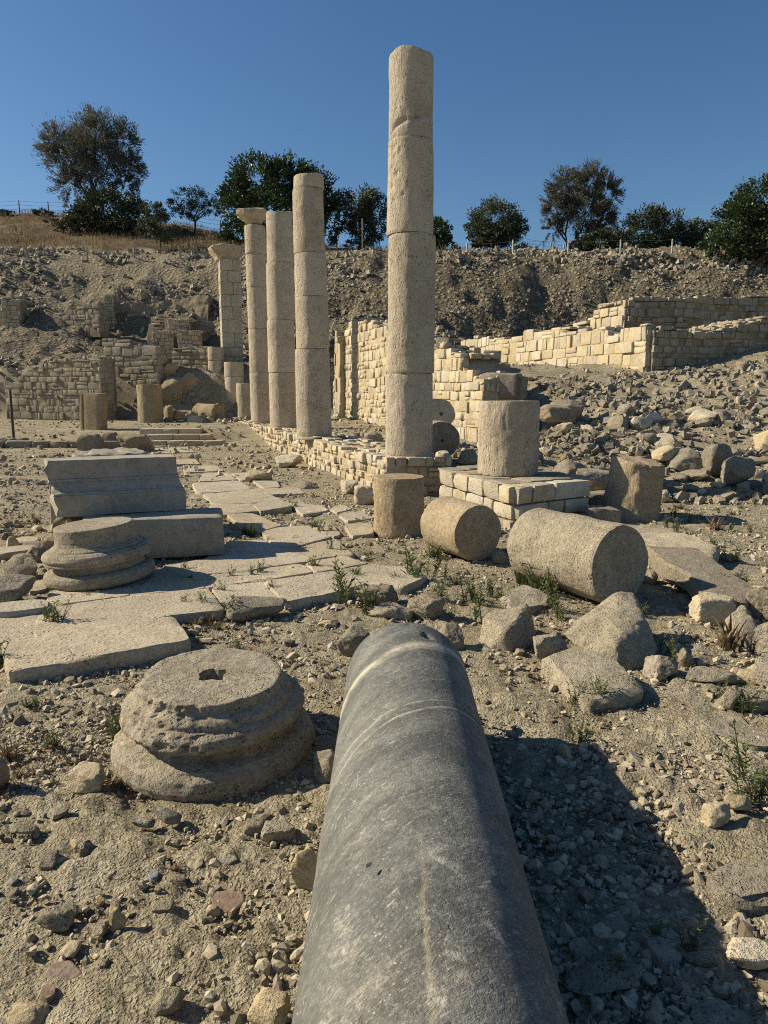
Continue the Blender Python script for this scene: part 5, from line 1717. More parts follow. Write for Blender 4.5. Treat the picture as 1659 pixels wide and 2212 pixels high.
HEROES = [
    ('squat lumpy rock wedged under the left of the biggest boulder', 1147, 1362, 1232, 1440, 13, dict(k=.8, mat=ROCK_PALE)),
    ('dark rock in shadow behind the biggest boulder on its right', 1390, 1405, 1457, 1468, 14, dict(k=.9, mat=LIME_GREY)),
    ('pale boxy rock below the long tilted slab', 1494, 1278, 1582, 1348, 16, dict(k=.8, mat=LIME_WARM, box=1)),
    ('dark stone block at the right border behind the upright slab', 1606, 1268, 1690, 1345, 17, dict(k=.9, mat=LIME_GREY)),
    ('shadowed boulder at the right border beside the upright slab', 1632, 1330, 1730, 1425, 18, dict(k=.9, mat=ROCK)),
    ('long rounded rock lying just off the paving edge', 481, 1284, 617, 1347, 19, dict(k=.6, mat=ROCK, p=36, rz=.2)),
    ('porous rock on the paving corner, the farther of two', 764, 1254, 862, 1318, 20, dict(k=.8, mat=LIME_GREY, p=44, noise=.12)),
    ('rounded stone beside green weeds behind the grey shaft', 874, 1280, 962, 1342, 21, dict(k=.8, mat=ROCK, p=44)),
    ('flat pitted stone right behind the far end of the grey shaft', 790, 1298, 895, 1345, 22, dict(k=.7, mat=ROCK, p=44)),
    ('tall stone propped at the left of the shaft end', 727, 1348, 800, 1432, 23, dict(k=.7, mat=ROCK, p=48)),
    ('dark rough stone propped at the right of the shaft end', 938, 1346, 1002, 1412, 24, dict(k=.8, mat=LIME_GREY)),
    ('rounded grey rock at the left border of the paving', -30, 1238, 68, 1301, 25, dict(k=.8, mat=LIME_GREY, p=44, zl=.05)),
    ('flat yellow topped stone left of the big worn base', 150, 1651, 231, 1715, 26, dict(k=.75, mat=YELLOW, p=26, planes=6)),
    ('rounded stone with pale grain on the gravel below the big base', 563, 1774, 641, 1828, 27, dict(k=.7, mat=ROCK, p=44, sub=4)),
    ('cube shaped grey stone beside the rounded one below the big base', 529, 1770, 572, 1806, 28, dict(k=.8, mat=LIME_GREY, box=1, sub=4)),
    ('small pointed stone right below the big base', 335, 1741, 391, 1784, 29, dict(k=.7, mat=ROCK, sub=4)),
    ('narrow flat sliver of stone left of the pointed one', 284, 1763, 336, 1789, 30, dict(k=.55, mat=ROCK, sub=4, flat=.28)),
    ('pale stone pressed against the left side of the grey shaft', 632, 1828, 700, 1935, 31, dict(k=.6, mat=YELLOW, p=48, sub=4)),
    ('dark stone half under the shaft next to the big base', 677, 1622, 738, 1702, 32, dict(k=.7, mat=LIME_GREY, p=48, sub=4)),
    ('round yellowish stone at the right edge of the gravel', 1519, 1733, 1579, 1794, 33, dict(k=.85, mat=YELLOW, p=26, sub=4)),
    ('sharp yellow stone behind the round one at the right', 1563, 1714, 1622, 1760, 34, dict(k=.8, mat=YELLOW, p=48, sub=4)),
    ('chunky stone at right beside weeds, left of a pair', 1545, 1478, 1596, 1540, 35, dict(k=.8, mat=ROCK, p=44, sub=4)),
    ('chunky stone at right beside weeds, right of a pair', 1592, 1485, 1658, 1545, 36, dict(k=.8, mat=ROCK, p=44, sub=4)),
    ('rock at the right border above the chunky pair', 1632, 1420, 1700, 1490, 37, dict(k=.8, mat=ROCK, p=44, sub=4)),
    ('low stone half in shadow near the right boulder shade', 1478, 1438, 1600, 1482, 38, dict(k=.6, mat=ROCK, sub=4, flat=.25)),
    ('bone shaped stone among the pebbles at the lower right', 1480, 2020, 1545, 2090, 39, dict(k=.6, mat=ROCK, p=44, sub=4, flat=.3)),
    ('long pale slab stone at the lower right border', 1558, 2032, 1690, 2110, 40, dict(k=.6, mat=LIME_WARM, sub=4, flat=.35)),
    ('flat grey stone lying in the shaft shadow at the bottom', 1215, 2050, 1390, 2150, 42, dict(k=.5, mat=ROCK, sub=4, flat=.14)),
    ('wide flat stone in the shadow at the bottom right', 1495, 2128, 1620, 2235, 43, dict(k=.7, mat=ROCK, sub=4, flat=.14)),
    ('angular stone at the bottom left of the gravel', -10, 2175, 100, 2225, 44, dict(k=.7, mat=YELLOW, sub=4)),
    ('rough block at the bottom just left of the shaft', 533, 2152, 628, 2240, 45, dict(k=.8, mat=YELLOW, p=44, sub=4)),
    ('lumpy stone at the bottom between gravel patches', 318, 2140, 400, 2202, 46, dict(k=.7, mat=ROCK, sub=4)),
    ('knobbly long stone in the gravel above the pink tile', 360, 1860, 405, 1915, 47, dict(k=.7, mat=ROCK, sub=4, flat=.35)),
    ('flat square chip of pale stone on the gravel', 330, 1938, 377, 1975, 48, dict(k=.8, mat=ROCK, box=1, sub=4, flat=.30)),
    ('dark rock at the far left border with dry weeds', -30, 1625, 22, 1712, 49, dict(k=.9, mat=LIME_GREY, sub=4)),
    ('oval stone with dark shadow at the lower left', 20, 1773, 86, 1808, 50, dict(k=.7, mat=ROCK, p=44, sub=4)),
    ('rounded pitted stone left of the gravel slope', 100, 1742, 150, 1775, 51, dict(k=.8, mat=ROCK, p=44, sub=4)),
    ('tan stone at lower left beside a smaller one', 82, 1960, 160, 2012, 52, dict(k=.7, mat=ROCK, sub=4)),
    ('white lump of stone at lower left', 235, 1962, 275, 2010, 53, dict(k=.7, mat=YELLOW, sub=4)),
    ('small flat stone on the bare soil before the shaft', 686, 1336, 730, 1358, 54, dict(k=.7, mat=YELLOW, sub=4)),
    ('small stone under the large lying drum', 1062, 1185, 1100, 1220, 55, dict(k=.8, mat=ROCK, sub=4)),
    ('sunlit hummock of stone on the court before the podium', 533, 1012, 590, 1042, 56, dict(k=.8, mat=LIME_WARM, sub=4)),
    ('cut block leaning at the podium foot beside the upright drum', 765, 1046, 806, 1092, 57, dict(k=1.0, mat=LIME_WARM, box=1, sub=4)),
    ('rough block against the podium, left of the leaning one', 735, 1035, 775, 1068, 58, dict(k=1.0, mat=LIME_WARM, sub=4)),
    ('big block fallen from the podium face further back', 595, 980, 655, 1012, 59, dict(k=1.0, mat=LIME_WARM, sub=4)),
    ('low flat rock on the court near the podium foot', 630, 1034, 690, 1058, 60, dict(k=.7, mat=ROCK, sub=4, flat=.3)),
    ('rectangular rock behind the marble stack on the left', 170, 936, 222, 980, 61, dict(k=.8, mat=LIME_GREY, box=1, sub=4)),
    ('big rounded rock behind the marble stack, right of the rectangular one', 256, 936, 327, 978, 62, dict(k=.9, mat=LIME_GREY, sub=4)),
    ('dark rock between the two behind the marble stack', 222, 932, 262, 968, 63, dict(k=.9, mat=LIME_GREY, sub=4)),
    ('tan stone beside the right end of the moulded block', 362, 1010, 384, 1032, 64, dict(k=1.0, mat=ROCK, sub=4)),
    ('small pale boulder on the court left of the podium corner', 500, 932, 528, 952, 65, dict(k=.9, mat=LIME_WARM, sub=4)),
    ('big rubbly boulder on the rise at the right border', 1632, 924, 1700, 985, 66, dict(k=.9, mat=YELLOW, p=44, sub=4, Y=14.2)),
    ('round boulder lying on top of the stony rise beside the dark wall', 1590, 778, 1632, 800, 67, dict(k=.9, mat=ROCK, p=36, sub=4, Y=20.6)),
    ('large pale boulder at right under the dark return wall', 1620, 795, 1690, 830, 68, dict(k=.9, mat=ROCK, sub=4, Y=19.6)),
    ('biggest rounded boulder of the rubble field, deeply weathered', 1440, 965, 1510, 1015, 70, dict(k=.9, mat=ROCK, p=44, sub=4, Y=13.0)),
    ('boulder leaning on the rubble heap right of the weathered one', 1515, 955, 1590, 1025, 71, dict(k=.9, mat=ROCK, p=44, sub=4, Y=12.6)),
    ('rounded boulder at right end of the rubble, partly shaded', 1560, 982, 1625, 1050, 72, dict(k=.9, mat=ROCK, p=44, sub=4, Y=12.0)),
    ('flat pale boulder on bare ground at the right border', 1588, 1030, 1690, 1068, 73, dict(k=.8, mat=ROCK, p=44, sub=4)),
    ('low boulder before the rubble with rounded back', 1480, 1012, 1540, 1055, 74, dict(k=.8, mat=ROCK, p=44, sub=4)),
    ('big rough block behind the pedestal on its right', 1240, 1008, 1330, 1062, 75, dict(k=.8, mat=ROCK, sub=4, Y=11.0)),
    ('second block behind the pedestal, shaded', 1195, 990, 1265, 1035, 76, dict(k=.8, mat=LIME_GREY, sub=4, Y=11.6)),
    ('dark step block at the right foot of the pedestal', 1258, 1058, 1338, 1100, 77, dict(k=.7, mat=LIME_GREY, box=1, sub=4)),
    ('lower dark step block right of the pedestal', 1255, 1090, 1335, 1140, 78, dict(k=.7, mat=LIME_GREY, box=1, sub=4)),
    ('yellow pointed stone on top of the rubble field', 1405, 960, 1470, 995, 79, dict(k=.8, mat=YELLOW, sub=4, Y=13.2)),
    ('long low rock under the wall on the stony rise', 1185, 862, 1260, 905, 80, dict(k=.6, mat=ROCK, sub=4, Y=16.0)),
    ('dark long rock beside the drum on the pedestal', 1165, 873, 1240, 910, 81, dict(k=.7, mat=LIME_GREY, sub=4, Y=14.5)),
    ('small stone set on the corner of the pedestal top', 1084, 998, 1114, 1020, 82, dict(k=.8, mat=LIME_WARM, box=1, sub=4, zl=.56)),
]
for h in HEROES:
    hero(*h[:6], **h[6])
# broken blocks with large plane faces: hull of surveyed corners (picture x, y, forward distance)
def hull_rock(label, pts, seed, mat=ROCK_PALE, name='rock', rough=.010, drop=.03):
    P = np.array([at_y(*q) for q in pts])
    ctr = P.mean(0); ctr[2] = P[:, 2].min()
    bm = bmesh.new()
    for p in P - ctr:
        bm.verts.new(p)
    r = bmesh.ops.convex_hull(bm, input=bm.verts)
    bmesh.ops.delete(bm, geom=[g for g in r['geom_interior'] if isinstance(g, bmesh.types.BMVert)], context='VERTS')
    bmesh.ops.dissolve_limit(bm, angle_limit=math.radians(6), verts=bm.verts, edges=bm.edges)
    bmesh.ops.bevel(bm, geom=list(bm.edges), offset=.012, segments=1, affect='EDGES', profile=.5)
    bmesh.ops.triangulate(bm, faces=bm.faces)
    for _ in range(4):
        es = [e for e in bm.edges if e.calc_length() > .035]
        if not es: break
        bmesh.ops.subdivide_edges(bm, edges=es, cuts=1)
        bmesh.ops.triangulate(bm, faces=bm.faces)
    V = np.array([v.co[:] for v in bm.verts]); N = np.array([v.normal[:] for v in bm.verts])
    d = rough * (1.0 * fbm(V * 6 + seed, 4, seed) + .5 * ridged(V * 9 + seed, 2, seed + 3) - .7 * np.clip(fbm(V * 15 + seed, 2, seed + 5) - .3, 0, 1) * 2)
    V = V + N * d[:, None]
    F = np.array([[v.index for v in f.verts] for f in bm.faces])
    bm.free()
    me = sharp(mesh(name, V, F, mat, True), 32)
    return tag(ob(name, me, loc=(ctr[0], ctr[1], ctr[2] - drop)), label, 'rock')
hull_rock('biggest angular boulder, peaked, resting on a flat slab rock at the right',
          [(1212, 1364, 4.62), (1240, 1390, 4.46), (1328, 1450, 4.22), (1352, 1460, 4.24), (1422, 1393, 4.47), (1413, 1424, 4.38), (1338, 1272, 4.92), (1368, 1276, 4.98), (1392, 1330, 4.62), (1335, 1384, 4.30), (1250, 1380, 5.0), (1400, 1400, 5.02), (1300, 1300, 4.95)], 5, drop=.01)
hull_rock('pointed angular boulder right of the grey shaft, its right half in shade',
          [(1034, 1375, 4.74), (1042, 1398, 4.62), (1100, 1403, 4.57), (1150, 1388, 4.74), (1161, 1364, 4.98), (1141, 1294, 4.96), (1062, 1308, 4.98), (1047, 1322, 4.86), (1094, 1352, 4.60), (1118, 1330, 4.70), (1060, 1385, 5.15), (1150, 1375, 5.2)], 9)
hull_rock('upright pointed flat slab standing on edge at the right',
          [(1566, 1330, 4.95), (1570, 1395, 4.72), (1612, 1412, 4.62), (1634, 1400, 4.72), (1640, 1345, 4.86), (1606, 1298, 5.0), (1590, 1305, 5.02), (1580, 1395, 4.98), (1632, 1395, 4.98), (1612, 1300, 5.12)], 13)
pixel_slab('flat_rock', 'thick flat slab rock lying under the biggest boulder', 'rock',
           [(1183, 1425), (1240, 1408), (1330, 1430), (1387, 1472), (1350, 1492), (1262, 1503), (1222, 1470)], .105, .17, ROCK_PALE, 301, plane=(.02, .05), rough=.02, ragged=.03, edge=.03)
pixel_slab('flat_rock', 'wide flat slab rock half buried at the right border', 'rock', [(1500, 1563), (1545, 1532), (1590, 1525), (1625, 1560), (1700, 1598), (1640, 1612), (1560, 1592)], .035, .10, ROCK, 303, rough=.02, ragged=.03, edge=.03)
pixel_slab('flat_rock', 'big flat rough rock at the lower right border', 'rock', [(1528, 1902), (1578, 1838), (1640, 1842), (1720, 1880), (1720, 1940), (1600, 1940)], .055, .12, ROCK, 305, rough=.025, ragged=.03, edge=.03)
pixel_slab('stone_slab', 'broad tilted slab behind the largest lying drum', 'stone slab', [(1375, 1152), (1478, 1149), (1555, 1178), (1540, 1192), (1460, 1186), (1385, 1175)], .17, .17, PAVE, 307, plane=(-.04, .02), rough=.02, ragged=.02, edge=.02)
pixel_slab('stone_slab', 'long tilted grey slab at the right of the largest lying drum', 'stone slab', [(1395, 1188), (1505, 1190), (1560, 1220), (1646, 1268), (1615, 1284), (1512, 1276), (1490, 1240), (1440, 1222)], .20, .15, LIME_GREY, 309, plane=(-.06, .05), rough=.015, ragged=.02, edge=.02)
pixel_slab('stone_slab', 'low pale slab in front of the leaning stump', 'stone slab', [(1310, 1142), (1370, 1128), (1440, 1140), (1480, 1152), (1400, 1158)], .05, .09, PAVE, 311, rough=.015)
pixel_slab('flat_rock', 'pale flat rock under weeds by the lying drums', 'rock', [(1080, 1290), (1130, 1268), (1195, 1290), (1160, 1312), (1100, 1318)], .05, .1, ROCK, 313, rough=.025, ragged=.03)
pixel_slab('tile_fragment', 'large pinkish terracotta tile fragment lying flat in the gravel', 'tile fragment', [(457, 1940), (478, 1905), (512, 1906), (527, 1945), (500, 1968), (470, 1972)], .012, .03, TERRA, 315, rough=.004, ragged=.006, edge=.004, step=.012)
pixel_slab('tile_fragment', 'brownish triangular tile fragment at the lower left', 'tile fragment', [(90, 2105), (112, 2075), (152, 2068), (182, 2100), (150, 2118)], .012, .03, TERRA, 316, rough=.004, ragged=.006, edge=.004, step=.012)
pixel_slab('tile_fragment', 'small terracotta tile fragment at the lower left', 'tile fragment', [(82, 2152), (95, 2128), (120, 2125), (122, 2150), (100, 2165)], .012, .03, TERRA, 317, rough=.004, ragged=.006, edge=.004, step=.012)
pixel_slab('tile_fragment', 'narrow reddish tile chip below the rounded stone', 'tile fragment', [(498, 1808), (518, 1798), (534, 1806), (512, 1822)], .012, .03, TERRA, 318, rough=.004, ragged=.005, edge=.004, step=.012)
pixel_slab('pebble', 'smooth flat blue grey pebble on the gravel', 'pebble', [(318, 1888), (330, 1875), (345, 1882), (340, 1896), (325, 1898)], .02, .022, SLATE, 319, rough=.002, ragged=.002, edge=.005, step=.01)
pixel_slab('leaf_shard', 'tiny dark fallen leaf lying on the grey shaft', 'leaf', [(788, 1868), (796, 1863), (805, 1861), (800, 1869), (792, 1873)], .578, .003, IRON, 320, rough=.0005, ragged=.0005, edge=.001, step=.004)
for i, (pts, lab) in enumerate((([(1225, 2030), (1262, 2018), (1278, 2045), (1240, 2068)], 'dark flat stone in the shade of the grey shaft'),
                               ([(1300, 1985), (1345, 1975), (1352, 2005), (1310, 2010)], 'angular flat stone deep in the shaft shadow'),
                               ([(1455, 1500), (1478, 1492), (1540, 1520), (1545, 1532), (1500, 1525)], 'smooth flat stone chip in the boulder shade'),
                               ([(1380, 2010), (1440, 2000), (1470, 2060), (1450, 2095), (1410, 2060)], 'pale flat stone in the shadow beside the shaft'))):
    pixel_slab('flat_stone', lab, 'rock', pts, .02, .05, ROCK, 330 + i, rough=.01, ragged=.012, edge=.01, step=.02)

# ------------------------------------------------------------------ loose stones: individuals in their fields
def stone_at(px, py, w, label, group, seed, mat=ROCK, sub=3, Y=None, flavour='rock', hf=(.45, .85)):
    g = np.random.default_rng(seed)
    if Y is None:
        p = at_z(px, py, 0)
        for _ in range(6):
            p = at_z(px, py, hz(p[0], p[1]))
    else:
        p = np.array([px, Y, hz(px, Y)])
    h = w * g.uniform(*hf)
    s = (w / 2, w / 2 * g.uniform(.6, .95), h / 2)
    o = ob('stone', rock_lib(int(g.integers(0, 14)), sub, mat, flavour), None, (p[0], p[1], hz(p[0], p[1]) + h * .27), (g.normal(0, .18), g.normal(0, .18), g.uniform(0, 6.28)), s)
    tag(o, label, 'stone', group)
    return o
TONE = {'field_stone': 'buff', 'grey_limestone': 'greyish', 'warm_limestone': 'cream', 'yellow_stone': 'yellowish', 'tan_limestone': 'tan'}
def lm(name, px, py):
    p = at_z(px, py, 0)
    for _ in range(6):
        p = at_z(px, py, hz(p[0], p[1]))
    return (name, p[0], p[1])
MARKS = [('the tall lone column', xt, Yt), ('the second column', x2, Y2), ('the third column', x3, Y3), ('the pedestal', 1.9, 9.9), ('the leaning stump', 3.3, 9.7), ('the upright tan drum', .2, 8.6), ('the largest lying drum', 1.8, 6.1),
         ('the smaller lying drum', .85, 7.4), ('the biggest boulder', 1.5, 4.65), ('the shaft end', .1, 3.4), ('the big worn base', -.75, 3.2), ('the moulded base', -2.6, 6.6), ('the marble stack', -2.5, 8.0), ('the stone steps', -6.4, 24), ('the door jamb', -10.8, 27.2),
         ('the far tan drum', -9.5, 30.2), ('the fluted drum', -7.2, 31.6), ('the bright yellow wall', 7.0, 21.5), ('the dark return wall', 10.5, 22.3), ('the end of the cream wall', 2.9, 17.3), ('the iron pole', -12.0, 24), ('the kerb row', -10.4, 22.6),
         ('the round yellowish stone', 1.38, 2.95), ('the pink tile', -.62, 2.3), ('the flat yellow topped stone', -1.35, 3.05), ('the front paving slab', -2.2, 4.6), ('the long tilted slab', 2.7, 6.3), ('the upright pointed slab', 2.45, 5.2), ('the block behind the pedestal', 2.9, 11.2),
         ('the weathered boulder', 5.3, 13), ('the shaded boulder', 5.7, 12), ('the long low rock', 3.9, 16.0), ('the podium end', .6, 11.8), ('the gravel at the lower left', -.95, 1.7), ('the shade of the shaft', .75, 2.2)]
def where(x, y):
    n, a, b = min(MARKS, key=lambda m: (m[1] - x) ** 2 + (m[2] - y) ** 2)
    dx, dy = x - a, y - b
    if abs(dx) > abs(dy):
        return ('right of ' if dx > 0 else 'left of ') + n
    return ('behind ' if dy > 0 else 'before ') + n
def field(n, box, w0, w1, label, group, seed, mats=(ROCK,), inside=None, pw=2.0, avoid=.6, sub=3):
    g = np.random.default_rng(seed)
    placed = []
    ws = sorted([w0 * (w1 / w0) ** (g.uniform() ** pw) for _ in range(n)], reverse=True)
    for w in ws:
        for _ in range(30):
            x, y = g.uniform(box[0], box[2]), g.uniform(box[1], box[3])
            if inside and not inside(x, y, g):
                continue
            if all((x - a) ** 2 + (y - b) ** 2 > (avoid * (w + c) / 2) ** 2 for a, b, c in placed):
                placed.append((x, y, w))
                break
    wm = (w0 * w1) ** .5
    for i, (x, y, w) in enumerate(placed):
        m = mats[int(g.integers(0, len(mats)))]
        size = 'large' if w > wm * 1.25 else ('small' if w < wm * .72 else 'middling')
        flat = g.uniform() < .4
        lab = f"{size} {TONE[m.name]} {'flat' if flat else 'chunky'} {label} {where(x, y)}"
        stone_at(x, 0, w, lab, group, seed * 1000 + i, m, Y=y, sub=sub, hf=(.3, .48) if flat else (.6, .95))
def in_rubble(x, y, g):
    q = x - row_x(y)
    if q < 2.2 or x > .56 * y + .3: return False
    d = vn(np.array([[x * .55, y * .55, 3.3]]), 77)[0]
    return g.uniform(-.7, .3) < d + (.5 if 11.2 < y < 15 else -.1) and not (x < 4.1 and y < 11.0)
field(185, (2.2, 10.8, 10, 17.8), .13, .66, 'rubble stone', 'stones of the rubble field on the right', 3, (ROCK, ROCK, LIME_GREY, LIME_WARM), in_rubble, 1.5, .46)
field(22, (4.5, 17, 11, 21), .10, .30, 'stone on the slope', 'stones on the slope below the walls', 4, (ROCK,), lambda x, y, g: x > 2.4 - .32 * (y - 17.5) + 1.6 and x < .54 * y, 2)
field(26, (-.9, 13.5, 1.9, 19.5), .16, .5, 'fallen block', 'fallen blocks behind the podium', 5, (LIME_WARM, ROCK), lambda x, y, g: .85 < x - row_x(y) < 2.6, 1.5, .55)
field(16, (-5.2, 6.2, -2.2, 9.3), .10, .34, 'rubble stone', 'rubble beside the left column base', 6, (ROCK, LIME_WARM), lambda x, y, g: x < -2.95 and x > -.56 * y, 1.5)
field(30, (-14, 9, -5, 25), .12, .42, 'court stone', 'stones on the left of the court', 7, (ROCK, LIME_GREY), lambda x, y, g: -.56 * y < x < -.40 * y, 1.8)
field(34, (-9.5, 28.6, -5.2, 33), .22, .75, 'heap stone', 'stones of the collapsed heap', 8, (ROCK, LIME_GREY, LIME_WARM), lambda x, y, g: (x + 7.6) ** 2 / 4 + (y - 32.2) ** 2 / 6 < 1, 1.2, .5)
field(26, (1.6, 3.2, 3.6, 8.5), .06, .20, 'stone among weeds', 'small stones near the lying drums', 9, (ROCK, YELLOW), lambda x, y, g: x < .55 * y and not (x < 1.3 and y < 4.2), 2)
field(24, (-1.5, 1.5, -.42, 3.0), .035, .085, 'stone in gravel', 'small stones in the gravel on the left', 10, (ROCK, ROCK, YELLOW), lambda x, y, g: -.54 * y < x < -.35 and (x + .62) ** 2 + (y - 3.2) ** 2 > .36, 2)
field(24, (.5, 1.4, 1.9, 3.6), .035, .10, 'stone in gravel', 'small stones in the gravel on the right', 11, (ROCK, ROCK, YELLOW), lambda x, y, g: .5 < x < .55 * y, 2)
# supporting rubble under the left end of the marble stack
for i, (x, y, z, w, lab) in enumerate(((-3.34, 7.44, .12, .30, 'cream rubble stone at the foot of the prop, outermost'), (-3.16, 7.36, .11, .24, 'cream rubble stone at the foot of the prop, behind the moulded base'), (-3.30, 7.46, .31, .28, 'upper cream rubble stone holding up the left end of the moulded block'),
                                       (-3.12, 7.44, .30, .25, 'upper cream rubble stone between prop and plain block'), (-3.36, 7.72, .13, .34, 'cream rubble stone behind the prop of the moulded block'), (-3.30, 7.76, .34, .32, 'cream rubble stone high up behind the prop'))):
    o = ob('stone', rock_lib(i, 3, YELLOW), None, (x, y, z), (0, 0, i * 1.1), (w / 2, w / 2.3, .125))
    tag(o, lab, 'stone', 'rubble under the moulded block')
# heap of the big blocks right of the far drum
for i, (x0, y0, x1, y1, lab) in enumerate(((350, 812, 402, 870, 'big tilted tan boulder left of the square pillar'), (388, 805, 438, 868, 'pinkish pointed boulder leaning by the dark wall'), (355, 875, 376, 912, 'upright rounded stone right of the far drum'), (376, 885, 425, 912, 'flat stone among those beside the fluted drum'), (412, 900, 446, 925, 'pale wedge stone before the fluted drum'), (345, 783, 388, 815, 'squared block on top of the heap by the dark wall'))):
    hero(lab, x0, y0, x1, y1, 400 + i, mat=LIME_TAN, k=.9, sub=4, Y=(33.4, 33.8, 31, 31.2, 30.5, 34.0)[i])
# kerb row across the far left court
def kerb():
    r = kind(ob('kerb', None), 'structure')
    g = np.random.default_rng(2)
    x = -12.2
    while x < -8.6:
        w = g.uniform(.5, 1.1)
        block('kerb_stone', r, (x + w / 2, 22.6 + g.normal(0, .05), .10), (w - .03, .4, .26), LIME_GREY, int(g.integers(0, 14)), g.normal(0, .03))
        x += w
kerb()
# ------------------------------------------------------------------ trees
def tube(path, radii, n=6):
    path = np.array(path, float)
    V = []
    for i, p in enumerate(path):
        a = path[max(i - 1, 0)]; b = path[min(i + 1, len(path) - 1)]
        t = (b - a) / (np.linalg.norm(b - a) + 1e-9)
        u = np.cross(t, [0, 0, 1.0]) if abs(t[2]) < .95 else np.cross(t, [1.0, 0, 0])
        u /= np.linalg.norm(u); v = np.cross(t, u)
        for k in range(n):
            an = 2 * math.pi * k / n
            V.append(p + radii[i] * (math.cos(an) * u + math.sin(an) * v))
    return np.array(V), grid_faces(len(path), n, True)

def limb(p, d, length, r, g, segs=6, bend=.18, up=.1):
    pts, rad = [np.array(p, float)], [r]
    d = np.array(d, float) / np.linalg.norm(d)
    for i in range(segs):
        d = d + g.normal(0, bend, 3) + np.array([0, 0, up])
        d /= np.linalg.norm(d)
        pts.append(pts[-1] + d * length / segs)
        rad.append(r * (1 - .75 * (i + 1) / segs))
    return pts, rad, d

def leaf_quads(C, N, L, W, g, tint, up_bias=0.0):
    """one bent leaf-spray quad at each centre C along direction N"""
    n = len(C)
    D = N + g.normal(0, .45, (n, 3)); D[:, 2] += up_bias
    D /= np.linalg.norm(D, axis=1)[:, None]
    S = np.cross(D, g.normal(size=(n, 3)))
    S /= np.linalg.norm(S, axis=1)[:, None] + 1e-9
    L = (L * g.uniform(.6, 1.3, n))[:, None]; W = (W * g.uniform(.6, 1.3, n))[:, None]
    a = C - D * L * .5
    b = C + S * W * .5
    c = C + D * L * .5
    d = C - S * W * .5
    V = np.stack([a, b, c, d], 1).reshape(-1, 3)
    F = np.arange(4 * n).reshape(-1, 4)
    return V, F, np.repeat(tint, 4)

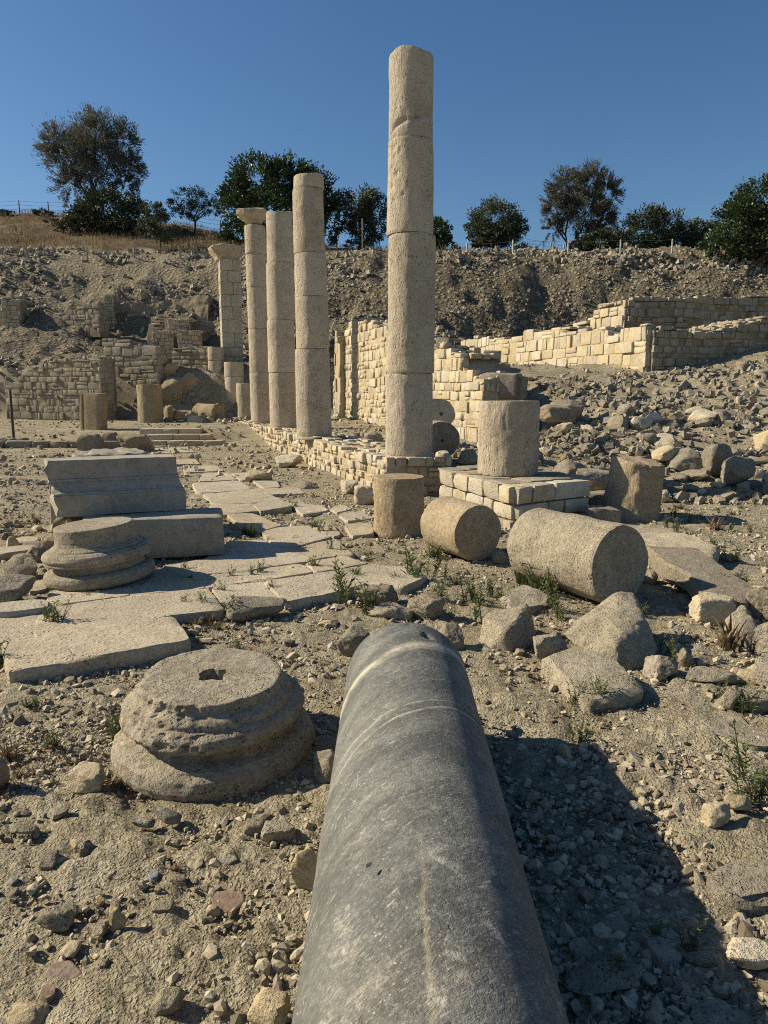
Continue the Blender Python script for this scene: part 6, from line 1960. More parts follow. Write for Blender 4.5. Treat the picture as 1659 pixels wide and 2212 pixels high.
def tree(name, label, cat, x, y, zg, lobes, nleaf, leaf, mat, trunk_r, seed, stems=1, style='clump', trunk_h=None, group=None, fork=.35, twigs=5, show=1.0):
    """lobes: (dx, dy, z above ground, rx, rz). Trunk forks to every lobe; leaves fill ragged shells of the lobes."""
    g = np.random.default_rng(seed)
    r = root(name, label, cat, (x, y, zg), group=group)
    ztop = max(l[2] for l in lobes)
    zlow = min(l[2] - l[4] for l in lobes)
    TV, TF, cur = [], [], 0
    def put(pts, rad, n=6):
        nonlocal cur
        V, F = tube(pts, rad, n)
        TV.append(V); TF.append(F + cur); cur += len(V)
    fz = trunk_h if trunk_h is not None else max(.3, zlow + .2)
    bases = []
    for s in range(stems):
        b = np.array([g.normal(0, trunk_r * (1.1 if stems > 1 else 0)), g.normal(0, trunk_r * (1.1 if stems > 1 else 0)), -.3])
        top = np.array([b[0] * 2.2 + g.normal(0, .08), b[1] * 2.2, fz])
        mid = (b + top) / 2 + g.normal(0, .07, 3)
        rr = trunk_r / math.sqrt(stems)
        put([b, mid, top], [rr * 1.25, rr, rr * .85], 8)
        bases.append((top, rr * .85))
    tips = []
    for i, (dx, dy, lz, rx, rz_) in enumerate(lobes):
        p0, r0 = bases[i % len(bases)]
        tgt = np.array([dx, dy, lz])
        n = 7
        pts = [p0]
        for k in range(1, n + 1):
            t = k / n
            q = p0 * (1 - t) + tgt * t
            q = q + np.array([0, 0, .12 * np.linalg.norm(tgt - p0) * math.sin(math.pi * t) * .5]) + g.normal(0, .05 + .02 * np.linalg.norm(tgt - p0), 3) * (t < 1)
            pts.append(q)
        rad = [r0 * (.8 - .62 * k / n) for k in range(n + 1)]
        put(pts, rad)
        for _ in range(twigs):
            k = int(g.integers(2, n))
            d = g.normal(size=3); d[2] = abs(d[2]) * .7 + .15
            pt, rd, _d = limb(pts[k], d, rx * g.uniform(.6, 1.05), max(rad[k] * .5, .012), g, 5, .2, .12)
            put(pt, rd, 5)
    ob('trunk', mesh('trunk', np.concatenate(TV), np.concatenate(TF), BARK, True), r)
    # crown
    vol = np.array([l[3] ** 2 * l[4] for l in lobes]) ** .75
    cnt = (nleaf * vol / vol.sum()).astype(int)
    VV, FF, TT, c0 = [], [], [], 0
    for (dx, dy, lz, rx, rz_), n in zip(lobes, cnt):
        if style == 'plume':
            m = max(8, n // 60)
            dr = g.normal(size=(m, 3)); dr[:, 2] = dr[:, 2] * .8 + .25
            dr /= np.linalg.norm(dr, axis=1)[:, None]
            per = n // m
            t = g.uniform(.25, 1.0, (m, per)) ** .6
            ext = g.uniform(.75, 1.18, (m, 1))
            P = dr[:, None, :] * (t * ext)[..., None] * np.array([rx, rx, rz_])
            P = P + g.normal(0, .055 * rx, P.shape) * (.4 + t[..., None])
            P[..., 2] -= .10 * rz_ * t ** 2 * (1 - dr[:, None, 2])
            P = P.reshape(-1, 3)
            Nn = np.repeat(dr, per, 0)
            tn = np.repeat(g.uniform(.1, .75, m), per) + g.normal(0, .12, m * per)
            up = .25
        else:
            m = max(10, n // 26)
            dr = g.normal(size=(m, 3))
            dr /= np.linalg.norm(dr, axis=1)[:, None]
            rr = g.uniform(.35, 1.06, m) ** .45
            cc = dr * rr[:, None]
            keep = fbm(cc * 2.0 + g.uniform(-9, 9, 3), 2, seed) > -.42
            cc = cc[keep]; dr = dr[keep]
            m = len(cc)
            per = max(1, n // m)
            P = cc[:, None, :] * np.array([rx, rx, rz_]) + g.normal(0, 1, (m, per, 3)) * np.array([.11 * rx, .11 * rx, .10 * rz_]) 
            P = P.reshape(-1, 3)
            Nn = np.repeat(dr, per, 0)
            tn = np.repeat(g.uniform(0, .85, m), per) + g.normal(0, .12, m * per)
            up = .15
        C = P + np.array([dx, dy, lz])
        ok = C[:, 2] > .05
        V, F, T = leaf_quads(C[ok], Nn[ok], leaf[0], leaf[1], g, np.clip(tn[ok], 0, 1), up)
        VV.append(V); FF.append(F + c0); TT.append(T); c0 += len(V)
    ob('crown', mesh('crown', np.concatenate(VV), np.concatenate(FF), mat, False, tint=np.concatenate(TT)), r)
    return r

def px_tree(name, label, cat, Y, base, lobes_px, nleaf, leaf, mat, trunk_r, seed, low=False, **kw):
    """lobes given in the picture: (x, y, half width, half height, depth offset)"""
    b = at_y(base[0], base[1], Y)
    zg = hz(b[0], Y)
    s = (Y * ct) / FOC * 1.02
    L = []
    for (x, y, hw, hh, dy) in lobes_px:
        p = at_y(x, y, Y)
        L.append((p[0] - b[0], dy, hh * s * .4 if low else max(p[2] - zg, hh * s * .45), hw * s, hh * s))
    return tree(name, label, cat, b[0], Y, zg, L, nleaf, leaf, mat, trunk_r, seed, **kw)

px_tree('tamarisk_tree', 'big feathery greyish tree on the left skyline, largest of the hill', 'tree', 64, (212, 478),
        [(150, 330, 62, 52, 0), (200, 285, 52, 50, .5), (265, 305, 42, 52, 0), (215, 350, 62, 52, -.8), (278, 360, 32, 44, .5), (150, 395, 38, 44, .3), (120, 305, 34, 34, 0), (268, 400, 34, 36, 0)],
        34000, (.30, .055), LEAF_TAM, .26, 1, stems=4, style='plume', twigs=7)
px_tree('bush', 'very dark dense bush at the foot of the big feathery tree', 'bush', 60, (240, 512),
        [(238, 462, 62, 48, 0), (190, 478, 42, 32, 0), (282, 470, 40, 42, .4), (150, 490, 30, 18, 0)], 15000, (.22, .11), LEAF_BUSH, .15, 2, stems=3)
px_tree('young_tree', 'young thin trunked tree in front of the dark bush, beside the bench', 'tree', 52.5, (349, 560),
        [(330, 470, 30, 28, 0), (352, 490, 28, 28, .3), (318, 492, 22, 22, 0), (345, 452, 16, 14, 0)], 4000, (.18, .08), LEAF_OLIVE, .05, 3, trunk_h=2.0)
px_tree('airy_tree', 'small airy tree with open crown and bare trunk on the ridge', 'tree', 63, (420, 508),
        [(395, 440, 34, 28, 0), (440, 436, 32, 28, .3), (418, 428, 34, 26, 0), (376, 455, 20, 18, 0), (462, 452, 18, 20, 0), (418, 455, 34, 16, 0)], 4600, (.16, .07), LEAF_OLIVE, .08, 4, trunk_h=.9, twigs=9)
px_tree('carob_tree', 'large dark green carob tree behind the middle columns', 'tree', 57, (600, 535),
        [(560, 400, 58, 55, 0), (620, 390, 50, 50, .5), (520, 440, 48, 50, 0), (590, 470, 70, 60, -.5), (680, 430, 50, 60, 0), (715, 470, 24, 50, .4), (530, 500, 50, 32, 0), (500, 415, 26, 24, 0), (655, 385, 36, 30, 0)],
        30000, (.26, .12), LEAF_CAROB, .28, 5, stems=2)
px_tree('olive_tree', 'medium grey green tree left of the tall column', 'tree', 58, (785, 540),
        [(775, 445, 38, 38, 0), (808, 455, 34, 42, .3), (790, 490, 40, 34, 0), (760, 475, 22, 26, 0)], 10000, (.20, .09), LEAF_OLIVE, .12, 6, twigs=6)
px_tree('bush', 'narrow dark bush just right of the tall column', 'bush', 56, (952, 552),
        [(950, 505, 24, 34, 0), (955, 530, 22, 22, 0), (940, 490, 18, 20, 0)], 4500, (.20, .10), LEAF_CAROB, .1, 7)
px_tree('round_tree', 'round crowned green tree on the ridge right of the tall column', 'tree', 58, (1068, 548),
        [(1070, 478, 50, 42, 0), (1035, 498, 30, 30, 0), (1105, 495, 36, 30, .3), (1072, 508, 52, 26, 0)], 14000, (.20, .09), LEAF_OLIVE, .13, 8)
px_tree('tamarisk_tree', 'tall feathery tree on the right skyline with brownish crown', 'tree', 62, (1238, 545),
        [(1225, 410, 42, 45, 0), (1275, 395, 42, 42, .3), (1310, 415, 34, 38, 0), (1200, 450, 32, 40, 0), (1262, 455, 52, 42, -.4), (1300, 470, 34, 36, 0), (1195, 492, 24, 24, 0), (1290, 500, 30, 24, 0)],
        30000, (.28, .055), LEAF_TAM, .2, 9, stems=3, style='plume', twigs=7)
px_tree('shrub', 'low olive green shrub beside the right feathery tree', 'shrub', 53, (1290, 560),
        [(1290, 530, 44, 28, 0), (1255, 540, 26, 18, 0), (1330, 525, 34, 34, .3)], 9000, (.20, .09), LEAF_BUSH, .1, 10, stems=2)
px_tree('shrub', 'tallest shrub of the dark thicket on the right', 'shrub', 55, (1415, 558),
        [(1400, 500, 50, 46, 0), (1440, 490, 42, 38, .3), (1470, 520, 40, 36, 0), (1385, 535, 44, 24, 0)], 13000, (.21, .09), LEAF_BUSH, .12, 11, stems=2)
px_tree('shrub', 'shrub at the right end of the thicket before the big tree', 'shrub', 56, (1510, 555),
        [(1505, 512, 30, 38, 0), (1535, 520, 30, 36, 0)], 5500, (.20, .09), LEAF_BUSH, .1, 12)
px_tree('carob_tree', 'big dark leafy tree cut by the right border', 'tree', 44, (1600, 600),
        [(1600, 480, 50, 55, 0), (1650, 450, 60, 60, 0), (1570, 535, 52, 46, 0), (1640, 540, 60, 56, -.4), (1700, 500, 70, 80, 0), (1590, 580, 44, 28, 0), (1545, 555, 30, 34, 0)],
        26000, (.20, .10), LEAF_CAROB, .2, 13, stems=2)
for i, (x, y, hw, hh, Y, lab) in enumerate(((95, 470, 20, 9, 70, 'small low bush on the left ridge by the fence'), (15, 468, 20, 6, 70, 'tiny bush at the left border of the ridge'), (130, 490, 28, 14, 63, 'spreading low bush left of the dark bush'),
                                            (465, 515, 48, 12, 58, 'low dark scrub under the airy tree'), (775, 515, 30, 15, 55, 'brownish bush at the foot of the medium tree'), (1038, 530, 20, 14, 56, 'dry bush under the round tree'), (1135, 545, 28, 11, 55, 'low creeping bush by the ridge fence'), (985, 518, 12, 14, 60, 'small pale bush right of the narrow dark one'), (380, 500, 40, 16, 60, 'low scrub between young tree and airy tree'))):
    px_tree('bush', lab, 'bush', Y, (x, y + hh), [(x, y, hw, hh, 0), (x + hw * .5, y + hh * .3, hw * .6, hh * .7, 0)], 1500, (.18, .07), LEAF_BUSH, .05, 40 + i, low=True, trunk_h=.1)

# ------------------------------------------------------------------ dry grass on the hill: uncountable
def dry_grass():
    g = np.random.default_rng(61)
    n = 30000
    y = 50.8 + 22 * g.uniform(0, 1, n) ** 1.1
    x = g.uniform(-.56, .12, n) * y
    q = fbm(np.stack([x, y, 0 * x], -1) * .35, 3, 15)
    ok = (q > g.uniform(-.8, .3, n)) & ((x < -4) | (g.uniform(0, 1, n) < .5))
    x, y = x[ok], y[ok]
    n = len(x)
    z = H(x, y)
    h = g.uniform(.15, .55, n)
    C = np.stack([x, y, z + h * .45], -1)
    V, F, T = leaf_quads(C, np.tile([0, 0, 1.0], (n, 1)), 1.0, .05, g, g.uniform(0, 1, n), .9)
    V = V.reshape(n, 4, 3)
    V = C[:, None] + (V - C[:, None]) * h[:, None, None]
    V[:, :, :2] = C[:, None, :2] + (V[:, :, :2] - C[:, None, :2]) * np.array([1.5, 1.5])
    kind(ob('dry_grass', mesh('dry_grass', V.reshape(-1, 3), F, LEAF_DRY, False, tint=T)), 'stuff')
dry_grass()

# ------------------------------------------------------------------ weeds
def weed_mesh(seed, style):
    g = np.random.default_rng(seed)
    V, F, T, c = [], [], [], 0
    def strip(pts, ws, t):
        nonlocal c
        side = np.array([g.normal(), g.normal(), 0]); side /= np.linalg.norm(side) + 1e-9
        for p, w in zip(pts, ws):
            V.append(p - side * w); V.append(p + side * w); T.extend([t, t])
        for i in range(len(pts) - 1):
            F.append((c + 2 * i, c + 2 * i + 1, c + 2 * i + 3, c + 2 * i + 2))
        c += 2 * len(pts)
    ns = {'tuft': 46, 'stalk': 4, 'leafy': 12, 'low': 40}[style]
    for _ in range(ns):
        a = g.uniform(0, 6.28)
        lean = g.uniform(.1, .9) if style in ('tuft', 'low') else g.uniform(.05, .45)
        h = {'tuft': g.uniform(.4, 1), 'stalk': g.uniform(.55, 1), 'leafy': g.uniform(.4, 1), 'low': g.uniform(.2, .55)}[style]
        b = np.array([g.normal(0, .10), g.normal(0, .10), -.02])
        d = np.array([math.cos(a), math.sin(a), 0])
        n = 5
        pts = [b + d * lean * h * (i / n) ** 1.5 + np.array([0, 0, h * (i / n) * (1 - .25 * lean * (i / n))]) for i in range(n + 1)]
        t = g.uniform(.1, .9)
        if style in ('tuft', 'low'):
            strip(pts, [.026, .027, .024, .019, .012, .003], t)
        else:
            strip(pts, [.015, .014, .012, .010, .008, .004], t * .5)
            for k in range(26 if style == 'stalk' else 15):
                u = g.uniform(.12, 1.0)
                i = min(int(u * n), n - 1)
                p = pts[i] + (pts[i + 1] - pts[i]) * (u * n - i)
                aa = g.uniform(0, 6.28)
                l = g.uniform(.07, .17) * (1.15 - .5 * u)
                e = p + np.array([math.cos(aa) * l, math.sin(aa) * l, l * g.uniform(.2, 1.0)])
                strip([p, (p + e) / 2 + np.array([0, 0, l * .12]), e], [.005, .024, .003], g.uniform(.2, 1))
    return mesh('weed_' + style, np.array(V), np.array(F), LEAF_WEED, True, tint=np.array(T))
WM = {s: [weed_mesh(i * 7 + k, s) for i in range(3)] for k, s in enumerate(('tuft', 'stalk', 'leafy', 'low'))}
def weed(px, py, h, style, label, group, seed, zl=None):
    g = np.random.default_rng(seed)
    p = at_z(px, py, 0 if zl is None else zl)
    if zl is None:
        p[2] = hz(p[0], p[1])
    o = ob('weed', WM[style][int(g.integers(0, 3))], None, tuple(p), (0, 0, g.uniform(0, 6.28)), (h * g.uniform(1.1, 1.4), h * g.uniform(1.1, 1.4), h * 1.2))
    words_ = {'tuft': 'grassy', 'stalk': 'thin stalky', 'leafy': 'leafy', 'low': 'low'}[style]
    tag(o, f"{'tiny' if h < .09 else ('small' if h < .15 else 'taller')} {words_} {label} {where(p[0], p[1])}", 'weed', group)
LW = {'pave': ('weed in a paving joint', 'weeds in the paving joints'),
      'front': ('weed along the paving edge', 'weeds along the front paving edge'),
      'drum': ('weed among stones', 'weeds near the lying drums'),
      'right': ('weed on bare ground', 'weeds on the ground at the right'),
      'left': ('weed on gravel', 'weeds on the left gravel'),
      'far': ('weed on the court', 'weeds on the far court')}
g_ = np.random.default_rng(88)
WEEDS = [(543, 1163, .17, 'tuft', 'pave'), (530, 1160, .14, 'tuft', 'pave'), (690, 1150, .17, 'leafy', 'pave'), (680, 1142, .13, 'tuft', 'pave'), (712, 1150, .12, 'leafy', 'pave'), (595, 1122, .13, 'leafy', 'pave'), (612, 1112, .12, 'leafy', 'pave'), (640, 1098, .14, 'leafy', 'pave'), (625, 1090, .13, 'stalk', 'pave'),
         (560, 1110, .10, 'low', 'pave'), (770, 1258, .14, 'tuft', 'pave'), (636, 1175, .10, 'leafy', 'pave'), (582, 1178, .09, 'tuft', 'pave'), (660, 1195, .12, 'leafy', 'pave'), (678, 1238, .16, 'leafy', 'pave'), (712, 1198, .22, 'stalk', 'pave'), (735, 1200, .14, 'stalk', 'pave'), (790, 1202, .09, 'tuft', 'pave'),
         (500, 1258, .10, 'leafy', 'pave'), (545, 1255, .10, 'leafy', 'pave'), (560, 1250, .13, 'leafy', 'pave'), (585, 1290, .12, 'leafy', 'pave'), (478, 1290, .13, 'leafy', 'pave'), (398, 1245, .12, 'leafy', 'pave'), (410, 1262, .08, 'low', 'pave'), (487, 1130, .08, 'low', 'pave'), (530, 1102, .07, 'low', 'pave'), (560, 1070, .08, 'low', 'pave'), (610, 1075, .08, 'low', 'pave'), (520, 1062, .07, 'low', 'pave'), (590, 1130, .08, 'low', 'pave'), (655, 1132, .09, 'low', 'pave'), (740, 1195, .07, 'low', 'pave'), (650, 1240, .07, 'low', 'pave'), (800, 1195, .08, 'low', 'pave'),
         (120, 1360, .21, 'leafy', 'pave'), (100, 1352, .15, 'leafy', 'pave'), (190, 1300, .06, 'tuft', 'pave'), (205, 1298, .06, 'low', 'pave'), (105, 1290, .09, 'leafy', 'pave'), (15, 1325, .14, 'stalk', 'pave'), (380, 1395, .10, 'tuft', 'front'), (400, 1345, .12, 'low', 'front'), (420, 1340, .10, 'low', 'front'), (440, 1335, .10, 'low', 'front'), (395, 1320, .11, 'leafy', 'front'), (447, 1322, .13, 'stalk', 'front'), (430, 1318, .12, 'stalk', 'front'), (500, 1340, .20, 'leafy', 'front'), (487, 1335, .14, 'stalk', 'front'), (160, 1445, .11, 'stalk', 'front'), (175, 1440, .09, 'leafy', 'front'), (90, 1458, .08, 'low', 'front'), (240, 1432, .07, 'low', 'front'), (300, 1420, .08, 'leafy', 'front'), (205, 1430, .07, 'leafy', 'front'), (0, 1440, .18, 'leafy', 'front'), (340, 1405, .06, 'low', 'front'), (130, 1450, .08, 'low', 'front'), (515, 1405, .08, 'leafy', 'front'), (500, 1412, .08, 'leafy', 'front'), (568, 1360, .08, 'stalk', 'front'),
         (735, 1300, .34, 'stalk', 'drum'), (750, 1310, .28, 'stalk', 'drum'), (795, 1335, .26, 'leafy', 'drum'), (808, 1330, .18, 'leafy', 'drum'), (855, 1265, .13, 'tuft', 'drum'), (915, 1338, .16, 'leafy', 'drum'), (935, 1332, .20, 'leafy', 'drum'), (950, 1300, .18, 'leafy', 'drum'), (885, 1262, .34, 'stalk', 'drum'), (902, 1265, .24, 'stalk', 'drum'), (935, 1205, .17, 'tuft', 'drum'), (945, 1202, .12, 'tuft', 'drum'), (930, 1250, .25, 'stalk', 'drum'), (965, 1255, .18, 'stalk', 'drum'),
         (1135, 1262, .34, 'tuft', 'drum'), (1155, 1275, .30, 'tuft', 'drum'), (1170, 1285, .26, 'tuft', 'drum'), (1190, 1295, .24, 'leafy', 'drum'), (1200, 1320, .24, 'leafy', 'drum'), (1210, 1335, .16, 'leafy', 'drum'), (1020, 1300, .22, 'leafy', 'drum'), (1040, 1310, .20, 'leafy', 'drum'), (1060, 1290, .16, 'leafy', 'drum'), (1075, 1300, .14, 'leafy', 'drum'), (1030, 1345, .26, 'stalk', 'drum'), (1392, 1335, .12, 'leafy', 'drum'), (1380, 1332, .09, 'tuft', 'drum'), (1248, 1527, .13, 'leafy', 'drum'), (1300, 1530, .18, 'leafy', 'drum'), (1365, 1510, .14, 'leafy', 'drum'), (1178, 1440, .09, 'leafy', 'drum'),
         (1255, 1605, .12, 'leafy', 'right'), (1232, 1602, .11, 'stalk', 'right'), (1612, 1690, .24, 'stalk', 'right'), (1625, 1735, .17, 'leafy', 'right'), (1640, 1720, .16, 'leafy', 'right'), (1520, 1600, .06, 'low', 'right'), (1600, 1545, .16, 'leafy', 'right'), (1560, 1528, .13, 'leafy', 'right'), (1435, 1415, .18, 'stalk', 'right'), (1450, 1430, .14, 'stalk', 'right'), (1590, 1290, .25, 'stalk', 'right'), (1560, 1345, .18, 'stalk', 'right'), (1560, 1215, .26, 'stalk', 'right'), (1590, 1215, .15, 'leafy', 'right'), (1540, 1180, .12, 'leafy', 'right'), (1460, 1150, .20, 'leafy', 'right'), (1440, 1140, .15, 'leafy', 'right'), (1490, 1130, .16, 'leafy', 'right'), (1500, 1080, .10, 'low', 'right'), (1550, 1105, .11, 'low', 'right'), (1600, 1100, .11, 'low', 'right'), (1520, 1120, .10, 'low', 'right'), (1630, 1090, .12, 'leafy', 'right'), (1640, 1060, .16, 'leafy', 'right'), (1580, 1145, .12, 'leafy', 'right'), (1620, 1150, .12, 'leafy', 'right'), (1500, 1050, .10, 'leafy', 'right'), (1270, 1120, .1, 'tuft', 'right'), (1455, 1120, .22, 'stalk', 'right'), (1022, 950, .25, 'tuft', 'right'), (1340, 2110, .09, 'leafy', 'right'), (1500, 2055, .10, 'leafy', 'right'), (1415, 2030, .09, 'leafy', 'right'),
         (60, 1525, .08, 'tuft', 'left'), (75, 1520, .07, 'leafy', 'left'), (100, 1615, .09, 'leafy', 'left'), (120, 1612, .08, 'leafy', 'left'), (252, 1600, .14, 'stalk', 'left'), (256, 1595, .15, 'tuft', 'left'), (30, 1170, .13, 'tuft', 'left'), (20, 1165, .11, 'leafy', 'left'), (20, 1105, .09, 'low', 'left'), (35, 1098, .09, 'low', 'left'), (10, 1110, .08, 'low', 'left'), (70, 1120, .09, 'leafy', 'left'), (55, 1118, .07, 'leafy', 'left'), (175, 1850, .05, 'low', 'left'), (645, 1740, .05, 'low', 'left'),
         (345, 975, .14, 'low', 'far'), (355, 972, .12, 'low', 'far'), (330, 965, .10, 'low', 'far'), (560, 980, .12, 'low', 'far'), (1245, 832, .2, 'leafy', 'far'), (730, 1062, .10, 'low', 'far'), (470, 1045, .08, 'low', 'far')]
for i, (x, y, h, s, gk) in enumerate(WEEDS):
    weed(x, y, h, s, LW[gk][0], LW[gk][1], i)
# dry straw tufts among the stones
DRYM = []
for me_ in WM['tuft'] + WM['low']:
    c_ = me_.copy(); c_.name = 'straw_tuft'; c_.materials[0] = LEAF_DRY; DRYM.append(c_)
for i, (x, y, h) in enumerate(((262, 1700, .07), (320, 1712, .06), (18, 1640, .10), (40, 1680, .08), (700, 1440, .07), (715, 1465, .06), (425, 1352, .09), (455, 1345, .08), (470, 1360, .07), (1300, 1560, .06), (1180, 1330, .12), (1100, 1300, .10), (985, 1262, .10), (1260, 1480, .06), (1560, 1392, .05), (1510, 1118, .14), (1580, 1112, .14), (1545, 1075, .14), (1470, 1100, .14), (80, 1130, .12), (45, 1140, .10), (150, 1120, .10), (640, 1070, .09), (700, 1090, .09), (560, 1000, .14), (1610, 1010, .25), (1555, 1030, .2), (1330, 900, .3), (1420, 870, .3), (1250, 850, .3), (640, 1600, .05), (380, 1885, .04))):
    g2 = np.random.default_rng(900 + i)
    p = at_z(x, y, 0)
    for _ in range(5):
        p = at_z(x, y, hz(p[0], p[1]))
    o = ob('straw_tuft', DRYM[i % 6], None, (p[0], p[1], hz(p[0], p[1])), (0, 0, g2.uniform(0, 6.28)), (h * 1.5, h * 1.5, h))
    tag(o, f"tuft of dry straw {where(p[0], p[1])}", 'dry weed', 'dry straw tufts')
# dead brown litter by the big base and at the left border
def litter():
    g = np.random.default_rng(5)
    C, N = [], []
    for (px, py, sx, sy, n) in ((300, 1700, .10, .07, 420), (255, 1690, .05, .05, 160), (15, 1690, .07, .10, 350), (30, 1640, .05, .06, 150), (705, 1450, .06, .07, 200), (450, 1350, .18, .07, 420), (1290, 1540, .10, .05, 150), (345, 1885, .05, .04, 90), (1230, 1470, .12, .08, 150)):
        c = at_z(px, py, 0)
        p = c + g.normal(0, 1, (n, 3)) * np.array([sx, sy, 0])
        p[:, 2] = H(p[:, 0], p[:, 1]) + np.abs(g.normal(0, .012, n)) + .004
        C.append(p)
    C = np.concatenate(C)
    V, F, T = leaf_quads(C, g.normal(size=(len(C), 3)) * np.array([1, 1, .25]), .030, .004, g, g.uniform(0, .6, len(C)))
    m = leaf_mat('dead_litter', (.07, .04, .02), (.22, .14, .075), .1, .9)
    kind(ob('dead_plant_litter', mesh('litter', V, F, m, False, tint=T)), 'stuff')
litter()

# ------------------------------------------------------------------ fences, posts, bench
def post_mesh(name, r, h, mat, n=8, top=.6):
    V, F = tube([(0, 0, -.3), (0, 0, h * .5), (0, 0, h - r * .5), (0, 0, h)], [r, r, r, r * top], n)
    V = np.vstack([V, [[0, 0, h]]])
    m = len(V) - 1
    t = np.array([(m - n + i, m - n + (i + 1) % n, m) for i in range(n)])
    return mesh(name, V, [F, t], mat, True)
def wire_run(pts, r=.006, n=5, sag=.06):
    V, F, c = [], [], 0
    for a, b in zip(pts[:-1], pts[1:]):
        a, b = np.array(a), np.array(b)
        P = [a + (b - a) * t + np.array([0, 0, -sag * 4 * t * (1 - t)]) for t in np.linspace(0, 1, 7)]
        v, f = tube(P, [r] * 7, n)
        V.append(v); F.append(f + c); c += len(v)
    return np.concatenate(V), np.concatenate(F)
def post_fence(name, label, posts, h, r, mat, wires, cat='fence', wire_r=.008):
    """posts: ground points"""
    o = np.array(posts[0])
    root_ = root(name, label, cat, tuple(o))
    for i, p in enumerate(posts):
        hh = h[i] if isinstance(h, (list, tuple)) else h
        ob('post', post_mesh('post', r, hh, mat), root_, tuple(np.array(p) - o), (random.uniform(-.03, .03), random.uniform(-.03, .03), 0))
    for w in wires:
        pts = [np.array(p) - o + np.array([0, 0, (h[i] if isinstance(h, (list, tuple)) else h) * w]) for i, p in enumerate(posts)]
        V, F = wire_run(pts, wire_r)
        ob('wire', mesh('wire', V, F, WIRE, True), root_)
    return root_
Yp = 46.0
P, hs_ = [], []
for x, yt, ybm in ((1009, 527, 557), (1109, 522, 559), (1228, 527, 560), (1341, 525, 560), (1453, 523, 559)):
    a = at_y(x, yt, Yp)
    z = hz(a[0], Yp)
    P.append((a[0], Yp, z)); hs_.append(max(a[2] - z, .8))
post_fence('wire_fence', 'wire fence on white posts along the top of the right bank', P, hs_, .05, POST_WHITE, (.96,))
Yp = 49.6
P, hs_ = [], []
for x, yt in ((0, 552), (95, 546), (188, 550), (290, 543), (388, 545)):
    a = at_y(x, yt, Yp)
    z = hz(a[0], Yp)
    P.append((a[0], Yp, z)); hs_.append(max(a[2] - z, .7))
post_fence('rope_fence', 'row of low weathered posts along the left terrace path', P, hs_, .05, POST_WOOD, (.9,), wire_r=.006)
Yp = 68
P, hs_ = [], []
for x, yt in ((-60, 440), (42, 450), (105, 455), (175, 465)):
    a = at_y(x, yt, Yp + 2)
    z = hz(a[0], Yp + 2)
    P.append((a[0], Yp + 2, z)); hs_.append(max(a[2] - z, 1.2))
post_fence('ridge_fence', 'thin wire fence on the far left ridge against the sky', P, hs_, .05, IRON, (.97, .7, .4), wire_r=.012)
P, hs_ = [], []
for x, yt in ((420, 480), (476, 478), (560, 480), (728, 498), (820, 510)):
    a = at_y(x, yt, 66)
    z = hz(a[0], 66)
    P.append((a[0], 66, z)); hs_.append(max(a[2] - z, 1.2))
post_fence('ridge_fence', 'thin wire fence on the ridge behind the columns', P, hs_, .045, IRON, (.97, .7, .4), wire_r=.012)
P, hs_ = [], []
for x, yt in ((1010, 515), (1028, 515), (1127, 512), (1175, 520), (1190, 524), (1205, 532), (1219, 536)):
    a = at_y(x, yt, 62)
    z = hz(a[0], 62)
    P.append((a[0], 62, z)); hs_.append(max(a[2] - z, 1.2))
fr = post_fence('chain_fence', 'chain link fence with braced corner post on the right ridge', P, hs_, .045, WIRE, (.97, .75, .5, .25), wire_r=.012)
V, F = tube([np.array(P[3]) - np.array(P[0]) + np.array([0, 0, hs_[3]]), np.array(P[3]) - np.array(P[0]) + np.array([-1.4, 0, .1])], [.035, .035], 6)
ob('brace', mesh('brace', V, F, WIRE, True), fr)
a = at_y(783, 500, 50); z = hz(a[0], 50)
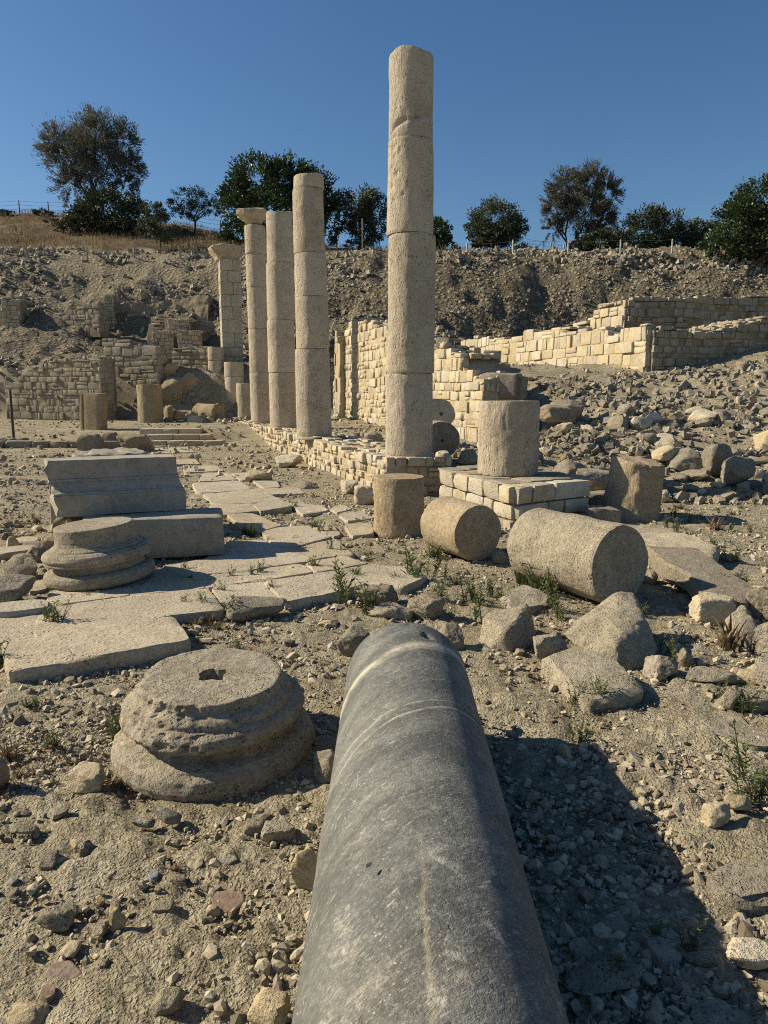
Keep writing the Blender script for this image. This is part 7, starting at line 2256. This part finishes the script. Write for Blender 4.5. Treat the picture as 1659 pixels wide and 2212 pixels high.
tag(ob('tree_stake', post_mesh('tree_stake', .04, max(2.2, at_y(783, 505, 50)[2] - z), POST_WOOD), loc=(a[0], 50, z)), 'tall thin stake standing on the bank left of the tall column', 'stake')
# thin iron pole on a stone foot, far left
pq = at_y(28, 926, 24.0)
r_ = root('iron_pole', 'thin dark iron pole on a flat stone foot at the far left', 'pole', (pq[0], 24.0, .12))
ob('pole', post_mesh('pole', .045, height_at(28, 842, 24) - .12, IRON), r_)
block('foot', r_, (0, 0, .0), (.75, .6, .22), LIME_GREY, 3)
# bench
def bench():
    Y = 51.6
    a, b = at_y(356, 550, Y), at_y(430, 550, Y)
    w = b[0] - a[0]
    z = hz((a[0] + b[0]) / 2, Y)
    r = root('bench', 'dark slatted wooden bench on pale feet on the left hillside', 'bench', ((a[0] + b[0]) / 2, Y, z), (0, 0, .04))
    zb = at_y(392, 549, Y)[2] - z
    for i in range(3):
        ob('back_slat', box_mesh('back_slat', w, .05, .13, WOOD, 700 + i, n=6, chip=.01), r, (0, .22 + .03 * i, zb - .12 + i * .19))
    for i in range(3):
        ob('seat_slat', box_mesh('seat_slat', w, .13, .05, WOOD, 705 + i, n=6, chip=.01), r, (0, .12 - .16 * i, zb - .2))
    for sx in (-.42, .42):
        ob('leg', box_mesh('leg', .26, .5, max(zb - .2, .25) + .3, PAVE, 710, n=6, chip=.02), r, (w * sx, 0, -.3))
bench()

# ------------------------------------------------------------------ look-alikes told apart by their order from the viewer
def tell_apart():
    by = {}
    for o in SC.objects:
        if o.parent is None and 'label' in o and 'group' in o:
            by.setdefault(o['label'], []).append(o)
    order = ['nearest', 'second nearest', 'third nearest', 'fourth nearest', 'fifth nearest', 'sixth nearest', 'seventh nearest', 'eighth nearest', 'ninth nearest', 'tenth nearest']
    for lab, os_ in by.items():
        if 1 < len(os_) <= 10:
            os_.sort(key=lambda o: o.location.length)
            n = len(lab.split())
            for i, o in enumerate(os_):
                w = ('nearer' if i == 0 else 'farther') if len(os_) == 2 else ('farthest' if i == len(os_) - 1 else order[i])
                if n + len(w.split()) + 1 <= 16:
                    o['label'] = lab + ', ' + w + ' one'
tell_apart()
